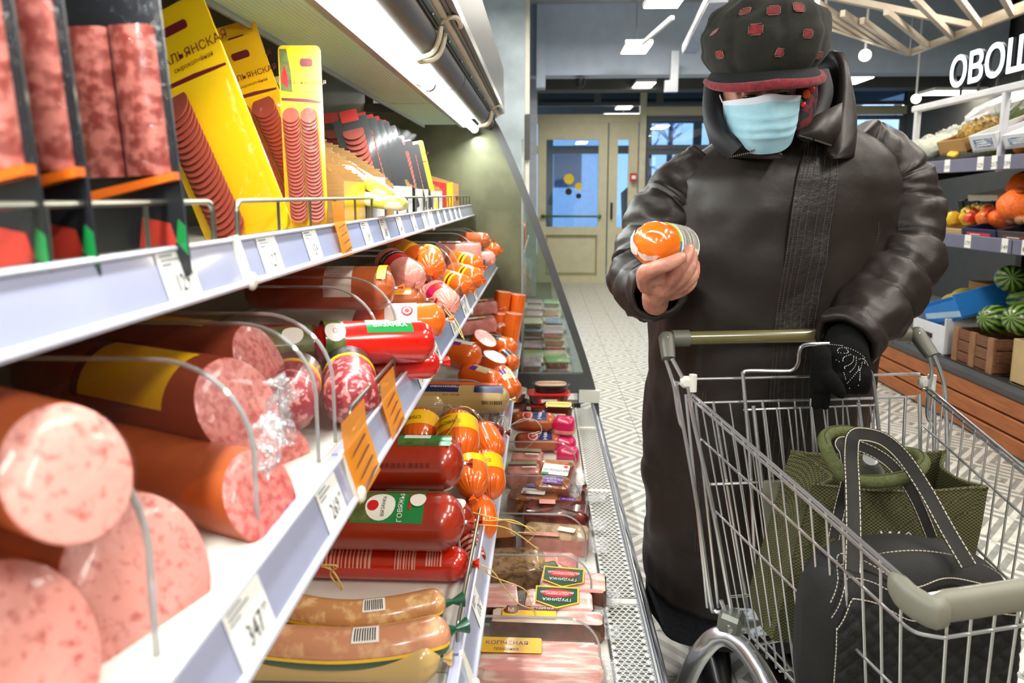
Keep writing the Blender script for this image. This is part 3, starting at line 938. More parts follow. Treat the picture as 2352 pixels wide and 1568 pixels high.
M_MARBLE = mat('marbled_salami', (150, 48, 56), .3, rgb2=(214, 142, 140), scale=110, lo=.52, hi=.62, coat=.6, detail=1.5)
M_SALAMI = mat('salami_slice', (138, 48, 38), .35, rgb2=(190, 104, 84), scale=110, lo=.48, hi=.64, coat=.6, detail=2)
M_SALAMI_PK = mat('pink_salami', (132, 56, 48), .35, rgb2=(188, 108, 98), scale=90, lo=.42, hi=.6, coat=.5, detail=2)
M_YEL = mat('yellow_print', (250, 196, 20), .3, vary=.04, coat=.4)
M_YEL2 = mat('orange_yellow_print', (246, 176, 24), .3, vary=.05, coat=.4)
M_GRN = mat('green_print', (22, 128, 60), .3, vary=.05, coat=.4)
M_DGRN = mat('dark_green_print', (14, 70, 44), .3, vary=.05, coat=.4)
M_OLV = mat('olive_print', (70, 82, 34), .4, rgb2=(104, 112, 52), scale=60, coat=.4)
M_NAVY = mat('navy_print', (30, 38, 96), .3, vary=.05, coat=.4)
M_REDP = mat('red_print', (206, 26, 34), .3, vary=.05, coat=.4)
M_MAG = mat('magenta_print', (206, 22, 84), .3, vary=.05, coat=.4)
M_PUR = mat('purple_print', (104, 36, 150), .3, vary=.05, coat=.4)
M_MAROON = mat('maroon_print', (104, 20, 34), .35, vary=.05, coat=.4)
M_WLAB = mat('white_label', (238, 234, 224), .4, vary=.02)
M_CREAML = mat('cream_label', (236, 222, 170), .4, vary=.03)
M_TEXT = mat('label_text', (40, 34, 34), .6)
M_WTEXT = mat('white_text', (246, 244, 240), .5)
M_CLIP = mat('metal_clip', (196, 198, 200), .25, 1.0)
M_TWINE = mat('twine', (206, 172, 96), .9, vary=.15, scale=80)
M_BLKC = mat('black_card', (28, 28, 32), .35, vary=.08, coat=.3)
M_CARD = mat('brown_cardboard', (166, 128, 78), .8, vary=.08, scale=20, aniso=(1, 1, 12), bump=.1)
M_FAT = mat('bacon_fat', (238, 214, 200), .35, rgb2=(222, 148, 138), scale=9, lo=.46, hi=.58, aniso=(1, 6, 6), coat=.5)
M_BACON = mat('bacon_pink', (226, 156, 148), .35, rgb2=(244, 218, 206), scale=8, lo=.45, hi=.6, aniso=(1.2, 7, 7), coat=.5)
M_RIND = mat('smoked_rind', (56, 20, 6), .3, rgb2=(112, 50, 14), scale=26, lo=.42, hi=.62, coat=.6, bump=.1)
M_SMOKED = mat('smoked_meat', (74, 18, 8), .25, rgb2=(136, 46, 26), scale=24, lo=.42, hi=.64, coat=.7, bump=.5, bscale=50)
M_HERB = mat('herb_crust', (176, 132, 84), .5, rgb2=(108, 76, 42), scale=70, lo=.46, hi=.62, coat=.4, bump=.2)
M_PINKM = mat('pink_meat', (206, 120, 112), .4, rgb2=(230, 160, 148), scale=30, coat=.4)

MATIX = {}
def polar(r, x, a): return V((x, r * math.cos(a), r * math.sin(a)))
def capprof(L, r, e, tip=.12, n=7):
    pr = []
    for i in range(n + 1):
        t = PI / 2 * i / n
        pr.append((max(r * math.sin(t), r * tip), -L / 2 + e * (1 - math.cos(t))))
    return pr + [(rr, -h) for rr, h in pr[::-1]]
def sausage_body(L, r, e=None, pleat=.06, npl=15, seg=32):
    e = e if e is not None else r * .9
    prof = capprof(L, r, e)
    def fn(rr, h, a):
        w = max(0, (abs(h) - (L / 2 - e * 1.05)) / (e * 1.05))
        c_ = math.cos(npl * a + 2 * math.sin(3 * a))
        return rr * (1 - pleat * w * (max(0, c_) ** 4 if pleat > .07 else -c_) * (1.6 if h > 0 else 1.2))
    return MB().lathe(prof, seg, 'x', fn=fn)
def clip_mesh(L, tail=.02, side=1):
    b = MB()
    x = side * L / 2
    b.tube([(x - side * .002, 0, 0), (x + side * .004, 0, 0)], .0038, 8)
    return b
def band(b, r, x0, x1, a0=0, a1=2 * PI, n=None):
    n = n or max(6, int(abs(a1 - a0) / .2))
    b.lathe([(r, x0), (r, (x0 + x1) / 2), (r, x1)], n, 'x', (a0, a1))
    return b
def wrap(b, string, size, r, x, a, turn=0.0, mode='c'):
    """lettering bent round a log; turn 0 reads along the axis, pi/2 round the girth"""
    c, s = math.cos(turn), math.sin(turn)
    def place(u, v):
        uu, vv = u * c - v * s, u * s + v * c
        return polar(r, x + uu, a - vv / r)
    # seen from above/front the girth angle grows away from the viewer
    return b.text(string, size, place, mode)

def log(name, label, cat, loc, rot, L, r, m, labels=(), group=None, e=None, pleat=.06, clips=(1,), tails=None, npl=15):
    """a cased sausage: body, printed labels, metal clip and tail as parts. Axis = local X"""
    t = thing(name, label, cat, loc, rot, group)
    bo = sausage_body(L, r, e, pleat, npl, 34 if pleat < .07 else npl * 6).build('casing', m, t, sharp=60)
    i = 0
    for q in labels:
        if q[0] == 'band':
            _, x0, x1, a0, a1, mm = q[:6]
            i += 1
            band(MB(), r + .0003 + .00025 * i, x0, x1, a0, a1).build('label_band', mm, t)
        elif q[0] == 'text':
            _, string, size, x, a, turn, mm = q
            i += 1
            wrap(MB(), string, size, r + .0009 + .00025 * i, x, a, turn).build('lettering', mm, t)
        elif q[0] == 'bars':
            _, x0, x1, a0, a1, mm, n = q
            i += 1
            b = MB()
            rr = random.Random(n)
            for k in range(n):
                w = (x1 - x0) / n
                xx = lerp(x0, x1, k / n)
                band(b, r + .001 + .00025 * i, xx, xx + w * rr.uniform(.3, .7), a0, a1)
            b.build('print_lines', mm, t)
        elif q[0] == 'disc':
            _, rad, x, a, mm = q
            i += 1
            b = MB(); b.smooth = False
            b.loft([[polar(r + .0006 + .0003 * i, x + rad * q_ * math.cos(k / 20 * 2 * PI), a + rad * q_ * math.sin(k / 20 * 2 * PI) / r) for k in range(20)] for q_ in (1, .75, .5, .25, .03)], False, True)
            b.build('emblem', mm, t)
    for sd in clips:
        b = clip_mesh(L, side=sd)
        b.build('clip', M_CLIP, t)
        x = sd * L / 2
        b = MB()
        b.lathe([(.003, x + sd * .004), (.0045, x + sd * .008), (.008, x + sd * .014), (.009, x + sd * .017)][::1 if sd > 0 else -1], 12, 'x',
                fn=lambda rr, h, a: rr * (1 + .3 * math.cos(5 * a)))
        b.build('tail', m, t)
    return t
def twine(parent, pts, r=.0009, n=6):
    return MB().tube(smooth_path(pts, n), r, 5).build('twine', M_TWINE, parent)

def crumple(b, c, ax, ay, az, n=9, m=7, seed=1, amp=.35):
    """a crinkled sheet of film spanned by ax, ay, pushed about along az"""
    rr = random.Random(seed)
    c, ax, ay, az = V(c), V(ax), V(ay), V(az)
    rows = []
    for i in range(n + 1):
        row = []
        for j in range(m + 1):
            u, v = i / n - .5, j / m - .5
            row.append(c + ax * (u + rr.uniform(-.03, .03)) + ay * (v * (1 - .25 * abs(u)) + rr.uniform(-.04, .04)) + az * rr.uniform(-amp, amp))
        rows.append(row)
    b.loft(rows, False, False, False, False)
    return b

def cut_log(label, loc, rot, L, r, m, mface, group, labels=(), skew=0.0, squash=1.0, seed=1, wrapfilm=True):
    """a length of ham sausage with a cut face at +X under film"""
    t = thing('cut_ham_log', label, 'sausage', loc, rot, group)
    n = 40
    def ring(x, rr, k):
        return [V((x + k * math.sin(a) * rr * skew, rr * math.cos(a), rr * squash * math.sin(a))) for a in [2 * PI * i / n for i in range(n)]]
    b = MB()
    b.loft([ring(-L / 2, r * .96, 0), ring(-L / 4, r, 0), ring(L / 4, r, .5), ring(L / 2 - .004, r, 1), ring(L / 2, r * .985, 1)], True, False)
    b.build('casing', m, t, sharp=60)
    b = MB()
    b.loft([ring(L / 2, r * .985, 1), ring(L / 2 + .0015, r * .95, 1), ring(L / 2 + .002, r * .5, 1), ring(L / 2 + .0022, r * .05, 1)], False, True)
    b.build('cut_face', mface, t)
    for q in labels:
        x0, x1, a0, a1, mm = q
        b = MB()
        rings = []
        k = max(6, int((a1 - a0) / .15))
        b.lathe([(r + .001, x0), (r + .001, x1)], k, 'x', (a0, a1), fn=lambda rr, h, a: rr)
        b.build('label', mm, t)
    if wrapfilm:
        b = MB()
        b.loft([ring(L / 2 - .03, r * 1.012, 1), ring(L / 2 + .003, r * 1.0, 1), ring(L / 2 + .0045, r * .6, 1), ring(L / 2 + .005, r * .1, 1)], False, True)
        b.build('film_cover', FILM_FACE, t)
    return t

def slices_row(parent, p0, p1, n, w, h, m, tilt=.9, thick=.0022, axis_up=(0, 0, 1)):
    """overlapping oval slices from p0 to p1 in the parent's frame, face normal -Y"""
    b = MB()
    b.lathe([(.001, 0), (1, 0), (1.0, 1), (.001, 1)], 18)
    me = bpy.data.meshes.get('slice_' + m.name)
    if me is None: me = b.mesh('slice_' + m.name, m)
    for i in range(n):
        o = link('slice', me, parent)
        p = lerp(V(p0), V(p1), i / max(1, n - 1))
        d = (V(p1) - V(p0)).normalized()
        ang = math.atan2(d.x, -d.z)
        o.matrix_local = Matrix.Translation(p) @ Matrix.Rotation(-ang, 4, 'Y') @ Matrix.Rotation(PI / 2 - tilt, 4, 'X') @ Matrix.Diagonal((w / 2, h / 2, thick, 1))

def rounded(w, h, r, n=5):
    pts = []
    for cx, cy, a0 in ((w / 2 - r, h / 2 - r, 0), (-w / 2 + r, h / 2 - r, PI / 2), (-w / 2 + r, -h / 2 + r, PI), (w / 2 - r, -h / 2 + r, 1.5 * PI)):
        for k in range(n + 1):
            a = a0 + PI / 2 * k / n
            pts.append((cx + r * math.cos(a), cy + r * math.sin(a)))
    return pts
XZ = Matrix(((1, 0, 0, 0), (0, 0, -1, 0), (0, 1, 0, 0), (0, 0, 0, 1)))    # (u,v,w) -> (u,-w,v): card standing up, w towards the viewer
def card_pack(label, loc, roll, yaw, w, h, pitch=0, group=None, style='yellow', rows=2, ns=16, xo=0.0, ss=1.0):
    t = thing('salami_pack', label, 'salami pack', loc, (0, 0, 0), group)
    t.rotation_euler = Euler((pitch, roll, yaw), 'XYZ')
    M4 = XZ
    if style == 'yellow':
        b = MB(); b.prism(rounded(w, h, .008), -.0012, .0012, M4); b.build('card', M_YEL, t)
        b = MB(); b.prism([(-w * .47, h * .48), (-w * .47, h * .22), (w * .1, h * .215), (w * .47, h * .2), (w * .47, h * .19), (-w * .47, h * .205)][:6], .0016, .0018, M4)
        b.build('maroon_line', M_MAROON, t)
        b = MB(); b.prism([(-w * .47, h * .48), (-w * .47, h * .26), (-w * .2, h * .25), (-w * .22, h * .36), (-w * .3, h * .48)], .0014, .0020, M4); b.build('picture_print', M_OLV, t)
        b = MB(); b.prism([(-w * .44, h * .30), (-w * .30, h * .27), (-w * .30, h * .34), (-w * .37, h * .40), (-w * .44, h * .34)], .0022, .0024, M4); b.build('picture_print', M_REDP, t)
        b = MB(); b.prism(rounded(w * .3, .012, .004), .0016, .0026, M4 @ Matrix.Translation((.01, h * .41, 0))); b.build('hang_hole', M_MAROON, t)
        MB().text('ИТАЛЬЯНСКАЯ', w * .13, lambda u, v: M4 @ V((u + w * .12, v + h * .30, .0027))).build('lettering', M_MAROON, t)
        MB().text('сырокопчёная', w * .07, lambda u, v: M4 @ V((u + w * .14, v + h * .255, .0027))).build('lettering', M_MAROON, t)
        # blister
        ring = lambda s_, z: [M4 @ V((p[0] * s_, p[1] * s_ - h * .13, z)) for p in rounded(w * .9, h * .62, .02)]
        b = MB(); b.loft([ring(1, .0016), ring(.985, .012), ring(.9, .0165)], False, True); b.build('blister', FILM, t)
        for k in range(rows):
            x = (k - (rows - 1) / 2) * w * .42 + xo * w
            slices_row(t, (x - w * .04, -.008, h * .12), (x + w * .04, -.008, -h * .42), int(ns * 1.6), w * .40 * ss, w * .46 * ss, M_SALAMI, .5, .0014)
    elif style == 'black':
        b = MB(); b.prism(rounded(w, h, .006), -.0015, .0015, M4); b.build('card', M_BLKC, t)
        b = MB()
        for x in (-w * .22, w * .22):
            rg = []
            for k in range(13):
                z = lerp(-h * .22, h * .165, k / 12)
                rg.append([V((x + w * .21 * math.cos(a), -.002 - .009 * max(0, math.sin(a)) * (1 + .12 * math.sin(k * 2.1 + a * 3)), z)) for a in [PI * q / 10 for q in range(11)]])
            b.loft(rg, False, False, False, False)
        b.build('salami_stack', M_SALAMI_PK, t)
        b = MB(); b.prism([(-w * .5, -h * .265), (w * .5, -h * .215), (w * .5, -h * .235), (-w * .5, -h * .29)], .0016, .013, M4); b.build('orange_stripe', mat('orange_print', (240, 110, 20), .4), t)
        ring = lambda s_, z: [M4 @ V((p[0] * s_, p[1] * s_ + h * .06, z)) for p in rounded(w * .99, h * .62, .01)]
        b = MB(); b.loft([ring(1, .0018), ring(.985, .0135), ring(.9, .0145)], False, True); b.build('blister', FILM, t)
        MB().text('САЛЯМИ', w * .17, lambda u, v: M4 @ V((u, v + h * .26, .002))).build('lettering', mat('gold_print', (176, 132, 62), .4, .4), t)
        b = MB(); b.prism([(w * .02, -h * .44), (w * .28, -h * .46), (w * .40, -h * .40), (w * .36, -h * .35), (w * .1, -h * .33)], .0016, .0025, M4); b.build('meat_picture', mat('meat_picture', (186, 54, 40), .4, rgb2=(214, 90, 70), scale=60), t)
        b = MB(); b.prism([(w * .40, -h * .40), (w * .5, -h * .44), (w * .5, -h * .36), (w * .44, -h * .34)], .0016, .0025, M4); b.build('leaf_picture', M_GRN, t)
    else:                                    # clear pack with black backing
        b = MB(); b.prism(rounded(w, h * .86, .005), -.001, .001, M4 @ Matrix.Translation((0, -h * .07, 0))); b.build('card', M_BLKC, t)
        b = MB(); b.prism(rounded(w, h, .012), -.0016, .006, M4); b.build('clear_sleeve', film('sleeve_film', gloss=.0, rough=.06, fres=1.18), t)
        b = MB(); b.prism(rounded(w * .5, h * .12, .003), .0012, .0022, M4 @ Matrix.Translation((0, h * .38, 0))); b.build('red_label', M_REDP, t)
        slices_row(t, (0, -.004, h * .2), (0, -.004, -h * .42), ns, w * .62, w * .5, M_SALAMI_PK, .55)
    return t

def vac_pack(name, label, cat, loc, rot, d, m_top, m_side, group=None, labels=(), film_ext=.02, seed=1, bev=.008, lump=.0, filmm=None):
    """a slab of meat in vacuum film; d = (x, y, z) sizes; loc = underside centre"""
    t = thing(name, label, cat, loc, rot, group)
    dx, dy, dz = d
    def outline(s, z, jitter=0):
        rr = random.Random(seed)
        return [V((p[0] * s * (1 + rr.uniform(-.03, .03)), p[1] * s * (1 + rr.uniform(-.03, .03)), z + rr.uniform(-1, 1) * jitter)) for p in rounded(dx, dy, min(dx, dy) * .16)]
    b = MB()
    b.loft([outline(.95, 0), outline(1, dz * .2), outline(1, dz * .8), outline(.97, dz * .95)], True, False)
    b.cur = 1
    b.loft([outline(.97, dz * .95), outline(.9, dz, lump), outline(.5, dz * 1.01, lump), outline(.05, dz * 1.01)], False, True)
    b.build('meat', [m_side, m_top], t, sharp=50)
    b = MB()
    fo = lambda s, z, j: [p for p in outline(s, z, j)]
    b.loft([fo(1.0 + film_ext * 2 / dx, .002, .001), fo(1.01, dz * .35, .001), fo(1.012, dz * .8, .001), fo(.95, dz * 1.06, .001), fo(.5, dz * 1.08, .0015), fo(.05, dz * 1.08, 0)], False, True)
    b.build('vacuum_film', filmm or FILM, t)
    b = MB()
    crumple(b, (dx / 2 + film_ext * .8, 0, dz * .3), (film_ext * 2.0, 0, 0), (0, dy * .95, 0), (0, 0, .012), 5, 8, seed)
    b.build('film_end', FILM_MILKY, t)
    zt = dz * 1.1 + .0005
    for k, q in enumerate(labels):
        z = zt + .0006 * k
        if q[0] == 'rect':
            _, x, y, w, h, a, mm = q
            b = MB(); b.prism(rounded(w, h, min(w, h) * .1), 0, .0005, Matrix.Translation((x, y, z)) @ Matrix.Rotation(a, 4, 'Z')); b.build('label', mm, t)
        elif q[0] == 'hex':
            _, x, y, w, h, a, mm = q
            b = MB(); b.prism([(-w / 2, -h / 2), (w / 2, -h / 2), (w / 2, h * .2), (0, h / 2), (-w / 2, h * .2)], 0, .0005, Matrix.Translation((x, y, z)) @ Matrix.Rotation(a, 4, 'Z')); b.build('label', mm, t)
        elif q[0] == 'oval':
            _, x, y, w, h, a, mm = q
            b = MB(); b.prism([(w / 2 * math.cos(2 * PI * i / 24), h / 2 * math.sin(2 * PI * i / 24)) for i in range(24)], 0, .0005, Matrix.Translation((x, y, z)) @ Matrix.Rotation(a, 4, 'Z')); b.build('label', mm, t)
        elif q[0] == 'text':
            _, string, size, x, y, a, mm = q
            Mx = Matrix.Translation((x, y, z + .0006)) @ Matrix.Rotation(a, 4, 'Z')
            MB().text(string, size, lambda u, v: Mx @ V((u, v, 0))).build('lettering', mm, t)
    return t

def tub(label, loc, rz, d, m_body, m_lid, mlabel=None, oval=False, txt=None, group=None, side=None, mtxt=None):
    t = thing('food_tub', label, 'tub', loc, (0, 0, rz), group)
    dx, dy, dz = d
    ol = lambda s, z, r=.25: [V((p[0], p[1], z)) for p in rounded(dx * s, dy * s, min(dx, dy) * s * (.49 if oval else r))]
    b = MB(); b.loft([ol(.82, 0), ol(.86, .004), ol(.97, dz * .86), ol(.97, dz * .88)]); b.build('tub_body', m_body, t, sharp=60)
    b = MB(); b.loft([ol(1.0, dz * .86), ol(1.03, dz * .87), ol(1.03, dz * .97), ol(.97, dz), ol(.93, dz * .985)]); b.build('lid', m_lid, t, sharp=30)
    if mlabel:
        b = MB(); b.loft([ol(.86, dz * .987), ol(.86, dz * 1.0)]); b.build('lid_label', mlabel, t)
    if side:
        b = MB(); b.box((dx * .0, -dy * .455, dz * .45), (dx * .5, .004, dz * .62), rot=(-.12, 0, 0)); b.build('side_label', side, t)
        b = MB(); b.box((dx * .0, -dy * .475, dz * .42), (dx * .38, .002, dz * .28), rot=(-.12, 0, 0)); b.build('price_sticker', M_WLAB, t)
    if txt:
        MB().text(txt, dy * .22, lambda u, v: V((u, v, dz * 1.0 + .0012))).build('lettering', mtxt or M_TEXT, t)
    return t
# ================================================================== goods: placing
R = math.radians
def face_log(label, px, py, D, yaw, pitch, L, r, m, mface, group='cut ham sausages on the middle shelf', **k):
    k.setdefault('skew', -.5)
    f = P(px, py, D)
    rot = Euler((0, R(pitch), R(yaw)))
    d = rot.to_matrix() @ V((1, 0, 0))
    return cut_log(label, f - d * (L / 2), rot, L, r, m, mface, group, **k)
YL_ = [(-.06, .075, PI * .42, PI * .95, M_YEL), (-.075, -.062, PI * .42, PI * .95, M_MAROON)]
face_log('cut ham sausage at the lower corner of the view, cut face only', 8, 1535, .36, -20, 0, .26, .058, M_HAM, M_FACE)
t = face_log('large cut ham sausage low on the shelf, broad pink face by the price rail', 325, 1325, .475, -20, 0, .30, .060, M_HAM, M_FACE, squash=1.0,
         labels=[(-.10, .03, PI * .5, PI * 1.1, M_YEL)])
face_log('cut ham sausage stacked on top beside the frame edge, pale face behind the first divider', 160, 1085, .40, -22, 2, .26, .041, M_HAM, M_FACE,
         labels=[(-.09, .02, PI * .6, PI * 1.1, M_YEL2)])
face_log('big cut ham sausage with a large yellow label, on top of the pile', 548, 935, .705, -24, 0, .34, .052, M_HAM_DK, M_FACE_RD,
         labels=[(-.03, .115, PI * .50, PI * .98, M_YEL), (-.045, -.03, PI * .46, PI * 1.0, M_MAROON)])
face_log('cut ham sausage under the yellow-labelled one, reddish face by the rail', 600, 1140, .625, -22, 0, .28, .043, M_HAM, M_FACE_RD)
face_log('glossy brown ham sausage behind the yellow-labelled one, with a small yellow label on top', 600, 838, .83, -8, 3, .34, .050, M_HAM_DK, M_FACE_RD,
         labels=[(.0, .10, PI * .35, PI * .62, M_YEL)])
face_log('small dark red cut end of sausage lying on the white shelf by the rail', 668, 1035, .80, -30, 0, .12, .028, M_SMOKED, M_FACE_RD, wrapfilm=False)
b = MB()
crumple(b, P(640, 940, .66), (.03, -.03, 0), (.0, .0, .075), (.02, .01, 0), 6, 8, 3, .6)
crumple(b, P(610, 1020, .645), (.035, -.02, -.01), (.0, .02, .05), (.012, .01, 0), 6, 6, 4, .6)
tag(b.build('film_bundle', FILM_MILKY), 'crinkled loose end of clear film on the yellow-labelled ham sausage', 'film')

GM, GL = 'cased sausages on the middle shelf', 'cased sausages on the lower shelf'
# ---- middle shelf
log('red_sausage', 'glossy red sausage with green label on top of the middle shelf pile', 'sausage', P(862, 786, 1.07), (0, R(4), R(28)), .20, .035, M_RED,
    [('band', -.02, .055, 1.15, 2.5, M_GRN), ('band', -.018, .02, 1.15, 1.9, M_WLAB), ('band', .03, .054, 1.2, 2.0, M_OLV), ('text', 'ВЯЗАНКА', .012, .018, 2.1, .0, M_WTEXT),
     ('band', -.085, -.055, .6, 4.2, M_OLV), ('disc', .016, -.07, 2.4, M_WLAB), ('text', 'О', .012, -.07, 2.4, 0, M_REDP)], GM, e=.03, clips=(-1,))
log('red_sausage', 'red sausage without a visible label, behind two dividers', 'sausage', P(715, 792, 1.16), (0, R(4), R(18)), .26, .035, M_RED, [], GM, e=.03)
log('red_sausage', 'red sausage lying flat on the shelf under the green-labelled one', 'sausage', P(905, 842, 1.12), (0, 0, R(25)), .16, .026, M_RED, [], GM, e=.025)
log('marbled_sausage', 'marbled burgundy sausage with black and yellow end band, under the red one', 'sausage', P(803, 885, .95), (0, R(-8), R(108)), .15, .039, M_MARBLE,
    [('band', .03, .06, 0, 2 * PI, M_BLKC), ('band', .022, .03, 0, 2 * PI, M_YEL)], GM, e=.03)
log('marbled_sausage', 'marbled burgundy sausage with foil end, between two dividers', 'sausage', P(668, 900, .87), (0, R(-8), R(104)), .14, .037, M_MARBLE,
    [('band', .03, .055, 0, 2 * PI, M_CLIP), ('band', .02, .028, 0, 2 * PI, M_YEL)], GM, e=.03)
log('olive_label_sausage', 'dark sausage with olive label in the dim back of the shelf', 'sausage', P(640, 800, 1.02), (0, 0, R(25)), .16, .033, M_SMOKED, [('band', -.03, .05, 1.0, 3.2, M_OLV), ('disc', .016, .02, 2.3, M_WLAB)], GM)
log('brown_sausage', 'thick brown sausage with a white ingredients label and yellow end tag', 'sausage', V((-.43, 1.30, 1.139)), (0, 0, R(4)), .29, .043, M_SAUS_DK,
    [('band', .015, .068, 1.2, 3.4, M_WLAB), ('text', 'ИЗГОТОВИТЕЛЬ: МЯСОКОМБИНАТ', .0042, .041, 1.75, 0, M_TEXT), ('text', 'СОСТАВ: говядина, свинина,', .004, .041, 1.95, 0, M_TEXT),
     ('text', 'соль, специи, вода питьевая', .004, .041, 2.1, 0, M_TEXT), ('text', 'срок годности 45 суток', .004, .041, 2.25, 0, M_TEXT), ('text', 'хранить при 0...+6 C', .004, .041, 2.4, 0, M_TEXT),
     ('band', .115, .132, .4, 2.6, M_YEL)], GM, e=.035)
log('orange_sausage', 'orange sausage with white label, beneath the thick brown one', 'sausage', V((-.42, 1.27, 1.034)), (0, 0, R(6)), .26, .037, M_SAUS_OR, [('band', .03, .08, 1.0, 3.2, M_WLAB)], GM)
log('orange_sausage', 'orange sausage with white label bearing a red swirl, by the rail', 'sausage', P(918, 738, 1.37), (0, 0, R(12)), .19, .037, M_SAUS_OR,
    [('band', -.03, .035, 1.0, 3.5, M_WLAB), ('disc', .012, .015, 2.35, M_REDP), ('disc', .008, .015, 2.35, M_WLAB), ('disc', .005, .015, 2.35, M_REDP)], GM, e=.03)
log('pink_sausage', 'pink sausage with red and black label on top of the pile', 'sausage', P(918, 622, 1.62), (0, R(14), R(-52)), .17, .041, M_PINKC,
    [('band', -.035, .015, .2, 3.6, M_REDP), ('band', -.035, -.012, .9, 3.0, M_BLKC), ('text', 'Останкино', .014, -.022, 1.9, 1.57, M_WTEXT)], GM, e=.035)
log('yellow_band_sausage', 'orange sausage with wide yellow band behind the pink one', 'sausage', P(940, 590, 1.80), (0, R(10), R(-50)), .17, .040, M_SAUS_OR, [('band', -.02, .03, 0, 2 * PI, M_YEL)], GM)
log('yellow_band_sausage', 'brown sausage with yellow label low behind the dividers', 'sausage', P(905, 690, 1.56), (0, 0, R(10)), .15, .034, M_SAUS_DK, [('band', -.03, .04, .9, 2.6, M_YEL2)], GM)
log('orange_sausage', 'orange sausage end-on with pleated round end, on top of the pile', 'sausage', P(985, 606, 1.78), (0, R(6), R(-78)), .17, .042, M_SAUS_OR, [('band', -.06, -.03, 0, 2 * PI, M_YEL)], GM, e=.04, pleat=.08)
log('pink_sausage', 'pink sausage with navy printed label between dividers', 'sausage', P(963, 680, 1.72), (0, R(5), R(-35)), .16, .036, M_PINKC,
    [('band', -.03, .02, .4, 3.6, M_NAVY), ('band', -.02, .0, .6, 1.6, M_REDP), ('text', 'Докторская', .011, -.005, 2.2, 1.57, M_WTEXT)], GM)
log('pink_sausage', 'pink sausage end-on with pleated end and red label, by the rail', 'sausage', P(1014, 684, 1.66), (0, R(10), R(-62)), .14, .034, M_PINKC,
    [('band', -.02, .02, 1.2, 2.3, M_REDP), ('band', -.02, .02, 2.3, 3.0, M_MAG), ('band', .045, .055, 2.6, 4.4, M_REDP)], GM, pleat=.12)
for px, py, D, yaw, lab in ((1038, 650, 2.02, -40, 'orange sausage with yellow band, first of three behind the pink pleated one'),
                            (1068, 632, 2.22, -40, 'orange sausage with yellow and maroon band, second of three behind the pink pleated one'),
                            (1066, 603, 2.3, -35, 'orange sausage with yellow band, topmost of three behind the pink pleated one')):
    log('yellow_band_sausage', lab, 'sausage', P(px, py, D), (0, R(8), R(yaw)), .15, .036, M_SAUS_OR, [('band', .0, .025, 0, 2 * PI, M_YEL), ('band', .008, .016, 1.6, 3.4, M_MAROON)], GM)
vac_pack('meat_pack', 'pink block of cooked meat with white label, far along the middle shelf', 'meat pack', P(1052, 592, 2.52) , (0, 0, .1), (.17, .11, .055), M_PINKC, M_PINKC, labels=[('rect', -.03, -.02, .08, .05, 0, M_WLAB), ('rect', -.05, -.02, .02, .05, 0, M_REDP)], seed=2)
log('orange_sausage', 'small orange sausage under the pink meat block far along the middle shelf', 'sausage', P(1048, 618, 2.50), (0, 0, 0), .16, .034, M_SAUS_OR, [], GM)
log('pink_sausage', 'pink pleated sausage at the far end of the middle shelf', 'sausage', P(1112, 590, 2.85), (0, R(8), R(-60)), .13, .036, M_PINKC, [('band', .02, .035, 2.0, 4.0, M_GRN)], GM, pleat=.13)
log('orange_sausage', 'reddish sausage lying last at the far end of the middle shelf', 'sausage', P(1118, 573, 3.04), (0, 0, R(-35)), .14, .034, M_SAUS_OR, [], GM)
log('orange_sausage', 'reddish sausage behind the pink block, far along the middle shelf', 'sausage', P(1090, 552, 2.84), (0, 0, R(-20)), .14, .034, M_SAUS_DK, [], GM)
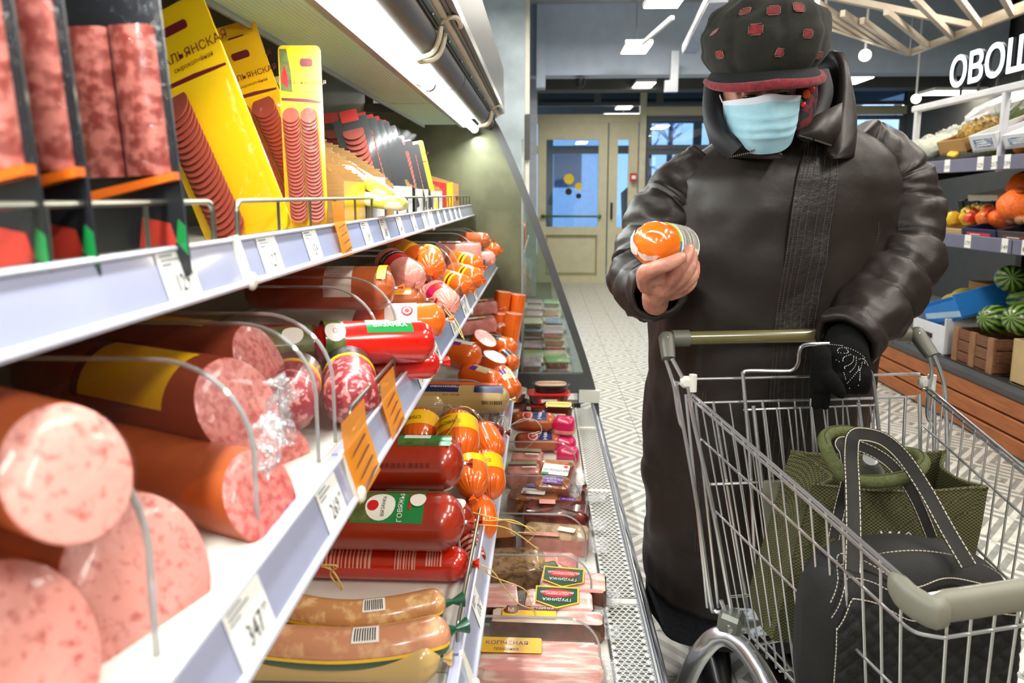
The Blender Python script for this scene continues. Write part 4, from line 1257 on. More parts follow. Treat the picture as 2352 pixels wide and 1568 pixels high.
# ---- lower shelf
log('tan_sausage', 'tan sausage with barcode lying first on the lower shelf', 'sausage', V((-.29, .880, .668)), (0, 0, R(1)), .30, .032, M_TAN,
    [('band', .035, .095, 1.5, 2.6, M_WLAB), ('bars', .04, .09, 1.6, 2.45, M_TEXT, 14), ('band', .10, .13, .2, 1.2, M_DGRN), ('band', .1, .118, 1.3, 2.0, M_REDP)], GL)
GC = 'curved sausages on the lower shelf'
M_CURV = mat('pale_curved_casing', (196, 138, 88), .25, rgb2=(226, 186, 130), scale=60, lo=.5, hi=.66, coat=.7)
M_CURV2 = mat('pink_curved_casing', (202, 138, 104), .25, rgb2=(222, 170, 128), scale=50, lo=.5, hi=.66, coat=.7)
def curved(label, pix, z, r, m, lx):
    pts = smooth_path([G(x, y, z) for x, y in pix], 6)
    c = pts[len(pts) // 2].copy()
    t = thing('curved_sausage', label, 'sausage', c, (0, 0, 0), GC)
    q = [p - c for p in pts]
    n = len(q)
    rs = [r * min(1, .35 + .65 * math.sin(min(1, min(i, n - 1 - i) / 4) * PI / 2)) for i in range(n)]
    MB().tube(q, rs, 20).build('casing', m, t, sharp=70)
    # printed underside and barcode follow the bend
    def strip(i0, i1, a0, a1, k, name, mm, half=0):
        b = MB(); rows = []
        for i in range(i0, i1 + 1):
            tn = (q[min(i + 1, n - 1)] - q[max(i - 1, 0)]).normalized()
            s_ = tn.cross(V((0, 0, 1))).normalized(); u = s_.cross(tn)
            rows.append([q[i] + (s_ * math.cos(lerp(a0, a1, j / 8)) + u * math.sin(lerp(a0, a1, j / 8))) * (rs[i] + k) for j in range(9)])
        b.loft(rows, False, False, False, False)
        b.build(name, mm, t)
    strip(3, n - 3, -.75, -.12, .0006, 'green_print', M_DGRN)
    strip(3, n - 3, -.12, .06, .0008, 'yellow_edge', M_YEL)
    i = int(n * lx)
    strip(i, i + 3, .8, 1.75, .0008, 'barcode_label', M_WLAB)
    b = MB()
    for k in range(9):
        f = i + .25 + k * .28
        a, c2 = q[int(f)], q[min(int(f) + 1, n - 1)]
        p = lerp(a, c2, f - int(f)); tn = (c2 - a).normalized(); s_ = tn.cross(V((0, 0, 1))).normalized(); u = s_.cross(tn)
        ring = lambda off: [p + tn * off + (s_ * math.cos(lerp(.9, 1.6, j / 4)) + u * math.sin(lerp(.9, 1.6, j / 4))) * (r + .0014) for j in range(5)]
        b.loft([ring(0), ring(.0016)], False, False, False, False)
    b.build('barcode', M_TEXT, t)
    e = q[-1]; d = (q[-1] - q[-2]).normalized()
    MB().tube([e, e + d * .012, e + d * .03], [r * .35, .004, .012], 10).build('tail', M_DGRN, t)
curved('curved pale sausage with visible fat pieces, upper of the bent pair', [(560, 1366), (690, 1404), (800, 1417), (900, 1408), (975, 1393), (1022, 1384)], .69, .0245, M_CURV, .46)
curved('curved pinkish sausage with barcode, lower of the bent pair', [(520, 1462), (640, 1480), (770, 1489), (890, 1481), (980, 1464), (1030, 1449)], .69, .0275, M_CURV2, .47)
log('red_sausage', 'bright red-orange sausage with white barcode print, under the large green-labelled one', 'sausage', V((-.275, 1.137, .666)), (0, 0, 0), .30, .030, mat('vermilion_casing', (192, 36, 8), .2, vary=.06, coat=.7),
    [('bars', -.13, -.02, 1.9, 3.0, mat('pale_print', (222, 160, 140), .4), 16), ('bars', .02, .06, 1.9, 3.0, mat('pale_print', (222, 160, 140), .4), 8), ('bars', .075, .105, 1.9, 2.8, mat('pale_print', (222, 160, 140), .4), 6),
     ('bars', -.12, .1, 1.5, 1.7, mat('dark_red_print', (110, 24, 12), .4), 20)], GL, e=.03)
GLAB = [('band', -.02, .105, 1.45, 2.75, M_GRN), ('band', -.02, .02, 1.5, 2.7, M_OLV), ('disc', .026, .03, 2.15, M_WLAB), ('disc', .010, .017, 2.15, M_REDP), ('text', 'ВЯЗАНКА', .0085, .036, 2.15, 1.57, M_TEXT),
        ('text', 'ГОВЯЖЬЯ', .012, .066, 2.15, 1.57, M_WTEXT), ('band', .079, .083, 1.6, 2.3, M_REDP), ('disc', .014, .094, 1.9, M_WLAB),
        ('band', -.145, -.085, 1.5, 2.75, M_GRN), ('disc', .015, -.105, 2.0, M_WLAB), ('band', -.128, -.124, 1.6, 2.4, M_REDP), ('disc', .009, -.055, 2.0, mat('pale_print', (222, 160, 140), .4)),
        ('band', -.15, -.075, .9, 1.35, M_OLV), ('band', .03, .105, .95, 1.36, M_GRN)]
log('servelat_sausage', 'large red-brown sausage with green labels facing up, near on the lower shelf', 'sausage', V((-.305, 1.13, .748)), (0, 0, 0), .345, .0495, M_REDBR, GLAB, GL, e=.042, pleat=.04)
log('servelat_sausage', 'large red-brown sausage with green labels and dark lower side, beneath an orange bunch', 'sausage', V((-.318, 1.235, .812)), (0, 0, R(1)), .345, .052, M_REDBR,
    [('band', .05, .15, 1.25, 2.1, M_GRN), ('band', .06, .11, 1.3, 1.7, M_WLAB), ('band', .05, .13, 1.85, 2.05, M_OLV), ('band', -.12, -.045, 1.5, 2.2, M_GRN), ('disc', .012, -.07, 1.8, M_WLAB),
     ('bars', -.12, .13, .9, 1.15, mat('pale_print', (222, 160, 140), .4), 26), ('bars', -.12, .12, 2.75, 2.9, mat('dark_red_print', (110, 24, 12), .4), 22)], GL, e=.042, pleat=.04)
log('servelat_sausage', 'red sausage with white and green label, squeezed under two large ones', 'sausage', V((-.28, 1.262, .682)), (0, 0, R(2)), .30, .042, M_REDBR, [('band', .09, .13, .8, 2.6, M_OLV), ('disc', .02, .115, 1.8, M_WLAB), ('band', .04, .09, .8, 2.0, M_GRN)], GL)
for px, py, D, lab in ((1082, 1222, 1.285, 'small dark red sausage end with a clip, under the orange bunch'), (1085, 1262, 1.225, 'small dark red sausage with white stripes beside the lower price rail')):
    log('red_sausage', lab, 'sausage', P(px, py, D), (0, R(30), R(-60)), .07, .02, M_REDBR, [('bars', -.02, .03, 1, 3, mat('pale_print', (222, 160, 140), .4), 5)], GL, pleat=.15)
YB_ = [('band', -.032, .004, 0, 2 * PI, M_YEL), ('text', 'СЛИВОЧНЫЕ', .011, -.012, 2.2, -1.57, M_MAROON), ('text', 'сардельки', .006, -.026, 2.2, -1.57, M_MAROON), ('disc', .011, -.014, 3.6, M_PUR)]
GF = 'plump orange sausages tied in a bunch'
for i, (px, py, D, yaw, pit, L, r, lab) in enumerate((
        (963, 992, 1.50, -85, 38, .12, .045, 'plump orange sausage with yellow band, at the rear of the tied bunch beside the wire'),
        (1052, 1003, 1.455, -78, 38, .13, .0475, 'plump orange sausage with yellow band, topmost and largest of the tied bunch'),
        (1118, 1016, 1.60, -65, 20, .12, .040, 'plump plain orange sausage at the back of the tied bunch near the rail'),
        (1117, 1090, 1.46, -76, 36, .12, .042, 'plump orange sausage with yellow band, hanging beside the lower rail'),
        (1082, 1092, 1.355, -80, 26, .10, .037, 'plump orange sausage with small yellow band, half behind the red-brown one'),
        (1100, 1188, 1.33, -76, 40, .10, .038, 'plump plain orange sausage lowest in the tied bunch'),
        (905, 1000, 1.55, -90, 38, .12, .044, 'plump orange sausage half hidden by the orange promotion strip'))):
    log('plump_sausage', lab, 'sausage', P(px, py, D), (0, R(pit), R(yaw)), L, r, M_SAUS_OR, YB_ if i in (0, 1, 3, 6) else ([('band', -.03, -.012, 0, 2 * PI, M_YEL)] if i == 4 else []), GF, e=r * 1.05, pleat=.071, npl=17)
b = MB()
for pts in ([(1040, 938, 1.50), (1010, 985, 1.44), (985, 1030, 1.43)], [(1040, 938, 1.50), (1050, 960, 1.43), (1020, 1005, 1.40), (990, 1035, 1.42)], [(1040, 938, 1.50), (1075, 935, 1.49), (1100, 960, 1.50)], [(1030, 930, 1.50), (1045, 940, 1.49), (1060, 932, 1.51)]):
    b.tube(smooth_path([P(*p) for p in pts], 5), .0012, 5)
tag(b.build('twine', M_TWINE), 'straw-coloured twine knotted over the plump orange sausages', 'twine')
b = MB()
for pts in ([(1060, 1190, 1.27), (1120, 1195, 1.27), (1180, 1195, 1.29), (1225, 1225, 1.30), (1210, 1245, 1.33)], [(1040, 1205, 1.25), (1110, 1205, 1.26), (1170, 1215, 1.27), (1235, 1260, 1.29)],
            [(1080, 1175, 1.28), (1140, 1190, 1.28), (1215, 1210, 1.3), (1228, 1222, 1.31), (1190, 1222, 1.32)]):
    b.tube(smooth_path([P(*p) for p in pts], 6), .0012, 5)
tag(b.build('twine', M_TWINE), 'twine ends sticking out over the lower rail above the smoked meat', 'twine')
b = MB()
for pts in ([(1090, 1290, 1.15), (1130, 1310, 1.15), (1160, 1350, 1.17), (1190, 1385, 1.2), (1225, 1400, 1.24), (1235, 1414, 1.24)], [(1085, 1285, 1.15), (1125, 1320, 1.16), (1200, 1350, 1.2), (1215, 1375, 1.22), (1230, 1415, 1.24)]):
    b.tube(smooth_path([P(*p) for p in pts], 6), .0011, 5)
tag(b.build('twine', M_TWINE), 'twine loop hanging over the lower rail above the bacon packs', 'twine')
b = MB()
for pts in ([(742, 1297, 1.0), (775, 1300, 1.0), (758, 1318, 1.0), (785, 1355, 1.0)], [(742, 1300, 1.0), (765, 1312, 1.0), (788, 1350, 1.0)]):
    b.tube(smooth_path([P(*p) for p in pts], 5), .0016, 5)
tag(b.build('twine', M_TWINE), 'short twine end on the bright red-orange sausage', 'twine')
b = MB()
for pts in ([(1015, 705, 1.62), (1040, 735, 1.5), (1062, 775, 1.45)], [(1020, 702, 1.62), (1050, 740, 1.5), (1066, 780, 1.46)]):
    b.tube(smooth_path([P(*p) for p in pts], 5), .0012, 5)
tag(b.build('twine', M_TWINE), 'twine ends hanging over the middle rail from the pink pleated sausage', 'twine')
t = log('tan_sausage', 'long tan sausage with navy and red printed top, lying behind the plump orange bunch', 'sausage', V((-.238, 1.93, .727)), (0, 0, R(-1)), .295, .040, M_TAN,
    [('band', -.13, .0, .5, 2.35, M_NAVY), ('band', .045, .128, .5, 2.35, M_NAVY), ('band', -.13, .0, .9, 1.25, M_REDP), ('band', .045, .125, .9, 1.2, M_REDP), ('text', 'Черкизово', .017, -.04, 1.85, PI, M_WTEXT), ('text', '08.12.20  11:24', .008, -.02, 2.55, PI, M_TEXT), ('bars', .07, .13, 2.95, 3.2, M_TEXT, 12)], GL, e=.035, pleat=.04)
log('tan_sausage', 'short tan sausage with navy label and twine tail beside the long one', 'sausage', V((-.40, 1.83, .735)), (0, 0, R(-2)), .26, .031, M_TAN, [('band', -.1, .03, .9, 2.6, M_NAVY)], GL)
log('salami_stick', 'small maroon labelled sausage tucked under the long tan one', 'sausage', P(1095, 990, 1.76), (0, 0, R(-6)), .15, .028, M_SMOKED, [('band', -.06, .04, .6, 3.3, M_REDP), ('text', 'российская', .008, -.01, 2.1, 0, M_WTEXT)], GL)
# film-wrapped orange sausages further along the lower shelf
GW = 'film-wrapped orange sausages on the lower shelf'
PURL = lambda x0=-.04, x1=.03: [('band', x0, x1, 1.0, 2.2, M_CREAML), ('band', x0, x0 + .025, 1.7, 2.2, M_PUR), ('text', 'ДОКТОРСКАЯ', .010, (x0 + x1) / 2, 1.5, 0, M_TEXT)]
def wrapped(label, px, py, D, rot, L, r, labels=(), m=M_SAUS_OR, cut=False):
    if cut:
        f = P(px, py, D)
        t = cut_log(label, f, rot, L, r, m, M_PINKC, GW)
    else:
        t = log('wrapped_sausage', label, 'sausage', P(px, py, D), rot, L, r, m, labels, GW, e=r * .9, clips=())
        sausage_body(L * 1.02, r * 1.03, r * .9, .12, 9, 24).build('film', FILM, t)
    return t
wrapped('long film-wrapped orange sausage lying flat behind the navy-topped one', 1055, 902, 2.06, (0, 0, R(-3)), .30, .034)
wrapped('film-wrapped orange sausage with cream and purple label, leaning on the flat one', 1108, 872, 2.17, (0, R(6), R(-30)), .18, .042, PURL())
wrapped('thick film-wrapped orange sausage with white and purple label, topmost of its heap', 1046, 812, 2.26, (0, R(5), R(-22)), .19, .050, [('band', -.01, .07, .9, 2.0, M_WLAB), ('band', -.005, .03, 1.9, 2.2, M_PUR), ('text', 'ТСКАЯ', .016, .03, 1.5, 0, M_TEXT)])
wrapped('halved orange sausage with pink face and purple label between dividers', 1100, 800, 2.42, (0, R(-55), R(-30)), .10, .046, cut=True)
wrapped('film-wrapped orange sausage with black label far along the lower shelf', 1136, 795, 2.56, (0, R(4), R(-25)), .19, .044, [('band', -.03, .03, 1.0, 2.3, M_BLKC), ('text', 'ЛЮБИТЕЛЬСКАЯ', .009, 0, 1.6, 0, M_WTEXT)])
wrapped('halved orange sausage with upward pink face, under the thick film-wrapped one', 1128, 838, 2.34, (0, R(-65), R(-20)), .07, .045, cut=True)
wrapped('film-wrapped orange sausage with purple label hanging close to the lower rail', 1163, 880, 2.15, (0, R(25), R(-60)), .14, .038, PURL(-.03, .02))
wrapped('small wrapped orange piece with black print beside the lower rail', 1166, 826, 2.42, (0, R(15), R(-55)), .11, .032, [('band', -.02, .02, 1.0, 2.3, M_BLKC)])
for i, (px, py, D, lab) in enumerate(((1146, 752, 2.80, 'upright half-round orange sausage piece, first of two standing in film'), (1176, 752, 2.78, 'upright half-round orange sausage piece, second of two standing in film'),
                         (1152, 700, 2.98, 'upright orange sausage piece with pale film top at the far end of the lower shelf'), (1186, 706, 3.02, 'upright orange sausage piece touching the end glass'))):
    wrapped(lab, px, py, D, (0, R(-82), R(20)), .12, .036, cut=True)
for px, py, D, lab in ((1098, 760, 2.72, 'pink sliced meat pack with a small green label, between dividers of the lower shelf'), (1104, 718, 2.96, 'pink meat pack at the far end of the lower shelf')):
    vac_pack('meat_pack', lab, 'meat pack', P(px, py, D), (0, R(-6), .15), (.15, .11, .05), M_PINKM, M_PINKM, labels=[('rect', 0, 0, .07, .04, 0, M_WLAB), ('rect', .02, 0, .03, .03, 0, M_YEL)], seed=int(px))

# ---- bottom deck
GD = 'vacuum packs on the bottom deck'
def on_deck(px, py, ztop, dz=0):
    p = G(px, py, ztop); p.z = Z_DECK + .001 + dz
    return p
HEX = lambda x, y, w=.10: [('hex', x, y, w, w * .72, PI, M_YEL), ('hex', x, y, w * .93, w * .62, PI, M_DGRN), ('oval', x, y + w * .12, w * .72, w * .26, 0, M_REDP), ('text', 'ВЕЛИКОЛУКСКИЙ', w * .085, x, y + w * .15, PI, M_WTEXT), ('text', 'МЯСОКОМБИНАТ', w * .06, x, y + w * .08, PI, M_WTEXT), ('text', 'ГРУДИНКА', w * .12, x, y - w * .1, PI, M_WTEXT)]
vac_pack('bacon_pack', 'pink bacon slab with yellow label, closest on the bottom deck', 'meat pack', V((0.0, 1.330, .301)), (0, 0, 0), (.26, .10, .052), M_BACON, M_BACON, GD,
         [('rect', -.06, .02, .13, .05, 0, M_YEL), ('text', 'КОПЧЁНАЯ', .017, -.07, .025, 0, M_PUR), ('text', 'грудинка', .012, -.07, .006, 0, M_MAROON)], seed=5)
t = vac_pack('bacon_pack', 'smoked bacon slab with brown rind side and yellow label under a maroon header', 'meat pack', V((.018, 1.468, .301)), (0, 0, R(-1)), (.262, .052, .05), M_FAT, M_RIND, GD,
         [('rect', -.042, .0, .125, .034, 0, M_YEL), ('rect', -.036, .018, .12, .016, 0, M_MAROON), ('text', 'ГРУДИНКА', .010, -.012, .018, 0, M_WTEXT), ('oval', -.085, .006, .034, .022, 0, M_MAROON), ('text', 'М', .018, -.085, .006, 0, M_YEL)], seed=6)
vac_pack('bacon_pack', 'bacon slab with green hexagon label turned upside down, near pair front', 'meat pack', V((.047, 1.535, .301)), (R(8), 0, R(-3)), (.165, .068, .056), M_BACON, M_RIND, GD, HEX(-.005, -.002, .105), seed=7)
vac_pack('bacon_pack', 'bacon slab with green hexagon label half covered, rear of the near pair', 'meat pack', V((.085, 1.618, .301)), (R(8), 0, R(-6)), (.165, .075, .056), M_BACON, M_RIND, GD, HEX(-.025, .0, .105), seed=8)
vac_pack('bacon_pack', 'striped bacon slab with a corner of green label, behind the lower rail', 'meat pack', V((-.115, 1.555, .301)), (R(6), 0, R(5)), (.125, .09, .05), M_BACON, M_RIND, GD, HEX(-.045, .03, .07), seed=9)
vac_pack('herb_meat_pack', 'herb-crusted meat slab in film with a corner sticker, beside the divider', 'meat pack', V((-.072, 1.70, .301)), (R(6), 0, R(8)), (.17, .11, .062), M_HERB, M_HERB, GD, [], seed=10, lump=.004)
t = vac_pack('herb_meat_pack', 'peppered pink meat piece in film with a dark square label', 'meat pack', V((.045, 1.705, .301)), (0, 0, R(-8)), (.11, .10, .05), M_PINKM, M_HERB, GD, [('rect', -.02, -.03, .05, .03, .5, M_BLKC), ('rect', -.02, -.03, .042, .02, .5, M_OLV)], seed=11, lump=.004)
M_PAPR = mat('leaf_print_paper', (186, 150, 104), .5, rgb2=(150, 116, 74), scale=34, lo=.48, hi=.54, coat=.4, detail=1)
vac_pack('meat_pack', 'meat piece in leaf-printed brown paper and film with a white barcode', 'meat pack', V((.047, 1.875, .301)), (0, 0, R(-5)), (.19, .10, .05), M_PAPR, M_PINKM, GD, [('rect', .03, .0, .05, .025, -.2, M_WLAB), ('rect', -.04, -.035, .10, .022, .0, M_PINKM)], seed=12, film_ext=.03)
vac_pack('meat_pack', 'yellowish smoked meat piece half under the lower rail', 'meat pack', V((-.12, 1.87, .301)), (0, 0, R(10)), (.09, .10, .055), mat('smoked_yellow', (206, 132, 58), .3, coat=.5), M_RIND, GD, [('rect', -.03, -.02, .03, .03, 0, M_MAROON)], seed=13)
vac_pack('smoked_ham', 'dark glossy smoked ham knuckle in film, darkest piece of the deck', 'meat pack', V((.05, 1.995, .301)), (0, 0, R(-6)), (.20, .095, .065), M_SMOKED, M_SMOKED, GD, [('rect', -.03, .02, .05, .03, .1, M_PINKC)], seed=14, lump=.01, film_ext=.03)
DOM = lambda s=1.0: [('rect', 0, .014 * s, .085 * s, .044 * s, 0, M_WLAB), ('text', 'ДОМАШНИЕ', .0135 * s, .004, .010 * s, 0, M_TEXT), ('rect', -.03 * s, -.006 * s, .022 * s, .01 * s, 0, M_GRN), ('oval', .03 * s, .028 * s, .014 * s, .009 * s, 0, M_REDP), ('rect', .0, -.03 * s, .06 * s, .032 * s, 0, M_PUR), ('text', 'БЕЗ', .0095 * s, 0, -.020 * s, 0, M_WTEXT), ('text', 'УСИЛИТЕЛЕЙ', .0095 * s, 0, -.030 * s, 0, M_WTEXT), ('text', 'ВКУСА', .0095 * s, 0, -.040 * s, 0, M_WTEXT)]
M_BRN = mat('glazed_brown_meat', (126, 58, 28), .3, rgb2=(186, 112, 54), scale=26, lo=.42, hi=.6, coat=.7, bump=.2)
vac_pack('sausage_pack', 'brown sausage pack with an upside-down white label, flat on the deck', 'meat pack', V((-.02, 2.115, .301)), (0, 0, R(172)), (.16, .125, .06), M_BRN, M_BRN, GD, [(q[0], *q[1:]) for q in DOM(.9)], seed=15)
vac_pack('sausage_pack', 'brown sausage pack with white label and purple badge, propped on the pile', 'meat pack', V((.052, 2.165, .372)), (R(24), 0, R(-14)), (.115, .125, .04), M_BRN, M_BRN, GD, DOM(1.05), seed=16, lump=.004)
vac_pack('sausage_pack', 'brown sausage pack with purple label under the propped one', 'meat pack', V((.092, 2.09, .301)), (0, 0, R(-10)), (.07, .09, .05), M_BRN, M_BRN, GD, [('rect', 0, -.02, .05, .03, 0, M_PUR), ('text', 'ВКУСА', .011, 0, -.02, 0, M_WTEXT)], seed=17)
vac_pack('smoked_ham', 'shrivelled dark smoked piece with a large empty film end over the grille', 'meat pack', V((.128, 2.20, .301)), (0, 0, R(-15)), (.06, .075, .035), M_SMOKED, M_SMOKED, GD, [], seed=18, film_ext=.035, lump=.008)
for i, (x, y, lab) in enumerate(((-.06, 2.315, 'clear tray of pale sliced sausages with grey label, closer to the shelf'), (.07, 2.33, 'clear tray of pale sliced sausages with grey label, closer to the grille'), (-.05, 2.44, 'clear tray of sausages with olive label behind the pair of clear trays'))):
    t = vac_pack('sausage_tray', lab, 'meat pack', V((x, y, .301)), (0, 0, R(3 - 4 * i)), (.115, .10, .058), M_PINKM, M_PINKM, 'clear sausage trays', [('rect', 0, .03, .1, .03, 0, mat('khaki_label', (150, 142, 116), .4)), ('rect', .02, -.01, .05, .012, 0, M_WLAB)], seed=20 + i)
NV = [('band', -.045, -.005, 1.0, 2.6, M_REDP), ('band', .0, .055, 1.0, 2.6, M_NAVY), ('text', 'Наши', .022, .028, 1.8, 1.57, M_WTEXT), ('disc', .019, -.022, 2.1, M_WLAB), ('disc', .016, -.022, 2.1, mat('meat_picture', (186, 54, 40), .4))]
log('brown_sausage', 'brown film-wrapped sausage with navy and red label, upper of two on the deck', 'sausage', V((-.03, 2.665, .408)), (0, 0, R(-4)), .19, .040, M_SAUS_DK, NV, 'brown sausages on the deck')
log('brown_sausage', 'brown film-wrapped sausage with navy and red label, lower of two on the deck', 'sausage', V((-.01, 2.62, .342)), (0, 0, R(3)), .19, .036, M_SAUS_DK, NV, 'brown sausages on the deck')
for (x, y, z, lab) in ((.095, 2.64, .375, 'magenta printed soft pack beside the upper brown sausage'), (.098, 2.615, .301, 'magenta printed soft pack beside the lower brown sausage'), (.105, 2.50, .301, 'flat magenta edged pack behind the clear trays')):
    t = thing('soft_pack', lab, 'meat pack', (x, y, z), (0, 0, R(-12)), 'magenta soft packs')
    b = MB(); b.loft([[V((p[0] * s_, p[1] * s_, zz)) for p in rounded(.085, .07, .02)] for zz, s_ in ((0, .9), (.012, 1), (.045, .98), (.062, .8), (.066, .3))]); b.build('pouch', M_MAG, t, sharp=70)
    b = MB(); b.loft([[V((p[0] * s_, p[1] * s_ , zz)) for p in rounded(.088, .072, .02)] for zz, s_ in ((.004, .98), (.018, 1))]); b.build('clear_base', M_PINKM, t)
M_TUBC = mat('amber_tub', (74, 28, 18), .15, coat=.8)
M_TUBB = mat('clear_brown_tub', (84, 50, 36), .15, rgb2=(110, 66, 48), scale=40, coat=.8)
GT = 'plastic tubs on the bottom deck'
for k in range(2):
    tub(('dark amber tub with yellow lid label, top of its pair', 'dark amber tub under another, bottom of its pair')[k], V((.075 + .006 * k, 2.80, .372 - .071 * k)), R(-3 + 5 * k), (.125, .085, .07), M_TUBC, M_TUBC, mat('pale_yellow_label', (240, 214, 120), .4), False, 'ХОЛОДЕЦ' if k == 0 else None, GT, mat('pale_yellow_label', (240, 214, 120), .4))
for k in range(3):
    tub(('red-lidded clear tub under the black oval one', 'red-lidded clear tub, middle of its stack', 'red-lidded clear tub, lowest of its stack')[k], V((.035 + .008 * (k % 2), 2.955, .301 + .05 * (2 - k))), R(2 - 3 * k), (.185, .10, .049), M_TUBB, M_REDP, mat('red_lid_print', (226, 60, 50), .35, rgb2=(240, 214, 200), scale=22, lo=.6, hi=.66, coat=.4) if k == 0 else None, False, None, GT, M_REDP)
tub('black oval tub with pink patterned lid on the red-lidded stack', V((.045, 2.965, .452)), R(3), (.165, .095, .034), M_BLKC, M_BLKC, mat('peach_lid', (214, 168, 140), .35, coat=.3), True, 'КОРОЛЕВСКИЙ', GT, mtxt=M_TEXT)
for k in range(3):
    tub(('white-topped clear tub at the back of the deck by the rail', 'orange sided clear tub, middle of the rear stack', 'orange sided clear tub, lowest of the rear stack')[k], V((-.13 + .006 * k, 2.96, .301 + .052 * (2 - k))), R(-2 + 3 * k), (.13, .10, .051), M_TUBB, M_TUBB if k else mat('white_lid', (214, 206, 196), .3, coat=.3), None, False, None, GT, mat('orange_sticker', (226, 84, 34), .4))
b = MB()
for pts in ([(1175, 975, 2.45), (1220, 962, 2.5), (1240, 975, 2.5), (1243, 993, 2.5), (1225, 1015, 2.5), (1205, 1030, 2.5)], [(1243, 993, 2.5), (1222, 1002, 2.48)], [(1240, 990, 2.5), (1220, 996, 2.48)], [(1150, 995, 2.4), (1175, 975, 2.42), (1200, 962, 2.48), (1220, 962, 2.5)]):
    b.tube(smooth_path([P(*p) for p in pts], 5), .0015, 5)
tag(b.build('twine', mat('white_twine', (222, 214, 196), .8)), 'white twine loop over the upper brown sausage of the deck', 'twine')
b = MB(); crumple(b, P(1180, 845, 2.55), (.02, .04, 0), (0, .0, .05), (.02, 0, 0), 5, 5, 12, .7)
tag(b.build('film_bundle', FILM_MILKY), 'small crinkled film end sticking up behind the lower rail', 'film')
# ================================================================== top shelf
GB, GY, GC2 = 'black salami packs on the top shelf', 'yellow salami packs on the top shelf', 'clear salami packs on the top shelf'
for k, (D, w, xr, lab) in enumerate(((.60, .092, -.326, 'black salami pack with pink slices facing the aisle, nearest the yellow packs'),
                                     (.488, .092, -.336, 'black salami pack mostly hidden behind another, second from the yellow packs'),
                                     (.442, .092, -.338, 'black salami pack at the very edge of the view, third from the yellow packs'))):
    card_pack(lab, (xr - w / 2, D, Z_TOP + .163), R(-3), R(4), w, .33, 0, GB, 'black')
card_pack('black salami pack behind the front row, seen as a dark strip', (-.48, .64, Z_TOP + .165), R(-4), R(2), .10, .33, 0, GB, 'black')
card_pack('wide yellow salami pack leaning back beside the black packs', P(476, 292, .93), R(-22), R(-6), .128, .335, R(-3), GY, 'yellow', rows=1, ns=14, xo=-.20, ss=.95)
card_pack('narrow yellow salami pack slumped low behind the wire fence', P(556, 418, 1.02), R(-24), R(-6), .07, .20, R(-3), GY, 'yellow', rows=1, ns=12)
card_pack('yellow salami pack with two slice rows tilted to the back, in front of its twin', P(606, 305, 1.15), R(-19), R(8), .098, .315, R(-3), GY, 'yellow', rows=2, ns=16)
card_pack('yellow salami pack standing just behind the tilted one', P(590, 265, 1.20), R(-17), R(8), .098, .315, R(-3), GY, 'yellow', rows=2, ns=16)
card_pack('yellow salami pack with dark picture corner, rear of the tilted ones', P(545, 300, 1.25), R(-20), R(8), .10, .32, R(-3), GY, 'yellow', rows=2, ns=16)
card_pack('yellow salami pack standing upright with two rows of slices', P(697, 318, 1.08), R(-1), R(10), .064, .285, R(-4), GY, 'yellow', rows=2, ns=18)
def display_tray(label, x0, x1, y0, y1, hb, hf, m_out, m_in, tags=(), th=.003, group='cardboard display trays on the top shelf'):
    """open cardboard display tray: tall back (towards the case back), low front"""
    c = V(((x0 + x1) / 2, (y0 + y1) / 2, Z_TOP + .001))
    t = thing('display_tray', label, 'tray', c, (0, 0, 0), group)
    dx, dy = x1 - x0, y1 - y0
    MB().box((0, 0, th / 2), (dx, dy, th)).build('bottom_panel', m_in, t)
    for s_ in (-1, 1):
        b = MB()
        M_ = Matrix.Translation((0, s_ * (dy / 2 - th / 2), 0)) @ XZ
        b.prism([(-dx / 2, 0), (dx / 2, 0), (dx / 2, hf), (dx / 2 - .012, hf + .012), (dx * .2, hf * 1.5), (-dx * .05, lerp(hf, hb, .72)), (-dx * .3, hb * .93), (-dx / 2, hb)], -th / 2, th / 2, M_)
        b.build('side_panel', m_out, t)
        b = MB(); b.smooth = False
        rr = random.Random(int(c.y * 1000))
        ln = [(dx / 2, hf), (dx / 2 - .012, hf + .012), (dx * .2, hf * 1.5), (-dx * .05, lerp(hf, hb, .72)), (-dx * .3, hb * .93), (-dx / 2, hb)]
        for (xa, za), (xb, zb) in zip(ln, ln[1:]):
            for k in range(5):
                b.box((lerp(xa, xb, (k + .5) / 5), s_ * (dy / 2 - th / 2), lerp(za, zb, (k + .5) / 5) + rr.uniform(-.0008, .0016)), (abs(xb - xa) / 5 * .9, th * rr.uniform(.6, 1.2), .004))
        o = b.build('torn_edge', M_CARD, t); o['kind'] = 'stuff'
    MB().box((-dx / 2 + th / 2, 0, hb / 2), (th, dy - 2 * th, hb)).build('back_panel', m_out, t)
    MB().box((dx / 2 - th / 2, 0, hf / 2), (th, dy - 2 * th, hf)).build('front_panel', tags[0] if tags else m_out, t)
    return t
display_tray('brown cardboard display tray with yellow lining after the upright yellow pack', -.60, -.352, 1.21, 1.36, .215, .098, M_CARD, M_YEL, (M_YEL,))
display_tray('taller brown cardboard display tray with a ragged edge, behind the yellow-lined one', -.62, -.356, 1.38, 1.56, .23, .112, M_CARD, M_CARD, (M_WLAB,))
display_tray('brown cardboard display tray with white front holding clear salami packs', -.60, -.352, 1.62, 1.86, .19, .095, M_CARD, M_WLAB, (M_WLAB,))
display_tray('dark sided cardboard display tray behind the clear salami packs', -.60, -.352, 1.90, 2.13, .18, .09, M_BLKC, M_CARD, (M_WLAB,))
display_tray('cardboard display tray with torn white front panel', -.60, -.352, 2.17, 2.42, .17, .085, M_CARD, M_CARD, (M_WLAB,))
t = thing('display_tray', 'red cardboard display tray with white lettering and yellow front edge', 'tray', (-.46, 2.66, Z_TOP + .001), (0, 0, 0), 'cardboard display trays on the top shelf')
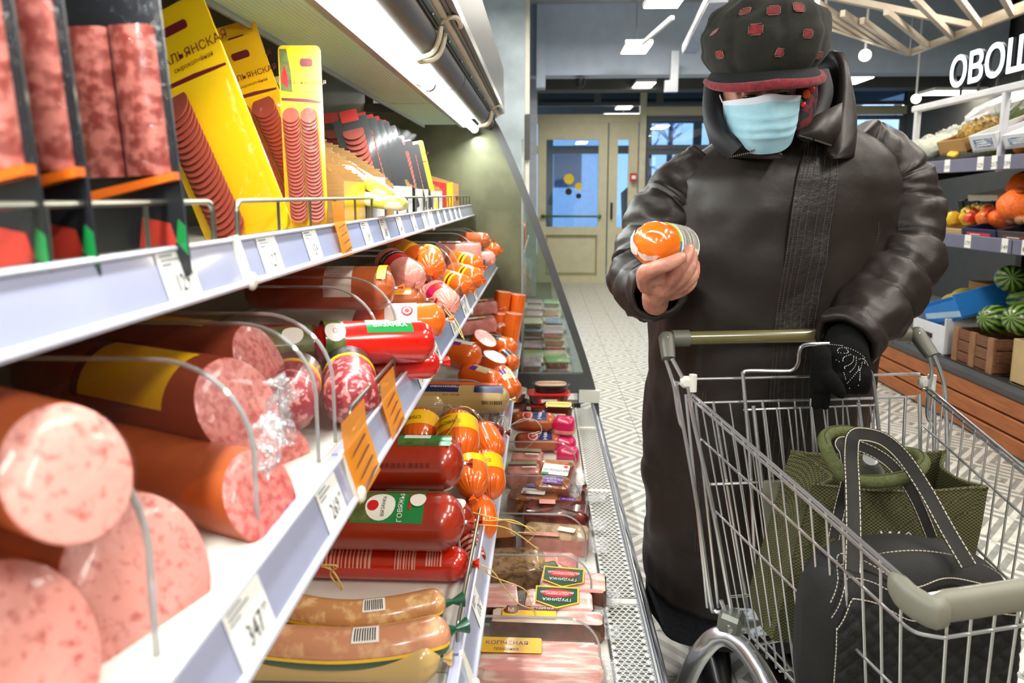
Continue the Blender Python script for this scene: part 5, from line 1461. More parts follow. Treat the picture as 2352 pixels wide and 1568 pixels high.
b = MB(); M_ = Matrix.Translation((0, -.10, 0)) @ XZ
b.prism([(-.12, 0), (.105, 0), (.105, .115), (.02, .13), (-.05, .17), (-.12, .19)], -.002, .002, M_); b.build('side_panel', mat('red_board', (176, 34, 30), .5), t)
b = MB(); b.prism([(.105, 0), (.128, 0), (.128, .12), (.105, .115)], -.002, .0025, M_); b.build('yellow_edge', M_YEL2, t)
b = MB(); M2 = Matrix.Translation((0, .10, 0)) @ XZ; b.prism([(-.12, 0), (.125, 0), (.125, .115), (-.12, .19)], -.002, .002, M2); b.build('side_panel', M_CARD, t)
MB().box((.125, 0, .025), (.004, .196, .05)).build('front_panel', M_CARD, t)
MB().box((0, 0, .002), (.24, .196, .004)).build('bottom_panel', M_CARD, t)
MB().text('ЕСТЬ', .026, lambda u, v: M_ @ V((u - .005, v + .108, .0035))).build('lettering', M_WTEXT, t)
MB().text('ЕСТЬ!', .018, lambda u, v: M_ @ V((u + .055, v + .075, .0035))).build('lettering', mat('dark_red_print', (110, 24, 12), .4), t)
# yellow-green soft packs lying in the first tray, cheese box behind
M_WAVE = mat('cream_wave_print', (244, 240, 196), .35, rgb2=(206, 206, 60), scale=16, lo=.52, hi=.56, detail=1, coat=.5)
for k, (px, py, D, rl, lab) in enumerate(((846, 420, 1.42, 32, 'cream and yellow-green soft pack sloping out of the yellow-lined tray'), (868, 462, 1.40, 8, 'cream and yellow-green soft pack lying flat behind the wire fence'))):
    c = P(px, py, D)
    t = thing('soft_pack', lab, 'soft pack', c, (0, R(rl), R(5)), 'cream soft packs')
    b = MB(); b.loft([[V((p[0] * s_, p[1] * s_, z)) for p in rounded(.12, .09, .018)] for z, s_ in ((-.013, .8), (-.008, 1), (.006, 1), (.014, .85), (.0165, .4))]); b.build('pouch', M_WAVE, t, sharp=70)
    b = MB(); b.prism([(.012 * math.cos(2 * PI * i / 20), .018 * math.sin(2 * PI * i / 20)) for i in range(20)], .0165, .0175, Matrix.Translation((-.045, -.01, 0))); b.build('red_emblem', M_REDP, t)
    b = MB(); b.prism([(.010 * math.cos(2 * PI * i / 20), .015 * math.sin(2 * PI * i / 20)) for i in range(20)], .0175, .0182, Matrix.Translation((-.045, -.01, 0))); b.build('emblem_center', M_WLAB, t)
t = thing('cheese_box', 'cream box with green and red emblem and dark lettering behind the yellow packs', 'box', P(632, 300, 1.30), (0, R(-8), R(6)))
MB().box((0, 0, 0), (.085, .03, .19), bev=.003).build('carton', M_CREAML, t)
MB().text('СЫРНЫЙ', .021, lambda u, v: V((u + .0, -.0165, v + .043))).build('lettering', M_TEXT, t)
b = MB(); b.prism([(.015 * math.cos(2 * PI * i / 20), .013 * math.sin(2 * PI * i / 20)) for i in range(20)], .0155, .0163, XZ @ Matrix.Translation((.012, .075, 0))); b.build('emblem', M_GRN, t)
b = MB(); b.prism([(.011 * math.cos(2 * PI * i / 20), .005 * math.sin(2 * PI * i / 20)) for i in range(20)], .0163, .0168, XZ @ Matrix.Translation((.012, .075, 0))); b.build('emblem_band', M_REDP, t)
MB().box((.0, -.0157, -.03), (.075, .001, .05)).build('label_panel', M_YEL, t)
ordw = ('first', 'second', 'third', 'fourth', 'fifth', 'sixth')
for k, (px, py, D) in enumerate(((824, 330, 1.70), (845, 335, 1.74), (862, 338, 1.79), (876, 340, 1.84), (892, 348, 1.88), (905, 372, 1.92))):
    card_pack('clear salami pack with red label, %s of the row in the white-front tray' % ordw[k], P(px, py, D) + V((0, 0, -.02)), R(-14), R(12), .085, .235, R(-4), GC2, 'clear', ns=12)
for k, (px, py, D) in enumerate(((928, 385, 2.02), (945, 390, 2.12), (960, 400, 2.25))):
    card_pack('dark-backed salami pack, %s of three in the trays beyond the clear row' % ordw[k], P(px, py, D) + V((0, 0, -.01)), R(-12), R(12), .085, .23, R(-4), GC2, 'clear' if k < 2 else 'yellow', rows=1, ns=12)
card_pack('clear-topped pack standing apart in the dim rear of the top shelf', P(785, 300, 1.85) + V((-.02, 0, -.05)), R(-6), R(12), .08, .22, 0, GC2, 'clear', ns=8)

# ================================================================== the next case along, seen through the end glass
case2 = wthing('refrigerated_case', 'second refrigerated case with meat trays, beyond the glass end panel', 'display case', (-.3, 5, 0))
Y2, Y3 = 3.33, 6.45
yc, yl = (Y2 + Y3) / 2, Y3 - Y2
MB().box((-.3, yc, .14), (1.0, yl, .28)).build('plinth', DARK_FRAME, case2)
MB().box((-.30, yc, .29), (.98, yl, .02)).build('deck', M_SHELF, case2)
MB().box((-.84, yc, 1.1), (.06, yl, 1.7)).build('back_panel', M_OLIVE, case2)
MB().box((-.47, yc, .93), (.70, yl, .02)).build('shelf', M_SHELF, case2)
MB().box((-.47, yc, .62), (.62, yl, .02)).build('shelf', M_SHELF, case2)
MB().box((.20, yc, .31), (.03, yl, .06)).build('bumper', M_RAIL, case2)
rt = random.Random(11)
G2, n2 = 'meat trays in the second case', 0
cols = [M_PINKM, M_SMOKED, M_PINKC, M_MARBLE, M_FACE_RD]
lids = [mat('pale_tray_lid', (214, 214, 206), .3, coat=.5), mat('lilac_tray_lid', (196, 170, 200), .3, coat=.5), mat('green_tray_lid', (150, 190, 140), .3, coat=.5), mat('blue_tray_lid', (120, 150, 200), .3, coat=.5)]
words = ['pale', 'lilac', 'green', 'blue']
for j in range(9):
    for i, x in enumerate((-.06, .09)):
        y = 3.55 + j * .30
        for k in range(rt.choice((1, 2, 2, 3)) if j else (1 if i else 3)):
            ci, li = rt.randrange(5), rt.randrange(4)
            t = thing('meat_tray', '%s-lidded meat tray, %s layer, row %s of the second case, %s side' % (words[li], ('bottom', 'middle', 'top')[k], ('one', 'two', 'three', 'four', 'five', 'six', 'seven', 'eight', 'nine')[j], ('shelf', 'aisle')[i]),
                      'meat tray', (x + rt.uniform(-.01, .01), y + rt.uniform(-.02, .02), .301 + .047 * k), (0, 0, rt.uniform(-.12, .12)), G2)
            b = MB(); b.loft([[V((p[0] * s_, p[1] * s_, z)) for p in rounded(.13, .19, .015, 3)] for z, s_ in ((0, .86), (.035, .97))]); b.build('tray', cols[ci], t, sharp=50)
            b = MB(); b.loft([[V((p[0] * s_, p[1] * s_, z)) for p in rounded(.135, .20, .015, 3)] for z, s_ in ((.034, 1), (.040, 1), (.044, .9))]); b.build('lid', lids[li], t, sharp=50)
for j in range(7):
    y = 3.6 + j * .36
    li = rt.randrange(4)
    t = thing('meat_tray', 'upright meat pack, number %s along the second case upper shelf' % ('one', 'two', 'three', 'four', 'five', 'six', 'seven')[j], 'meat tray', (-.17, y, .941), (0, 0, rt.uniform(-.2, .2)), G2)
    MB().box((0, 0, .075), (.10, .05, .15), bev=.008).build('tray', cols[j % 5], t)
    MB().box((0, -.027, .08), (.07, .004, .08)).build('label', lids[li], t)
    t = thing('meat_tray', 'flat meat pack, number %s along the second case lower shelf' % ('one', 'two', 'three', 'four', 'five', 'six', 'seven')[j], 'meat tray', (-.22, y, .631), (0, 0, rt.uniform(-.2, .2)), G2)
    MB().box((0, 0, .05), (.12, .15, .10), bev=.012).build('tray', cols[(j + 2) % 5], t)
    MB().box((0, -.0, .102), (.08, .09, .004)).build('label', lids[(li + 1) % 4], t)
# ================================================================== the shopper
from mathutils.bvhtree import BVHTree
person = wthing('person', 'person in dark brown padded coat, patched cap and blue mask, holding a sausage', 'person', (.58, 1.8, 0))
M_SKIN = mat('skin', (196, 142, 122), .48, rgb2=(178, 116, 98), scale=40, lo=.35, hi=.7, sss=.12, bump=.25, bscale=130)
M_COAT = mat('brown_coat', (31, 24, 20), .47, rgb2=(38, 30, 26), scale=5, spec=.42, bump=.35, bscale=26)
M_COATD = mat('coat_lining', (26, 26, 32), .6, vary=.1)
M_STITCH = mat('coat_stitch', (84, 76, 70), .6)
M_CAP = mat('dark_green_felt', (30, 31, 26), .95, rgb2=(42, 43, 35), scale=25, sheen=.06, bump=.25, bscale=150)
M_CAPD = mat('navy_felt', (16, 18, 24), .9, vary=.15, scale=25, sheen=.03, bump=.25, bscale=150)
M_BURG = mat('burgundy_fuzz', (104, 26, 38), .95, rgb2=(140, 40, 52), scale=90, sheen=.15, bump=.6, bscale=200)
M_PATCH = mat('red_patch', (112, 22, 28), .8, rgb2=(150, 40, 44), scale=120, sheen=.3)
M_MASK = mat('mask_blue', (150, 198, 218), .75, rgb2=(166, 210, 226), scale=30, bump=.05, bscale=300)
M_MASKW = mat('mask_white', (222, 226, 238), .75, vary=.02)
M_KNIT = mat('black_knit', (8, 8, 9), .95, vary=.3, scale=200, spec=.2, bump=.6, bscale=260)
M_FUR = mat('black_boucle', (20, 20, 24), .95, rgb2=(34, 34, 40), scale=120, bump=1.0, bscale=120)

def remesh(name, b, m, parent, voxel=.004, smooth=6, label=None):
    me = b.mesh(name + '_raw', m, sharp=0)
    o = bpy.data.objects.new(name, me); COL.objects.link(o)
    md = o.modifiers.new('r', 'REMESH'); md.mode = 'VOXEL'; md.voxel_size = voxel; md.use_smooth_shade = True
    ms = o.modifiers.new('s', 'SMOOTH'); ms.iterations = smooth; ms.factor = .5
    dg = bpy.context.evaluated_depsgraph_get()
    me2 = bpy.data.meshes.new_from_object(o.evaluated_get(dg), depsgraph=dg)
    bpy.data.objects.remove(o); bpy.data.meshes.remove(me)
    me2.name = name
    if not me2.materials: me2.materials.append(m)
    me2.polygons.foreach_set('use_smooth', [True] * len(me2.polygons))
    return link(name, me2, parent, label)

# ---- head frame: x to the viewer's right, -y the way the face looks, z up
HEADC = P(1742, 212, 1.60)
HM = Matrix.Translation(HEADC) @ Euler((R(13), R(-3), R(-6))).to_matrix().to_4x4()
def head_pt(x, y, z): return HM @ V((x, y, z))
body = MB()
# head: shaped rings
rings = []
NH = 40
for z, rx, yf, yb in ((-.118, .028, -.078, -.03), (-.112, .042, -.088, -.015), (-.098, .055, -.094, .02), (-.075, .066, -.094, .045), (-.045, .072, -.090, .065), (-.015, .076, -.088, .08), (.012, .079, -.084, .09),
                      (.03, .080, -.088, .094), (.06, .079, -.088, .095), (.09, .070, -.075, .085), (.112, .05, -.05, .06), (.122, .02, -.02, .025)):
    rg = []
    for k in range(NH):
        a = 2 * PI * k / NH
        c, s_ = math.cos(a), math.sin(a)
        x = rx * math.copysign(abs(c) ** .9, c)
        y = (yb if s_ > 0 else -yf) * s_
        if s_ < 0 and -.02 < z < .025 and abs(abs(x) - .033) < .018: y += .010          # eye sockets
        rg.append(head_pt(x, y, z))
    rings.append(rg)
body.loft(rings)
body.loft([[head_pt(w * math.cos(a), -.083 - d * max(0, math.sin(a)), z) for a in [2 * PI * k / 10 for k in range(10)]] for z, w, d in ((.028, .009, .008), (.01, .010, .015), (-.01, .012, .022), (-.03, .017, .030), (-.04, .016, .022), (-.046, .010, .008))])
for sx in (-1, 1):
    body.ball(head_pt(sx * .033, -.074, .008), (.017, .012, .013), 12, 8)               # lowered lids over the eyes
    body.ball(head_pt(sx * .033, -.083, .034), (.022, .008, .008), 10, 6)               # brows
    body.ball(head_pt(sx * .078, .012, -.005), (.010, .018, .030), 10, 8)               # ears
    body.ball(head_pt(sx * .045, -.070, -.03), (.022, .018, .02), 10, 8)                # cheeks
body.tube([head_pt(-.025, -.094, -.07), head_pt(0, -.1, -.068), head_pt(.025, -.094, -.07)], [.004, .006, .004], 8)
body.tube([head_pt(0, .02, -.07), V((.575, 1.72, 1.43)), V((.585, 1.78, 1.34))], [.055, .06, .08], 16)
SH_R, EL_R, WR_R = V((.375, 1.79, 1.36)), P(1482, 618, 1.72), P(1512, 668, 1.50)
SH_L, EL_L, WR_L = V((.80, 1.80, 1.39)), P(2072, 590, 1.72), P(1938, 805, 1.49)
body.loft([[V((.585 + rx * math.cos(a), 1.80 + ry * math.sin(a), z)) for a in [2 * PI * k / 20 for k in range(20)]] for z, rx, ry in ((.72, .17, .12), (.85, .19, .13), (1.0, .17, .11), (1.2, .19, .12), (1.33, .19, .11), (1.40, .12, .09))])
for a_, b_, c_ in ((SH_R, EL_R, WR_R), (SH_L, EL_L, WR_L)):
    body.tube([V((.585, 1.8, 1.34)), a_, lerp(a_, b_, .5), b_, lerp(b_, c_, .5), c_], [.07, .058, .05, .042, .038, .029], 14)
for sx in (-1, 1):
    x = .585 + sx * .09
    body.tube([V((x, 1.8, .80)), V((x, 1.79, .48)), V((x + sx * .005, 1.82, .10)), V((x + sx * .01, 1.74, .045))], [.095, .062, .045, .035], 14)
# right hand under the sausage: palm, thumb, four fingers
def chain(b, pts, rs, n=10): b.tube(smooth_path([P(*p) for p in pts], 3), [lerp(rs[min(i // 3, len(rs) - 1)], rs[min(i // 3 + 1, len(rs) - 1)], (i % 3) / 3) for i in range((len(pts) - 1) * 3 + 1)], n); b.ball(P(*pts[-1]), rs[-1] * 1.0, 10, 8)
chain(body, [(1505, 700, 1.50), (1508, 672, 1.46), (1525, 650, 1.425), (1540, 640, 1.41)], [.028, .031, .033, .026], 14)
body.ball(P(1512, 634, 1.392), (.024, .018, .020), 12, 8)
chain(body, [(1490, 655, 1.43), (1484, 630, 1.39), (1500, 617, 1.345), (1535, 606, 1.318), (1566, 591, 1.327)], [.024, .021, .0155, .0145, .0115])
chain(body, [(1530, 655, 1.41), (1550, 632, 1.365), (1573, 600, 1.352), (1585, 570, 1.375)], [.017, .0145, .0128, .0105])
chain(body, [(1540, 662, 1.425), (1566, 640, 1.38), (1587, 612, 1.375), (1591, 585, 1.40)], [.017, .0145, .0128, .0105])
chain(body, [(1545, 668, 1.44), (1573, 652, 1.40), (1593, 632, 1.40), (1597, 606, 1.43)], [.016, .014, .0122, .010])
chain(body, [(1540, 676, 1.455), (1568, 667, 1.425), (1588, 652, 1.43), (1593, 630, 1.46)], [.015, .0125, .011, .009])
# left hand, gripping inside the glove
chain(body, [(1938, 800, 1.50), (1942, 830, 1.455), (1940, 855, 1.44)], [.026, .028, .022], 12)
for dx in range(4):
    chain(body, [(1915 + 18 * dx, 862, 1.44), (1912 + 19 * dx, 885, 1.45), (1915 + 18 * dx, 888, 1.485), (1918 + 18 * dx, 868, 1.50)], [.009, .008, .007, .006], 8)
chain(body, [(1915, 830, 1.46), (1896, 850, 1.44), (1893, 872, 1.45)], [.011, .009, .007], 8)
bo = remesh('body', body, M_SKIN, person, .0030, 3)
# nails, eyes half closed under the lids
def nail(px, py, D, up, r=.0065):
    c = P(px, py, D); n = (V((0, 0, HC)) - c).normalized()
    Mx = Matrix.Translation(c) @ n.to_track_quat('Z', 'Y').to_matrix().to_4x4() @ Matrix.Rotation(up, 4, 'Z')
    b = MB(); b.M = Mx
    b.ball((0, 0, 0), (r * .8, r * 1.15, .002), 10, 6)
    b.build('fingernail', mat('nail', (214, 164, 146), .25, coat=.4), bo)
nail(1566, 589, 1.317, -1.0)
nail(1586, 568, 1.365, -.2, .005)
for sx in (-1, 1):
    c = head_pt(sx * .033, -.080, .003)
    b = MB(); b.M = HM; b.ball((sx * .033, -.0795, .001), (.0125, .008, .006), 12, 8); b.build('eye', mat('eye_dark', (60, 46, 40), .2, coat=.6), bo)
    b = MB(); b.M = HM; b.tube([(sx * .033 - .016, -.082, .0), (sx * .033, -.0895, -.003), (sx * .033 + .016, -.082, .0)], .0012, 5); b.build('eyelash', M_TEXT, bo)
    b = MB(); b.M = HM; b.tube([(sx * .012 if sx > 0 else -.012, -.091, .032), (sx * .033, -.093, .036), (sx * .056, -.084, .03)], [.002, .0035, .0015], 6); b.build('eyebrow', mat('brow_hair', (92, 70, 58), .9), bo)

# ---- coat body
CR = [(.258, .566, .272, .205), (.32, .566, .276, .208), (.50, .567, .284, .212), (.70, .570, .284, .208), (.90, .574, .284, .205), (1.05, .580, .288, .205), (1.18, .590, .292, .203), (1.28, .597, .290, .195), (1.355, .606, .276, .178), (1.41, .618, .240, .155), (1.45, .624, .190, .13), (1.475, .612, .145, .118), (1.49, .60, .12, .11)]
def coat_ring(z):
    for i in range(len(CR) - 1):
        if CR[i][0] <= z <= CR[i + 1][0] + 1e-6:
            t = (z - CR[i][0]) / (CR[i + 1][0] - CR[i][0])
            return [lerp(CR[i][k], CR[i + 1][k], t) for k in (1, 2, 3)]
    return CR[-1][1:]
def coat_pt(a, z, off=0.0):
    cx, rx, ry = coat_ring(z)
    lean = -.05 * max(0, (z - .95) / .5) ** 1.5
    c, s_ = math.cos(a), math.sin(a)
    d = .010 * noise.noise(V((a * 1.7, z * 5.0, 1.3))) + .006 * noise.noise(V((a * 5 + z * 3, z * 12, 7.7)))
    d += .0075 * noise.noise(V((a * 2.2 - z * 4, z * 9, 3.1))) * (1 if z < 1.3 else .4)
    fa = a + PI / 2
    for seam in (-.62, .66):                                            # princess seams
        d -= .007 * math.exp(-((fa - seam) / .022) ** 2)
    for zs in (.42, .62):                                               # quilting lines low on the coat
        d -= .004 * math.exp(-((z - zs - .02 * math.sin(a * 3)) / .012) ** 2)
    rr = 1 + (d + off) / .22
    e = .86
    return V((cx + rx * rr * math.copysign(abs(c) ** e, c), 1.80 + lean + (ry * rr) * math.copysign(abs(s_) ** e, s_), z))
NA, NZ = 120, 90
b = MB()
zs = [lerp(.258, 1.49, i / NZ) for i in range(NZ + 1)]
outer = [[coat_pt(2 * PI * k / NA, z) for k in range(NA)] for z in zs]
inner = [[coat_pt(2 * PI * k / NA, z, -.018) for k in range(NA)] for z in (.262, .34)]
b.loft(inner[::-1] + outer, False, False)
coat = b.build('coat', M_COAT, person, sharp=0)
b = MB()
b.loft([[coat_pt(a, z, .0065 + .0015 * noise.noise(V((a * 40, z * 60, 0)))) for a in [lerp(-PI / 2 - .085, -PI / 2 + .15, k / 8) for k in range(9)]] for z in [lerp(.27, 1.44, i / 110) for i in range(111)]], False, False, False, False)
pl = b.build('placket', mat('placket_cloth', (27, 23, 22), .46, rgb2=(38, 32, 30), scale=60, bump=.5, bscale=90), coat)
b = MB()
for fa in (-.078, -.055, -.03, .0, .05, .10, .142):
    prev = None
    for i in range(190):
        z0 = lerp(.30, 1.435, i / 190); z1 = z0 + .0035
        p, q = coat_pt(-PI / 2 + fa, z0, .0085), coat_pt(-PI / 2 + fa, z1, .0085)
        b.bar(p, q, .0011, .0011)
for fa in (-.605, -.635, .645, .675):
    for i in range(170):
        z0 = lerp(.30, 1.36, i / 170)
        b.bar(coat_pt(-PI / 2 + fa, z0, .0015), coat_pt(-PI / 2 + fa, z0 + .0035, .0015), .0011, .0011)
b.build('stitching', M_STITCH, coat)['kind'] = 'stuff'
# pocket welt low on the viewer's left
b = MB(); b.loft([[coat_pt(lerp(-PI / 2 - .80, -PI / 2 - .62, k / 4), z, .004) for k in range(5)] for z in [lerp(.86, 1.0, i / 8) for i in range(9)]], False, False, False, False)
b.build('pocket_welt', M_COAT, coat)

# ---- sleeves: padded tubes with cross seams and folds
def sleeve(name, pts, rs, seams, seed, cuff_in=.02):
    path = smooth_path(pts, 14)
    n = len(path)
    R_ = [lerp(rs[min(int(i / 14), len(rs) - 1)], rs[min(int(i / 14) + 1, len(rs) - 1)], (i % 14) / 14) for i in range(n)]
    m = 40
    t0 = (path[1] - path[0]).normalized(); u = t0.orthogonal().normalized(); prev = t0
    rings = []
    for i in range(n):
        t = (path[min(i + 1, n - 1)] - path[max(i - 1, 0)]).normalized()
        ax = prev.cross(t)
        if ax.length > 1e-8: u = Matrix.Rotation(prev.angle(t), 3, ax.normalized()) @ u
        u = (u - t * u.dot(t)).normalized(); w = t.cross(u); prev = t
        s_ = i / (n - 1)
        rg = []
        for k in range(m):
            a = 2 * PI * k / m
            d = .009 * noise.noise(V((math.cos(a) * 1.5, math.sin(a) * 1.5 + seed, s_ * 11))) + .004 * noise.noise(V((math.cos(a) * 2 + s_ * 14, math.sin(a) * 6, s_ * 40 + seed))) + .006 * noise.noise(V((math.cos(a) * 3 + s_ * 8, math.sin(a) * 3, s_ * 22 + seed)))
            for q in seams:
                d -= .010 * math.exp(-((s_ - q - .012 * math.sin(a * 2 + seed)) / .012) ** 2)
                d += .004 * math.exp(-((s_ - q - .05) / .03) ** 2)
            r = R_[i] + d
            rg.append(path[i] + (u * math.cos(a) + w * math.sin(a)) * r)
        rings.append(rg)
    c = path[-1]
    inn = [[c + (p - c) * .82 for p in rings[-1]], [path[-4] + (p - path[-4]) * .78 for p in rings[-4]]]
    b = MB(); b.loft(rings + inn, True, False)
    o = b.build(name, M_COAT, person, sharp=0)
    return o
sl = sleeve('sleeve', [V((.43, 1.76, 1.385)), V((.345, 1.765, 1.30)), P(1512, 520, 1.74), P(1476, 620, 1.70), P(1482, 660, 1.60), P(1510, 672, 1.50)],
       [.082, .092, .086, .080, .070, .062], (.30, .46, .62, .76, .90), 1.0)
sr = sleeve('sleeve', [V((.765, 1.755, 1.435)), V((.862, 1.765, 1.372)), P(2070, 470, 1.74), P(2074, 590, 1.68), P(2020, 690, 1.60), P(1942, 786, 1.50)],
       [.080, .088, .090, .088, .080, .066], (.24, .40, .55, .68, .80, .92), 4.0)
# shoulder seam puckers
# ---- stand-up collar with open zipped flaps
b = MB()
cols_ = []
NC = 46
for k in range(NC + 1):
    f = k / NC
    a = lerp(-PI / 2 + 2 * PI - .30, -PI / 2 + .42, f)                  # from the viewer's left flap round the back to the right flap
    fr = max(0, -math.sin(a))                                           # 1 at the front
    cx, cy = .572, 1.695
    zt = lerp(1.625, 1.475, fr ** 1.3) + (.03 if math.cos(a) > 0 else -.012) * (1 - fr * .6)
    zb = 1.415 - .02 * fr
    zt = lerp(zb + .02, zt, min(1, min(f, 1 - f) / .14) ** .6)
    ro = .150 + .022 * fr
    col_ = []
    for j in range(9):
        v = j / 8
        z = lerp(zb, zt, v)
        r = lerp(ro, .125 + .02 * fr, v) + .012 * math.sin(v * PI) + .006 * noise.noise(V((k * .25, v * 3, 2)))
        col_.append(V((cx + r * 1.0 * math.cos(a), cy + r * .98 * math.sin(a), z)))
    for j in range(9):
        v = 1 - j / 8
        z = lerp(zb, zt, v)
        r = lerp(ro, .125 + .02 * fr, v) - .018
        col_.append(V((cx + r * math.cos(a), cy + r * .98 * math.sin(a), z)))
    cols_.append(col_)
b.loft(cols_, True, True)
cl = b.build('collar', M_COAT, coat, sharp=0)
# folded flap with zip on the viewer's right, and the smaller one on the left
def flap(pix, name, zipidx):
    b = MB()
    q = [P(*p) for p in pix]
    c = sum(q, V()) / len(q)
    n = len(q)
    b.add(q + [c + V((0, -.012, 0))] + [p + V((0, .014, 0)) for p in q], [(i, (i + 1) % n, n) for i in range(n)] + [((i + 1) % n, i, n + 1 + i, n + 1 + (i + 1) % n) for i in range(n)])
    o = b.build(name, M_COAT, coat, sharp=0)
    b = MB()
    zp = [q[i] + V((0, -.004, 0)) for i in zipidx]
    m = 0
    for i in range(len(zp) - 1):
        L = (zp[i + 1] - zp[i]).length
        for k in range(int(L / .0042)):
            p = lerp(zp[i], zp[i + 1], k * .0042 / L)
            b.box(p, (.0026, .005, .0036))
    b.build('zip_teeth', mat('zip_metal', (120, 116, 106), .3, .9), o)['kind'] = 'stuff'
flap([(1838, 300, 1.535), (1880, 262, 1.56), (1935, 235, 1.60), (1932, 300, 1.57), (1912, 336, 1.545), (1870, 322, 1.53), (1836, 312, 1.53)], 'collar_flap', (6, 5, 4))
flap([(1638, 262, 1.57), (1672, 300, 1.54), (1730, 345, 1.53), (1715, 352, 1.535), (1668, 362, 1.545), (1632, 322, 1.565), (1618, 275, 1.585)], 'collar_flap', (2, 3, 4))
# dark hood lining and patterned scarf at the ear
b = MB(); b.tube(smooth_path([P(1640, 190, 1.62), P(1636, 250, 1.60), P(1652, 310, 1.56), P(1690, 350, 1.545)], 5), [.022] * 16, 10); b.build('collar_lining', M_COATD, cl)
b = MB(); b.tube(smooth_path([P(1878, 168, 1.63), P(1888, 215, 1.62), P(1870, 270, 1.60), P(1850, 305, 1.57)], 5), [.024] * 16, 10); b.build('collar_lining', M_COATD, cl)
M_SCARF = mat('scarf_print', (96, 18, 28), .8, rgb2=(22, 14, 18), scale=70, lo=.46, hi=.54, detail=1)
b = MB(); b.tube(smooth_path([P(1848, 180, 1.575), P(1850, 225, 1.57), P(1840, 275, 1.56), P(1826, 300, 1.555)], 5), [.022, .024, .025, .025, .025, .025, .024, .024, .024, .023, .022, .022, .02, .018, .016, .014], 12)
sc = b.build('scarf', M_SCARF, person, sharp=0)
for px, py, D, mm, r in ((1866, 190, 1.55, mat('green_yarn', (40, 170, 50), .9), .008), (1862, 204, 1.545, mat('red_yarn', (210, 40, 30), .9), .007), (1852, 216, 1.545, mat('orange_yarn', (226, 92, 36), .9), .009), (1866, 205, 1.55, M_REDP, .006), (1845, 240, 1.54, M_REDP, .006), (1838, 232, 1.54, M_GRN, .005)):
    b = MB(); b.ball(P(px, py, D), (r, r * .8, r * 1.1), 9, 7); b.build('yarn_knot', mm, sc)

# ---- face mask
b = MB()
rows = []
NU, NV_ = 28, 26
for i in range(NV_ + 1):
    v = i / NV_
    row = []
    for j in range(NU + 1):
        u = j / NU * 2 - 1
        side = abs(u)
        zt = -.010 + .012 * (1 - side ** 2) * 1.0 + .006 * math.exp(-(u / .2) ** 2)
        zb_ = lerp(-.121, -.082, side ** 2.2)
        z = lerp(zt, zb_, v)
        x = .083 * math.sin(u * 1.25) / math.sin(1.25) * (1 - .12 * v * side)
        y = -.112 + .075 * side ** 2.4 + .03 * max(0, v - .62) ** 1.2 * 1.2
        y -= .010 * math.exp(-(u / .28) ** 2) * (1 - v) + .010 * math.sin(v * PI) * (1 - side ** 2)
        for pz in (.36, .52, .68):
            dv = v - pz - .05 * side * (1 if pz > .5 else -1)
            y += -.0048 * (1 - side * .3) * (math.exp(-(max(0, dv) / .05) ** 2) if dv >= 0 else math.exp(-(dv / .008) ** 2))
        y += .0016 * noise.noise(V((u * 5, v * 6, 2)))
        row.append(HM @ V((x, y, z)))
    rows.append(row)
b.loft(rows[3:], False, False, False, False)
mk = b.build('face_mask', M_MASK, person, sharp=0)
b = MB(); b.loft(rows[:4], False, False, False, False); b.build('mask_top_band', M_MASKW, mk, sharp=0)
for j0, e in ((NU, 1), (0, -1)):
    top, bot = rows[1][j0], rows[NV_ - 2][j0]
    ear = head_pt(e * .084, .02, .015); ear2 = head_pt(e * .086, .02, -.03)
    b = MB(); b.tube(smooth_path([top, lerp(top, ear, .5) + V((e * .004, -.006, 0)), ear, ear2, lerp(bot, ear2, .5) + V((e * .004, -.004, 0)), bot], 5), .0017, 6); b.build('ear_loop', M_MASKW, mk)

# ---- patched baker-boy cap
CC = P(1757, 97, 1.575)
CRX, CRY, CRZ = .134, .146, .104
CM = Matrix.Translation(CC) @ Euler((R(9), R(-5), R(-4))).to_matrix().to_4x4()
b = MB()
rg_ = []
for i in range(26):
    t = lerp(-1.12, PI / 2 - .02, i / 25)
    rg = []
    for k in range(96):
        a = 2 * PI * k / 96
        g = 1 - .035 * max(0, math.cos(8 * a)) ** 10 * max(0, math.cos(t)) ** .5
        w = .006 * noise.noise(V((math.cos(a) * 2.2, math.sin(a) * 2.2, t * 2.0))) + .008 * noise.noise(V((a * .9, t * 3, 5)))
        r = max(.02, math.cos(t))
        rr = r * g + w / .14
        if t < -.3: rr = rr * (1 - .05 * (-.3 - t)) + .10 * (-.3 - t) ** 2
        rg.append(CM @ V((CRX * rr * math.cos(a), CRY * rr * math.sin(a), CRZ * math.sin(t) * (1.0 if t > 0 else .95) + w)))
    rg_.append(rg)
b.loft(rg_, True, True)
cap = b.build('cap', M_CAP, person, sharp=0)
capb = BVHTree.FromPolygons([v.co.copy() for v in cap.data.vertices], [tuple(p.vertices) for p in cap.data.polygons])
BANDC = head_pt(0.004, .005, .060)
b = MB()
bm_ = lambda a, r, z: HM @ V((.004 + .094 * r * math.cos(a), .0 + .108 * r * math.sin(a), z))
b.loft([[bm_(2 * PI * k / 48, r, z) for k in range(48)] for r, z in ((1.0, .036), (1.03, .042), (1.04, .052), (1.0, .062), (.9, .068))], False, False)
b.build('cap_band', M_CAPD, cap, sharp=0)
b = MB()
nb = 30
arc_a = [lerp(PI * 1.02, PI * 1.98, k / nb) for k in range(nb + 1)]
def brim_pt(a, e, dz=0):
    f = math.sin(a)                                                     # -1 at the front
    ext = .050 * e * max(0, -f) ** .6
    x = .004 + (.100 + .020 * e) * math.cos(a)
    y = .108 * f * 1.02 - ext
    z = .050 - .020 * e * max(0, -f) ** .4 - .010 * e * abs(math.cos(a)) + dz
    return HM @ V((x, y, z))
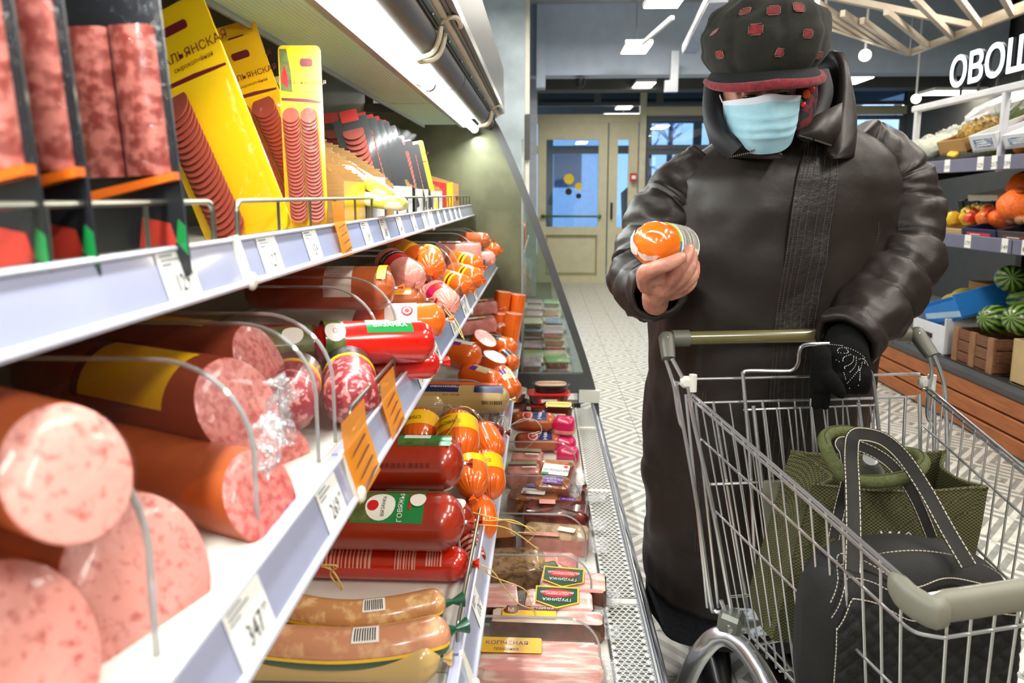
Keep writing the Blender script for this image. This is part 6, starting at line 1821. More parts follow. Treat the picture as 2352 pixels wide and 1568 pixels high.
b.loft([[brim_pt(a, e, dz) for a in arc_a] for e, dz in ((0, .004), (.35, .009), (.7, .007), (1, .002), (1, -.003), (.5, -.002), (0, -.004))], False, False, False, False)
br = b.build('cap_brim', M_CAPD, cap, sharp=0)
edge = [brim_pt(a, 1.0) for a in arc_a]
b = MB(); b.tube(edge, [.0075 + .0028 * math.sin(k / nb * PI) for k in range(nb + 1)], 12); b.build('fuzzy_edge', M_BURG, br, sharp=0)
b = MB(); rr = random.Random(4)
for i in range(700):
    k = rr.uniform(0, nb - 1); p = lerp(edge[int(k)], edge[int(k) + 1], k % 1)
    d = V((rr.gauss(0, 1), rr.gauss(-.4, .8), rr.gauss(0, .8))).normalized()
    p2 = p + d * rr.uniform(.010, .0155)
    s_ = d.orthogonal().normalized() * .0004
    b.add([p - s_, p + s_, p2], [(0, 1, 2)])
o = b.build('fuzz', M_BURG, br); o['kind'] = 'stuff'
for px, py, s_ in ((1712, 27, 1.0), (1777, 25, 1.1), (1736, 68, 1.2), (1654, 125, .9), (1642, 75, .9), (1855, 77, .9), (1834, 18, 1.1), (1790, 120, .9), (1880, 126, .8), (1700, 62, 0)):
    if not s_: continue
    d = ray(px, py).normalized()
    hit, nrm, ix, ds = capb.ray_cast(V((0, 0, HC)), d)
    if hit is None: continue
    if nrm.dot(d) > 0: nrm = -nrm
    q = nrm.to_track_quat('Z', 'Y').to_matrix().to_4x4()
    b = MB(); b.M = Matrix.Translation(hit) @ q
    b.box((0, 0, .0008), (.0215 * s_, .0165 * s_, .003), rot=(0, 0, random.Random(px).uniform(-.3, .3)), bev=.0015)
    o = b.build('patch', M_PATCH, cap)
    b = MB(); b.M = Matrix.Translation(hit) @ q
    for k in range(4):
        a = PI / 2 * k
        b.box((math.cos(a) * .0115 * s_, math.sin(a) * .009 * s_, .002), (.0008 if k % 2 == 0 else .018 * s_, .014 * s_ if k % 2 == 0 else .0008, .001))
    b.build('patch_stitch', mat('patch_thread', (150, 128, 118), .8), o)

# ---- glove on the left hand with rhinestones
b = MB()
b.ball(P(1944, 836, 1.450), (.050, .036, .050), 20, 14)
b.ball(P(1958, 862, 1.440), (.040, .032, .032), 16, 12)
b.tube([P(1944, 770, 1.52), P(1942, 798, 1.49), P(1943, 830, 1.455)], [.040, .046, .047], 16)
for dx in range(4):
    chain(b, [(1920 + 21 * dx, 858, 1.425), (1922 + 21 * dx, 882, 1.43), (1924 + 20 * dx, 893, 1.465), (1926 + 20 * dx, 872, 1.495)], [.016, .0145, .013, .012], 10)
chain(b, [(1912, 825, 1.46), (1895, 850, 1.435), (1893, 876, 1.44)], [.018, .0145, .012], 10)
gl = remesh('glove', b, M_KNIT, person, .0035, 5)
glb = BVHTree.FromPolygons([v.co.copy() for v in gl.data.vertices], [tuple(p.vertices) for p in gl.data.polygons])
b = MB()
Zc = lambda x, y: (1780 + x / 5.227, 700 + y / 5.227)
pts = []
def dots(path, n):
    q = smooth_path([V((x, y, 0)) for x, y in path], 12)
    for i in range(n):
        f = i / (n - 1) * (len(q) - 1); k = min(int(f), len(q) - 2)
        p = lerp(q[k], q[k + 1], f - k); pts.append((p.x, p.y))
dots([(655, 475), (730, 480), (810, 490)], 8); dots([(750, 550), (770, 520), (840, 515), (880, 560), (850, 580), (760, 572)], 14); dots([(855, 510), (930, 536), (1005, 575), (1075, 630)], 9)
dots([(815, 672), (820, 640), (850, 615), (910, 595)], 8); dots([(945, 615), (940, 670), (900, 715), (840, 740), (838, 765)], 13); dots([(975, 625), (975, 700), (945, 760), (900, 805)], 11)
dots([(1045, 690), (1030, 760), (985, 805), (930, 870), (868, 940)], 14); dots([(1005, 740), (1000, 775)], 3); dots([(1020, 770), (1020, 850), (1018, 905)], 8); dots([(1010, 650), (1060, 645), (1095, 680), (1115, 725)], 8); dots([(1060, 650), (1080, 690), (1075, 700)], 4)
dots([(828, 815), (850, 890)], 4); dots([(768, 905), (720, 965)], 2); dots([(895, 1000), (1002, 965)], 2); dots([(770, 680), (735, 660)], 2); dots([(1088, 830), (1090, 835)], 1) if False else None
for x, y in pts:
    px, py = Zc(x, y)
    hit, nrm, ix, ds = glb.ray_cast(V((0, 0, HC)), ray(px, py).normalized())
    if hit: b.ball(hit, .00115, 6, 4)
o = b.build('rhinestones', mat('rhinestone', (240, 240, 240), .05, .3, emit=None, coat=1.0), gl); o['kind'] = 'stuff'
b = MB()
chain(b, [(1876, 796, 1.425), (1884, 820, 1.415), (1886, 850, 1.41), (1884, 880, 1.415)], [.014, .022, .020, .022], 12)
chain(b, [(1884, 850, 1.41), (1905, 872, 1.40), (1925, 895, 1.40), (1932, 905, 1.402)], [.020, .019, .015, .010], 12)
chain(b, [(1884, 870, 1.415), (1882, 900, 1.42), (1874, 930, 1.425)], [.020, .014, .010], 10)
chain(b, [(1888, 880, 1.415), (1894, 905, 1.42), (1895, 932, 1.425)], [.016, .012, .009], 10)
chain(b, [(1884, 812, 1.42), (1896, 806, 1.425), (1898, 822, 1.43)], [.012, .012, .010], 10)
spare = remesh('glove', b, M_KNIT, None, .003, 4)
tag(spare, 'empty black knitted glove dangling from the gloved hand', 'glove')

# ---- skirt and boots
b = MB()
b.loft([[V((.565 + rx * (1 + .04 * math.sin(7 * a)) * math.cos(a), 1.83 + ry * math.sin(a), z + .01 * math.sin(3 * a))) for a in [2 * PI * k / 60 for k in range(60)]] for z, rx, ry in ((.13, .245, .18), (.16, .252, .19), (.3, .252, .19), (.45, .25, .18), (.6, .23, .17))], False, False)
b.build('skirt', M_FUR, person, sharp=0)
for sx in (-1, 1):
    x = .575 + sx * .10
    b = MB()
    b.loft([[V((x + rx * math.cos(a), cy + ry * math.sin(a), z)) for a in [2 * PI * k / 24 for k in range(24)]] for z, rx, ry, cy in ((0.0, .048, .13, 1.76), (.02, .052, .135, 1.76), (.06, .05, .12, 1.765), (.1, .055, .08, 1.80), (.18, .06, .07, 1.82), (.30, .066, .072, 1.82))])
    b.build('boot', mat('black_leather', (18, 18, 20), .35, vary=.2, coat=.3), person)

# ---- the sausage in the hand
ax = V((-.68, -.70, .14)).normalized()
c = P(1524, 563, 1.40)
rotm = ax.to_track_quat('X', 'Z').to_euler()
t = log('held_sausage', 'short orange film-wrapped sausage with white label held in the bare hand', 'sausage', c, rotm, .145, .0455, mat('bright_orange_casing', (232, 116, 24), .2, vary=.06, coat=.7, bump=.06, bscale=30),
        [('band', -.062, .008, 0, 2 * PI, M_WLAB), ('band', .004, .010, 0, 2 * PI, mat('lime_print', (160, 196, 40), .4)), ('band', .004, .010, -1.6, .2, mat('sky_print', (50, 130, 196), .4)),
         ('bars', -.056, .0, .0, 2.8, mat('grey_print', (150, 150, 146), .5), 9)], None, e=.04, pleat=.05, clips=())
M_WRINK = film('wrinkled_white_film', gloss=1.0, rough=.2, wr=1.5, wscale=150, opac=.55, opac_rgb=(240, 232, 220))
rr = random.Random(9)
def film_strip(a0, a1, f0, f1, w, n=16, nm='film_fold'):
    b = MB(); rows = []
    for i in range(n + 1):
        t_ = i / n; a = lerp(a0, a1, t_); f = lerp(f0, f1, t_); row = []
        for j in range(5):
            ff = f + (j / 4 - .5) * w * (.6 + .8 * math.sin(t_ * PI))
            r_ = .0458 * math.sin(max(.02, min(1, ff)) * PI / 2) + rr.uniform(0, .0022)
            row.append(polar(r_, .0750 - .040 * (1 - math.cos(max(.02, min(1, ff)) * PI / 2)) + .001 + rr.uniform(0, .0018), a + rr.uniform(-.02, .02)))
        rows.append(row)
    b.loft(rows, False, False, False, False)
    b.build(nm, M_WRINK, t, sharp=0)
film_strip(2.5, 4.3, .62, .30, .30)
film_strip(4.3, 5.6, .30, .62, .16)
film_strip(1.2, .2, .25, .75, .07)
# ================================================================== the trolley
cart = wthing('shopping_cart', 'chrome wire shopping cart with an olive handle, bags inside', 'shopping cart', (.6, 1.25, 0))
M_OLH = mat('olive_handle', (104, 98, 62), .22, vary=.05, coat=.6)
M_OLP = mat('olive_grey_plastic', (92, 92, 82), .42, vary=.06)
M_BUMP = mat('khaki_plastic', (124, 122, 108), .5, vary=.05)
M_WPL = mat('white_hinge', (214, 214, 206), .4)
def wire(pts, r=.0021, name='basket_wire', n=8, par=None, m=None):
    return MB().tube(pts, r, n).build(name, m or CHROME, par or cart)
HL, HR = P(1550, 777, 1.545), P(2080, 767, 1.59)
hd = (HR - HL).normalized()
MB().tube([HL + hd * .02, HR - hd * .02], .0158, 18).build('handle', M_OLH, cart)
o = MB(); o.tube([HL - hd * .006, HL + hd * .032], .0195, 18); o.build('handle_cap', M_OLP, cart)
o = MB(); o.tube([HR - hd * .032, HR + hd * .006], .0195, 18); o.build('handle_cap', M_OLP, cart)
b = MB(); b.ball(P(1886, 770, 1.55), (.0065, .004, .0065), 12, 8); b.build('green_dot', mat('green_dot', (20, 110, 40), .4), cart)
def arm(p0, p1, name='handle_arm'):
    d = (p1 - p0).normalized(); s_ = d.cross(V((0, 1, 0))).normalized(); w = s_.cross(d)
    b = MB(); rings = []
    for t, rx, ry in ((-.18, .006, .008), (-.12, .012, .014), (0, .017, .017), (.3, .017, .017), (.8, .0155, .014), (1, .0145, .013)):
        p = lerp(p0, p1, t)
        rings.append([p + s_ * rx * math.copysign(abs(math.cos(a)) ** .7, math.cos(a)) + w * ry * math.copysign(abs(math.sin(a)) ** .7, math.sin(a)) for a in [2 * PI * k / 18 for k in range(18)]])
    b.loft(rings); o = b.build(name, M_OLP, cart)
    b = MB(); b.ball(p0 + V((0, -.017, 0)) + s_ * .0, (.005, .003, .005), 10, 6); b.build('screw', CHROME, o)
AL0, AL1 = P(1530, 773, 1.535), P(1536, 824, 1.50)
AR0, AR1 = P(2103, 764, 1.585), P(2141, 818, 1.545)
arm(AL0, AL1); arm(AR0, AR1)
# rods from the handle arms down to the chassis
wire(smooth_path([P(1528, 822, 1.51), P(1541, 862, 1.505), P(1549, 890, 1.50), P(1560, 960, 1.49), P(1569, 982, 1.485)], 5), .0045, 'side_rod')
wire(smooth_path([P(1543, 822, 1.495), P(1568, 868, 1.49), P(1582, 895, 1.485), P(1592, 960, 1.475), P(1640, 1180, 1.43), P(1678, 1392, 1.39), P(1682, 1418, 1.385), P(1673, 1420, 1.385), P(1664, 1400, 1.39), P(1656, 1378, 1.395)], 5), .0048, 'side_rod')
wire(smooth_path([P(1560, 884, 1.50), P(1556, 900, 1.50), P(1600, 1150, 1.45), P(1632, 1380, 1.41), P(1642, 1402, 1.405), P(1655, 1406, 1.40)], 5), .0048, 'side_rod')
wire(smooth_path([P(2132, 815, 1.55), P(2140, 850, 1.55), P(2132, 900, 1.55), P(2130, 950, 1.55), P(2137, 968, 1.545)], 5), .0045, 'side_rod')
wire(smooth_path([P(2145, 815, 1.54), P(2168, 880, 1.53), P(2174, 960, 1.52), P(2176, 1100, 1.49), P(2172, 1300, 1.44)], 5), .0048, 'side_rod')
for px, D in ((1578, 1.49), (2125, 1.56)):
    b = MB(); c = P(px, 877, D); b.box(c, (.030, .02, .026), bev=.006); b.tube([c + V((.012, -.004, .018)), c + V((.012, -.004, -.02))], .009, 10); b.build('hinge_block', M_WPL, cart)
# basket corners: rim and floor
BL, FL = P(1590, 905, 1.50), P(2122, 1368, .90)
BR, FR = P(2122, 882, 1.57), V((.878, .975, 0)); FR.z = FL.z + .015
BLb, BRb = P(1686, 1418, 1.41), V((.82, 1.47, .455))
FLb, FRb = V((.555, .915, .42)), V((.835, .965, .425))
rimtop = [BL, FL, FR, BR]
for off in (0, -.011):
    wire([BL + V((0, 0, off)), lerp(BL, FL, .5) + V((0, 0, off)), FL + V((0, 0, off))], .0034, 'rim_rod')
    wire([BR + V((0, 0, off)), FR + V((0, 0, off))], .0034, 'rim_rod')
    wire([FL + V((0, 0, off)), FR + V((0, 0, off))], .0034, 'rim_rod')
def side(a, a2, b_, b2, n, r=.0021, skip=0):
    for i in range(skip, n):
        t = i / n
        p, q = lerp(a, a2, t), lerp(b_, b2, t)
        wire([p, lerp(p, q, .97), q + (V((.0, 0, -.012)))], r)
side(BL, FL, BLb, FLb, 16, skip=1)
side(BR, FR, BRb, FRb, 15, skip=1)
side(FL, FR, FLb, FRb, 9, skip=1)
for t, r in ((.20, .0027), (.52, .0027), (1.0, .0032)):
    c1, c2, c3, c4 = lerp(BL, BLb, t), lerp(FL, FLb, t), lerp(FR, FRb, t), lerp(BR, BRb, t)
    k = .045
    pts = [c1, lerp(c1, c2, .93)] + smooth_path([lerp(c1, c2, .95), c2 + (lerp(c2, c1, .02) - c2) + V((.006, .004, 0)), lerp(c2, c3, .10)], 4) + smooth_path([lerp(c2, c3, .90), c3 + V((-.004, .004, 0)), lerp(c3, c4, .08)], 4) + [c4]
    wire(pts, r, 'basket_ring')
for t in (.0,):
    wire([P(1600, 870, 1.50), P(1705, 868, 1.52), P(2112, 858, 1.57)], .0032, 'rear_rod')
    wire([P(1600, 925, 1.49), P(2116, 911, 1.56)], .0032, 'rear_rod')
    wire([P(1632, 1112, 1.455), P(1740, 1108, 1.46)], .0035, 'rear_rod')
    wire([P(1672, 1370, 1.42), P(1740, 1365, 1.43)], .0032, 'rear_rod')
# rear gate wires and child-seat flap
for i in range(13):
    t = (i + 1) / 14
    p, q = lerp(P(1600, 922, 1.49), P(2116, 908, 1.56), t), lerp(P(1690, 1405, 1.42), P(2085, 1385, 1.48), t)
    wire([p, q], .0021 if i % 3 else .0034, 'rear_wire')
for (x0, y0, x1, y1, r) in ((1575, 905, 1625, 1395, .0036), (1597, 920, 1650, 1395, .0036), (2112, 905, 2118, 1380, .0044), (2146, 905, 2144, 1360, .0044)):
    wire([P(x0, y0, 1.49 if x0 < 1800 else 1.55), P(x1, y1, 1.42 if x0 < 1800 else 1.47)], r, 'rear_post')
wire(smooth_path([P(1738, 1365, 1.44), P(1722, 1050, 1.475), P(1707, 870, 1.49), P(1709, 856, 1.49), P(1720, 851, 1.49), P(1800, 852, 1.485), P(1822, 848, 1.48), P(1833, 832, 1.475), P(1836, 808, 1.47), P(1846, 793, 1.47), P(1880, 790, 1.47), P(1935, 792, 1.475), P(1960, 815, 1.48), P(1985, 850, 1.49), P(2004, 866, 1.50), P(2020, 1000, 1.49), P(2040, 1200, 1.46)], 6), .0042, 'flap_frame')
wire([P(1707, 941, 1.488), P(2008, 930, 1.50)], .003, 'flap_wire')
for i in range(11):
    t = i / 10
    p, q = lerp(P(1730, 938, 1.486), P(1998, 929, 1.498), t), lerp(P(1752, 1120, 1.46), P(2022, 1110, 1.47), t)
    wire([p + V((0, 0, .006 if i in (0, 9) else 0)), q], .0021 if i not in (0, 9) else .0044, 'flap_wire')
b = MB()
q = [P(1752, 1108, 1.455), P(1835, 1105, 1.462), P(1845, 1330, 1.435), P(1768, 1335, 1.43)]
b.loft([[p for p in q], [p + V((0, .012, 0)) for p in q]])
b.build('seat_panel', mat('khaki_panel', (142, 140, 120), .5), cart, sharp=20)
# floor grid of the basket
for i in range(8):
    t = (i + .5) / 8
    wire([lerp(BLb, BRb, t) + V((0, 0, -.008)), lerp(FLb, FRb, t) + V((0, 0, -.008))], .0022, 'floor_wire')
for i in range(6):
    t = i / 6
    wire([lerp(BLb, FLb, t) + V((0, 0, -.011)), lerp(BRb, FRb, t) + V((0, 0, -.011))], .0026, 'floor_wire')
# corner bumper along the front of the rim
rim = [lerp(BL, FL, t) for t in (.915, .95, .98)] + [FL + V((.012, -.008, 0)), lerp(FL, FR, .07), lerp(FL, FR, .2), lerp(FL, FR, .5), lerp(FL, FR, .8), lerp(FL, FR, .95), FR + V((.004, -.002, 0)), lerp(FR, BR, .06)]
pth = smooth_path(rim, 4)
b = MB(); rings = []
n = len(pth)
for i, p in enumerate(pth):
    t = (pth[min(i + 1, n - 1)] - pth[max(i - 1, 0)]).normalized(); s_ = t.cross(V((0, 0, 1))).normalized()
    e = .55 + .45 * math.sin(min(1, min(i, n - 1 - i) / 4) * PI / 2)
    rings.append([p + s_ * x * e + V((0, 0, z * e - .012)) for x, z in ((.013, .012), (.017, .004), (.017, -.018), (.012, -.026), (-.006, -.026), (-.008, -.018), (-.008, .008), (-.003, .015), (.006, .016))])
b.loft(rings); b.build('corner_bumper', M_BUMP, cart)
# chassis: bent oval tubes, bracket, castors
def leg_tube(pts, name='chassis_tube'):
    b = MB(); b.tube(smooth_path(pts, 7), .021, 16); return b.build(name, CHROME, cart)
L1 = P(1560, 1560, 1.42); R1 = P(1795, 1590, 1.26)
leg_tube([V((.34, 1.50, .13)), lerp(V((.34, 1.50, .13)), P(1600, 1500, 1.40), .5), P(1607, 1502, 1.395), P(1640, 1466, 1.385), P(1672, 1462, 1.375), P(1708, 1488, 1.35), P(1745, 1540, 1.30), P(1800, 1640, 1.22), V((.62, .98, .12))])
leg_tube([V((.86, 1.56, .13)), V((.83, 1.47, .32)), V((.82, 1.44, .385)), V((.81, 1.40, .40)), V((.81, 1.36, .385)), V((.80, 1.30, .33)), V((.78, .98, .12))])
MB().tube([V((.40, 1.37, .40)), V((.80, 1.42, .40))], .014, 12).build('cross_tube', CHROME, cart)
b = MB(); c = P(1677, 1440, 1.385); b.box(c, (.05, .05, .075), rot=(0, .1, -.5), bev=.008); b.build('bracket', mat('zinc_plate', (142, 142, 134), .4, .6, vary=.1), cart)
b = MB(); q0 = P(1700, 1400, 1.40); b.loft([[P(1683, 1395, 1.42), P(1740, 1398, 1.40), P(1775, 1455, 1.35), P(1725, 1460, 1.35)], [P(1683, 1398, 1.42), P(1740, 1401, 1.40), P(1775, 1458, 1.35), P(1725, 1463, 1.35)]])
tag(b.build('receipt', mat('receipt_print', (196, 200, 204), .7, rgb2=(120, 130, 142), scale=120, lo=.56, hi=.62)), 'crumpled printed receipt lying at the rear of the shopping cart floor', 'receipt')
for (x, y) in ((.335, 1.51), (.865, 1.57), (.62, .97), (.78, .97)):
    b = MB(); b.lathe([(.02, -.016), (.058, -.014), (.062, -.006), (.062, .006), (.058, .014), (.02, .016)], 24, 'x'); b2 = b
    o = b.build('wheel', mat('grey_rubber', (70, 70, 68), .7), cart); o.matrix_parent_inverse = Matrix(); o.location = V((x, y + .02, .0625)) - V((.6, 1.25, 0))
    b = MB(); b.box((x - .02, y + .01, .085), (.004, .04, .08)); b.box((x + .02, y + .01, .085), (.004, .04, .08)); b.box((x, y + .01, .127), (.044, .05, .006)); b.build('wheel_fork', CHROME, cart)

# ---- green jute bag
jb = wthing('jute_bag', 'olive green jute shopping bag with padded loop handles in the cart', 'bag', (.62, 1.33, .46))
def jute_mat():
    m = mat('olive_jute', (70, 70, 38), .85, vary=.1, scale=30)
    nt = m.node_tree; N = nt.nodes; L = nt.links
    b = N['Principled BSDF']
    tc = N.new('ShaderNodeTexCoord'); ck = N.new('ShaderNodeTexChecker'); ck.inputs['Scale'].default_value = 240
    ck.inputs['Color1'].default_value = (*s2l((96, 94, 52)), 1); ck.inputs['Color2'].default_value = (*s2l((36, 36, 18)), 1)
    mp = N.new('ShaderNodeMapping'); mp.inputs['Scale'].default_value = (1, 1, 1.35); mp.inputs['Location'].default_value = (.0007, .0011, .0003)
    L.new(tc.outputs['Object'], mp.inputs[0]); L.new(mp.outputs[0], ck.inputs[0])
    L.new(ck.outputs[0], b.inputs['Base Color'])
    bp = N.new('ShaderNodeBump'); bp.inputs['Strength'].default_value = .6; bp.inputs['Distance'].default_value = .002
    L.new(ck.outputs['Fac'], bp.inputs['Height']); L.new(bp.outputs[0], b.inputs['Normal'])
    return m
M_JUTE = jute_mat()
def bag_ring(c4, bul, n=14, z=None, off=0.0, seed=0):
    out = []
    for i in range(4):
        a, c = V(c4[i]), V(c4[(i + 1) % 4])
        d = (c - a); nrm = V((d.y, -d.x, 0)).normalized()
        for k in range(n):
            t = k / n
            w = 4 * t * (1 - t)
            out.append(lerp(a, c, t) + nrm * (bul[i] * w - off) + V((0, 0, -.012 * w if z is None else 0)) + nrm * .004 * noise.noise(V((t * 4 + i, a.z * 9, seed))))
    return out
T4 = [P(1868, 1114, 1.265), P(2270, 1120, 1.24), P(2172, 1036, 1.42), P(1816, 1036, 1.42)]
B4 = [V((.452, 1.24, .462)), V((.80, 1.235, .462)), V((.80, 1.405, .462)), V((.452, 1.40, .462))]
M4_ = [lerp(a, c, .5) for a, c in zip(T4, B4)]
b = MB()
R0 = bag_ring(B4, (.0, .0, 0, .0))
R1_ = bag_ring([lerp(a, c, .25) for a, c in zip(B4, T4)], (.012, .008, .006, .01), seed=1)
R2_ = bag_ring(M4_, (.012, .004, .004, -.004), seed=2)
R3_ = bag_ring([lerp(a, c, .8) for a, c in zip(B4, T4)], (.004, -.014, .002, -.03), seed=3)
R4_ = bag_ring(T4, (-.002, -.03, .004, -.05), seed=4)
Ri = [bag_ring(T4, (-.002, -.03, .004, -.05), off=.005, seed=4), bag_ring(M4_, (.01, .0, .0, -.01), off=.006, seed=2), bag_ring([lerp(a, c, .2) for a, c in zip(B4, T4)], (.0, .0, .0, .0), off=.008)]
b.loft([R0, R1_, R2_, R3_, R4_] + Ri, True, True)
b.build('bag_body', M_JUTE, jb, sharp=50)
b = MB(); b.tube(bag_ring(T4, (-.002, -.03, .004, -.05), off=.0025, seed=4), .0042, 6, closed=True); b.build('rim_seam', M_JUTE, jb)
M_PAD = mat('padded_green_handle', (86, 92, 46), .8, rgb2=(70, 76, 36), scale=160, bump=.5, bscale=320)
lp_ = [(1898, 1030, 1.22), (1893, 1008, 1.25), (1910, 993, 1.28), (1950, 991, 1.29), (2005, 1010, 1.29), (2050, 1036, 1.28), (2085, 1040, 1.26), (2110, 1047, 1.23), (2120, 1064, 1.20), (2098, 1088, 1.18), (2045, 1102, 1.175), (1985, 1105, 1.175), (1942, 1093, 1.18), (1915, 1062, 1.20)]
q = [P(*p) for p in lp_]
pts = smooth_path(q + [q[0]], 5)[:-1]
MB().tube(pts, .0118, 14, closed=True).build('bag_handle', M_PAD, jb, sharp=0)
b = MB(); b.tube([p + V((0, -.002, .0118)) for p in pts], .0012, 5, closed=True); b.build('handle_seam', mat('dark_green_seam', (56, 62, 30), .9), jb)
b = MB(); b.loft([[P(x, y, D), P(x + 9, y + 2, D)] for x, y, D in ((1945, 1096, 1.185), (1943, 1108, 1.25), (1938, 1135, 1.252))], False, False, False, False); b.build('handle_tab', M_PAD, jb)
b = MB(); b.text('WO', .036, lambda u, v: P(2062, 1236, 1.226) + V((u * 1.0, 0, v))); b.build('lettering', M_WTEXT, jb)
# ---- clear bottle inside
bt = thing('plastic_bottle', 'clear plastic bottle poking out of the jute bag', 'bottle', P(1998, 1078, 1.33), (R(40), R(-24), 0))
MB().lathe([(.0305, -.20), (.032, -.19), (.032, -.05), (.028, -.02), (.016, .02), (.013, .03), (.013, .05), (.0, .05)], 20).build('bottle_body', film('bottle_pet', (235, 240, 240), gloss=1.2, rough=.05, opac=.12), bt)
MB().lathe([(.0145, .035), (.0145, .052), (.011, .054), (.0, .054)], 20).build('bottle_cap', mat('clear_cap', (190, 196, 196), .2, coat=.6), bt)
# ---- black quilted handbag
hb = wthing('handbag', 'black quilted handbag with white stitching and long straps in the cart', 'bag', (.6, 1.1, .46))
M_BAG = mat('black_bag_cloth', (15, 14, 13), .75, rgb2=(21, 20, 18), scale=12, bump=.15, bscale=200)
M_STRAP = mat('bag_strap', (27, 25, 22), .8, rgb2=(34, 32, 28), scale=30, bump=.2, bscale=300)
M_WST = mat('white_thread', (206, 196, 176), .7)
HX0, HX1, HY0, HY1, HZ = .455, .79, 1.035, 1.195, .452
def hb_top(f): return .728 - .012 * math.cos(f * 2 * PI) - (.045 * (abs(f * 2 - 1)) ** 5)
b = MB(); rings = []
NXB, NR = 44, 36
for i in range(NXB + 1):
    f = i / NXB
    x = lerp(HX0, HX1, f)
    e = min(1, math.sqrt(max(0, 1 - (abs(2 * f - 1)) ** 7)) + .12)
    zt = hb_top(f); h = (zt - HZ)
    rg = []
    for k in range(NR):
        a = 2 * PI * k / NR
        c, s_ = math.cos(a), math.sin(a)
        yy = (HY0 + HY1) / 2 + (HY1 - HY0) / 2 * e * math.copysign(abs(c) ** .55, c) * (1 - .25 * max(0, s_))
        zz = HZ + h / 2 + h / 2 * math.copysign(abs(s_) ** .5, s_) * (1 if s_ < 0 else e ** .3)
        d = .004 * noise.noise(V((x * 12, a * 2, 1)))
        rg.append(V((x, yy + d * c, zz + d)))
    rings.append(rg)
b.loft(rings)
b.build('bag_body', M_BAG, hb, sharp=0)
# quilted front panel
def front_y(x, z):
    f = (x - HX0) / (HX1 - HX0)
    e = min(1, math.sqrt(max(0, 1 - (abs(2 * f - 1)) ** 7)) + .12)
    s_ = ((z - HZ) / (hb_top(f) - HZ)) * 2 - 1
    s_ = max(-.999, min(.999, s_)); sa = math.copysign(abs(s_) ** 2, s_)
    ca = math.sqrt(max(0, 1 - sa * sa))
    return (HY0 + HY1) / 2 - (HY1 - HY0) / 2 * e * ca ** .55 * (1 - .25 * max(0, sa))
def ptop(f): return .655 + .022 * math.sin(f * 2.4 + .9) * 1.0 - .028 * math.exp(-((f - .42) / .13) ** 2) - .10 * max(0, .14 - f) / .14 - .05 * max(0, f - .93) / .07
b = MB(); rows = []
for i in range(81):
    f = lerp(.07, .985, i / 80); x = lerp(HX0, HX1, f); col_ = []
    for j in range(61):
        z = lerp(HZ + .02, ptop(f), j / 60)
        u, w = (x + z) / .034, (x - z) / .034
        qd = min(abs(math.sin(u * PI)), abs(math.sin(w * PI)))
        col_.append(V((x, front_y(x, z) - .003 - .0055 * qd ** .5, z)))
    rows.append(col_)
b.loft(rows, False, False, False, False); pn = b.build('quilted_panel', M_BAG, hb, sharp=0)
def stitch_line(par, pts, L=.0042, gap=.0022, r=.0006):
    b = MB(); acc = 0
    for i in range(len(pts) - 1):
        d = (pts[i + 1] - pts[i]).length; t = 0
        if d < 1e-6: continue
        u = (pts[i + 1] - pts[i]) / d
        while t < d:
            b.bar(pts[i] + u * t, pts[i] + u * min(t + L, d + .0005), r * 2, r * 2); t += L + gap
    o = b.build('stitching', M_WST, par); o['kind'] = 'stuff'
stitch_line(hb, [V((lerp(HX0, HX1, f), front_y(lerp(HX0, HX1, f), ptop(f)) - .0095, ptop(f) + .001)) for f in [lerp(.07, .985, i / 60) for i in range(61)]])
stitch_line(hb, [V((HX0 + .024, front_y(HX0 + .024, z) - .008, z)) for z in [lerp(.48, .63, i / 12) for i in range(13)]])
zipz = lambda f: ptop(f) + .030 + .008 * math.sin(f * 5)
for dz in (-.011, .011):
    stitch_line(hb, [V((lerp(HX0, HX1, f), front_y(lerp(HX0, HX1, f), zipz(f) + dz) - .003, zipz(f) + dz)) for f in [lerp(.06, .96, i / 60) for i in range(61)]])
stitch_line(hb, [V((lerp(HX0, HX1, f), HY0 + .05, hb_top(f) - .002)) for f in [lerp(.12, .9, i / 40) for i in range(41)]])
b = MB()
for i in range(110):
    f = lerp(.06, .96, i / 110); x = lerp(HX0, HX1, f)
    b.box((x, front_y(x, zipz(f)) - .002, zipz(f)), (.0017, .002, .0052))
b.build('zip_teeth', mat('black_zip', (48, 46, 42), .35, .4), hb)['kind'] = 'stuff'
def strap(pix, w=.013, name='bag_strap'):
    path = smooth_path([P(*p) for p in pix], 8); n = len(path)
    L_, R_, rows = [], [], []
    for i, p in enumerate(path):
        t = (path[min(i + 1, n - 1)] - path[max(i - 1, 0)]).normalized()
        view = (V((0, 0, HC)) - p).normalized()
        s_ = lerp(t.cross(V((0, -1, .35))).normalized(), t.cross(view).normalized(), .5).normalized()
        nn = s_.cross(t).normalized()
        if nn.dot(view) < 0: nn = -nn
        rows.append([p - s_ * w + nn * .0015, p + s_ * w + nn * .0015, p + s_ * w - nn * .0015, p - s_ * w - nn * .0015])
        L_.append(p - s_ * w * .84 + nn * .0022); R_.append(p + s_ * w * .84 + nn * .0022)
    b = MB(); b.loft(rows); o = b.build(name, M_STRAP, hb, sharp=40)
    stitch_line(o, L_); stitch_line(o, R_)
strap([(1958, 1312, 1.035), (1960, 1225, 1.075), (1958, 1120, 1.125), (1955, 1050, 1.155), (1960, 1004, 1.165), (1985, 997, 1.17), (2030, 1010, 1.17), (2075, 1050, 1.16), (2125, 1125, 1.135), (2175, 1215, 1.09), (2225, 1300, 1.045)], .0125)
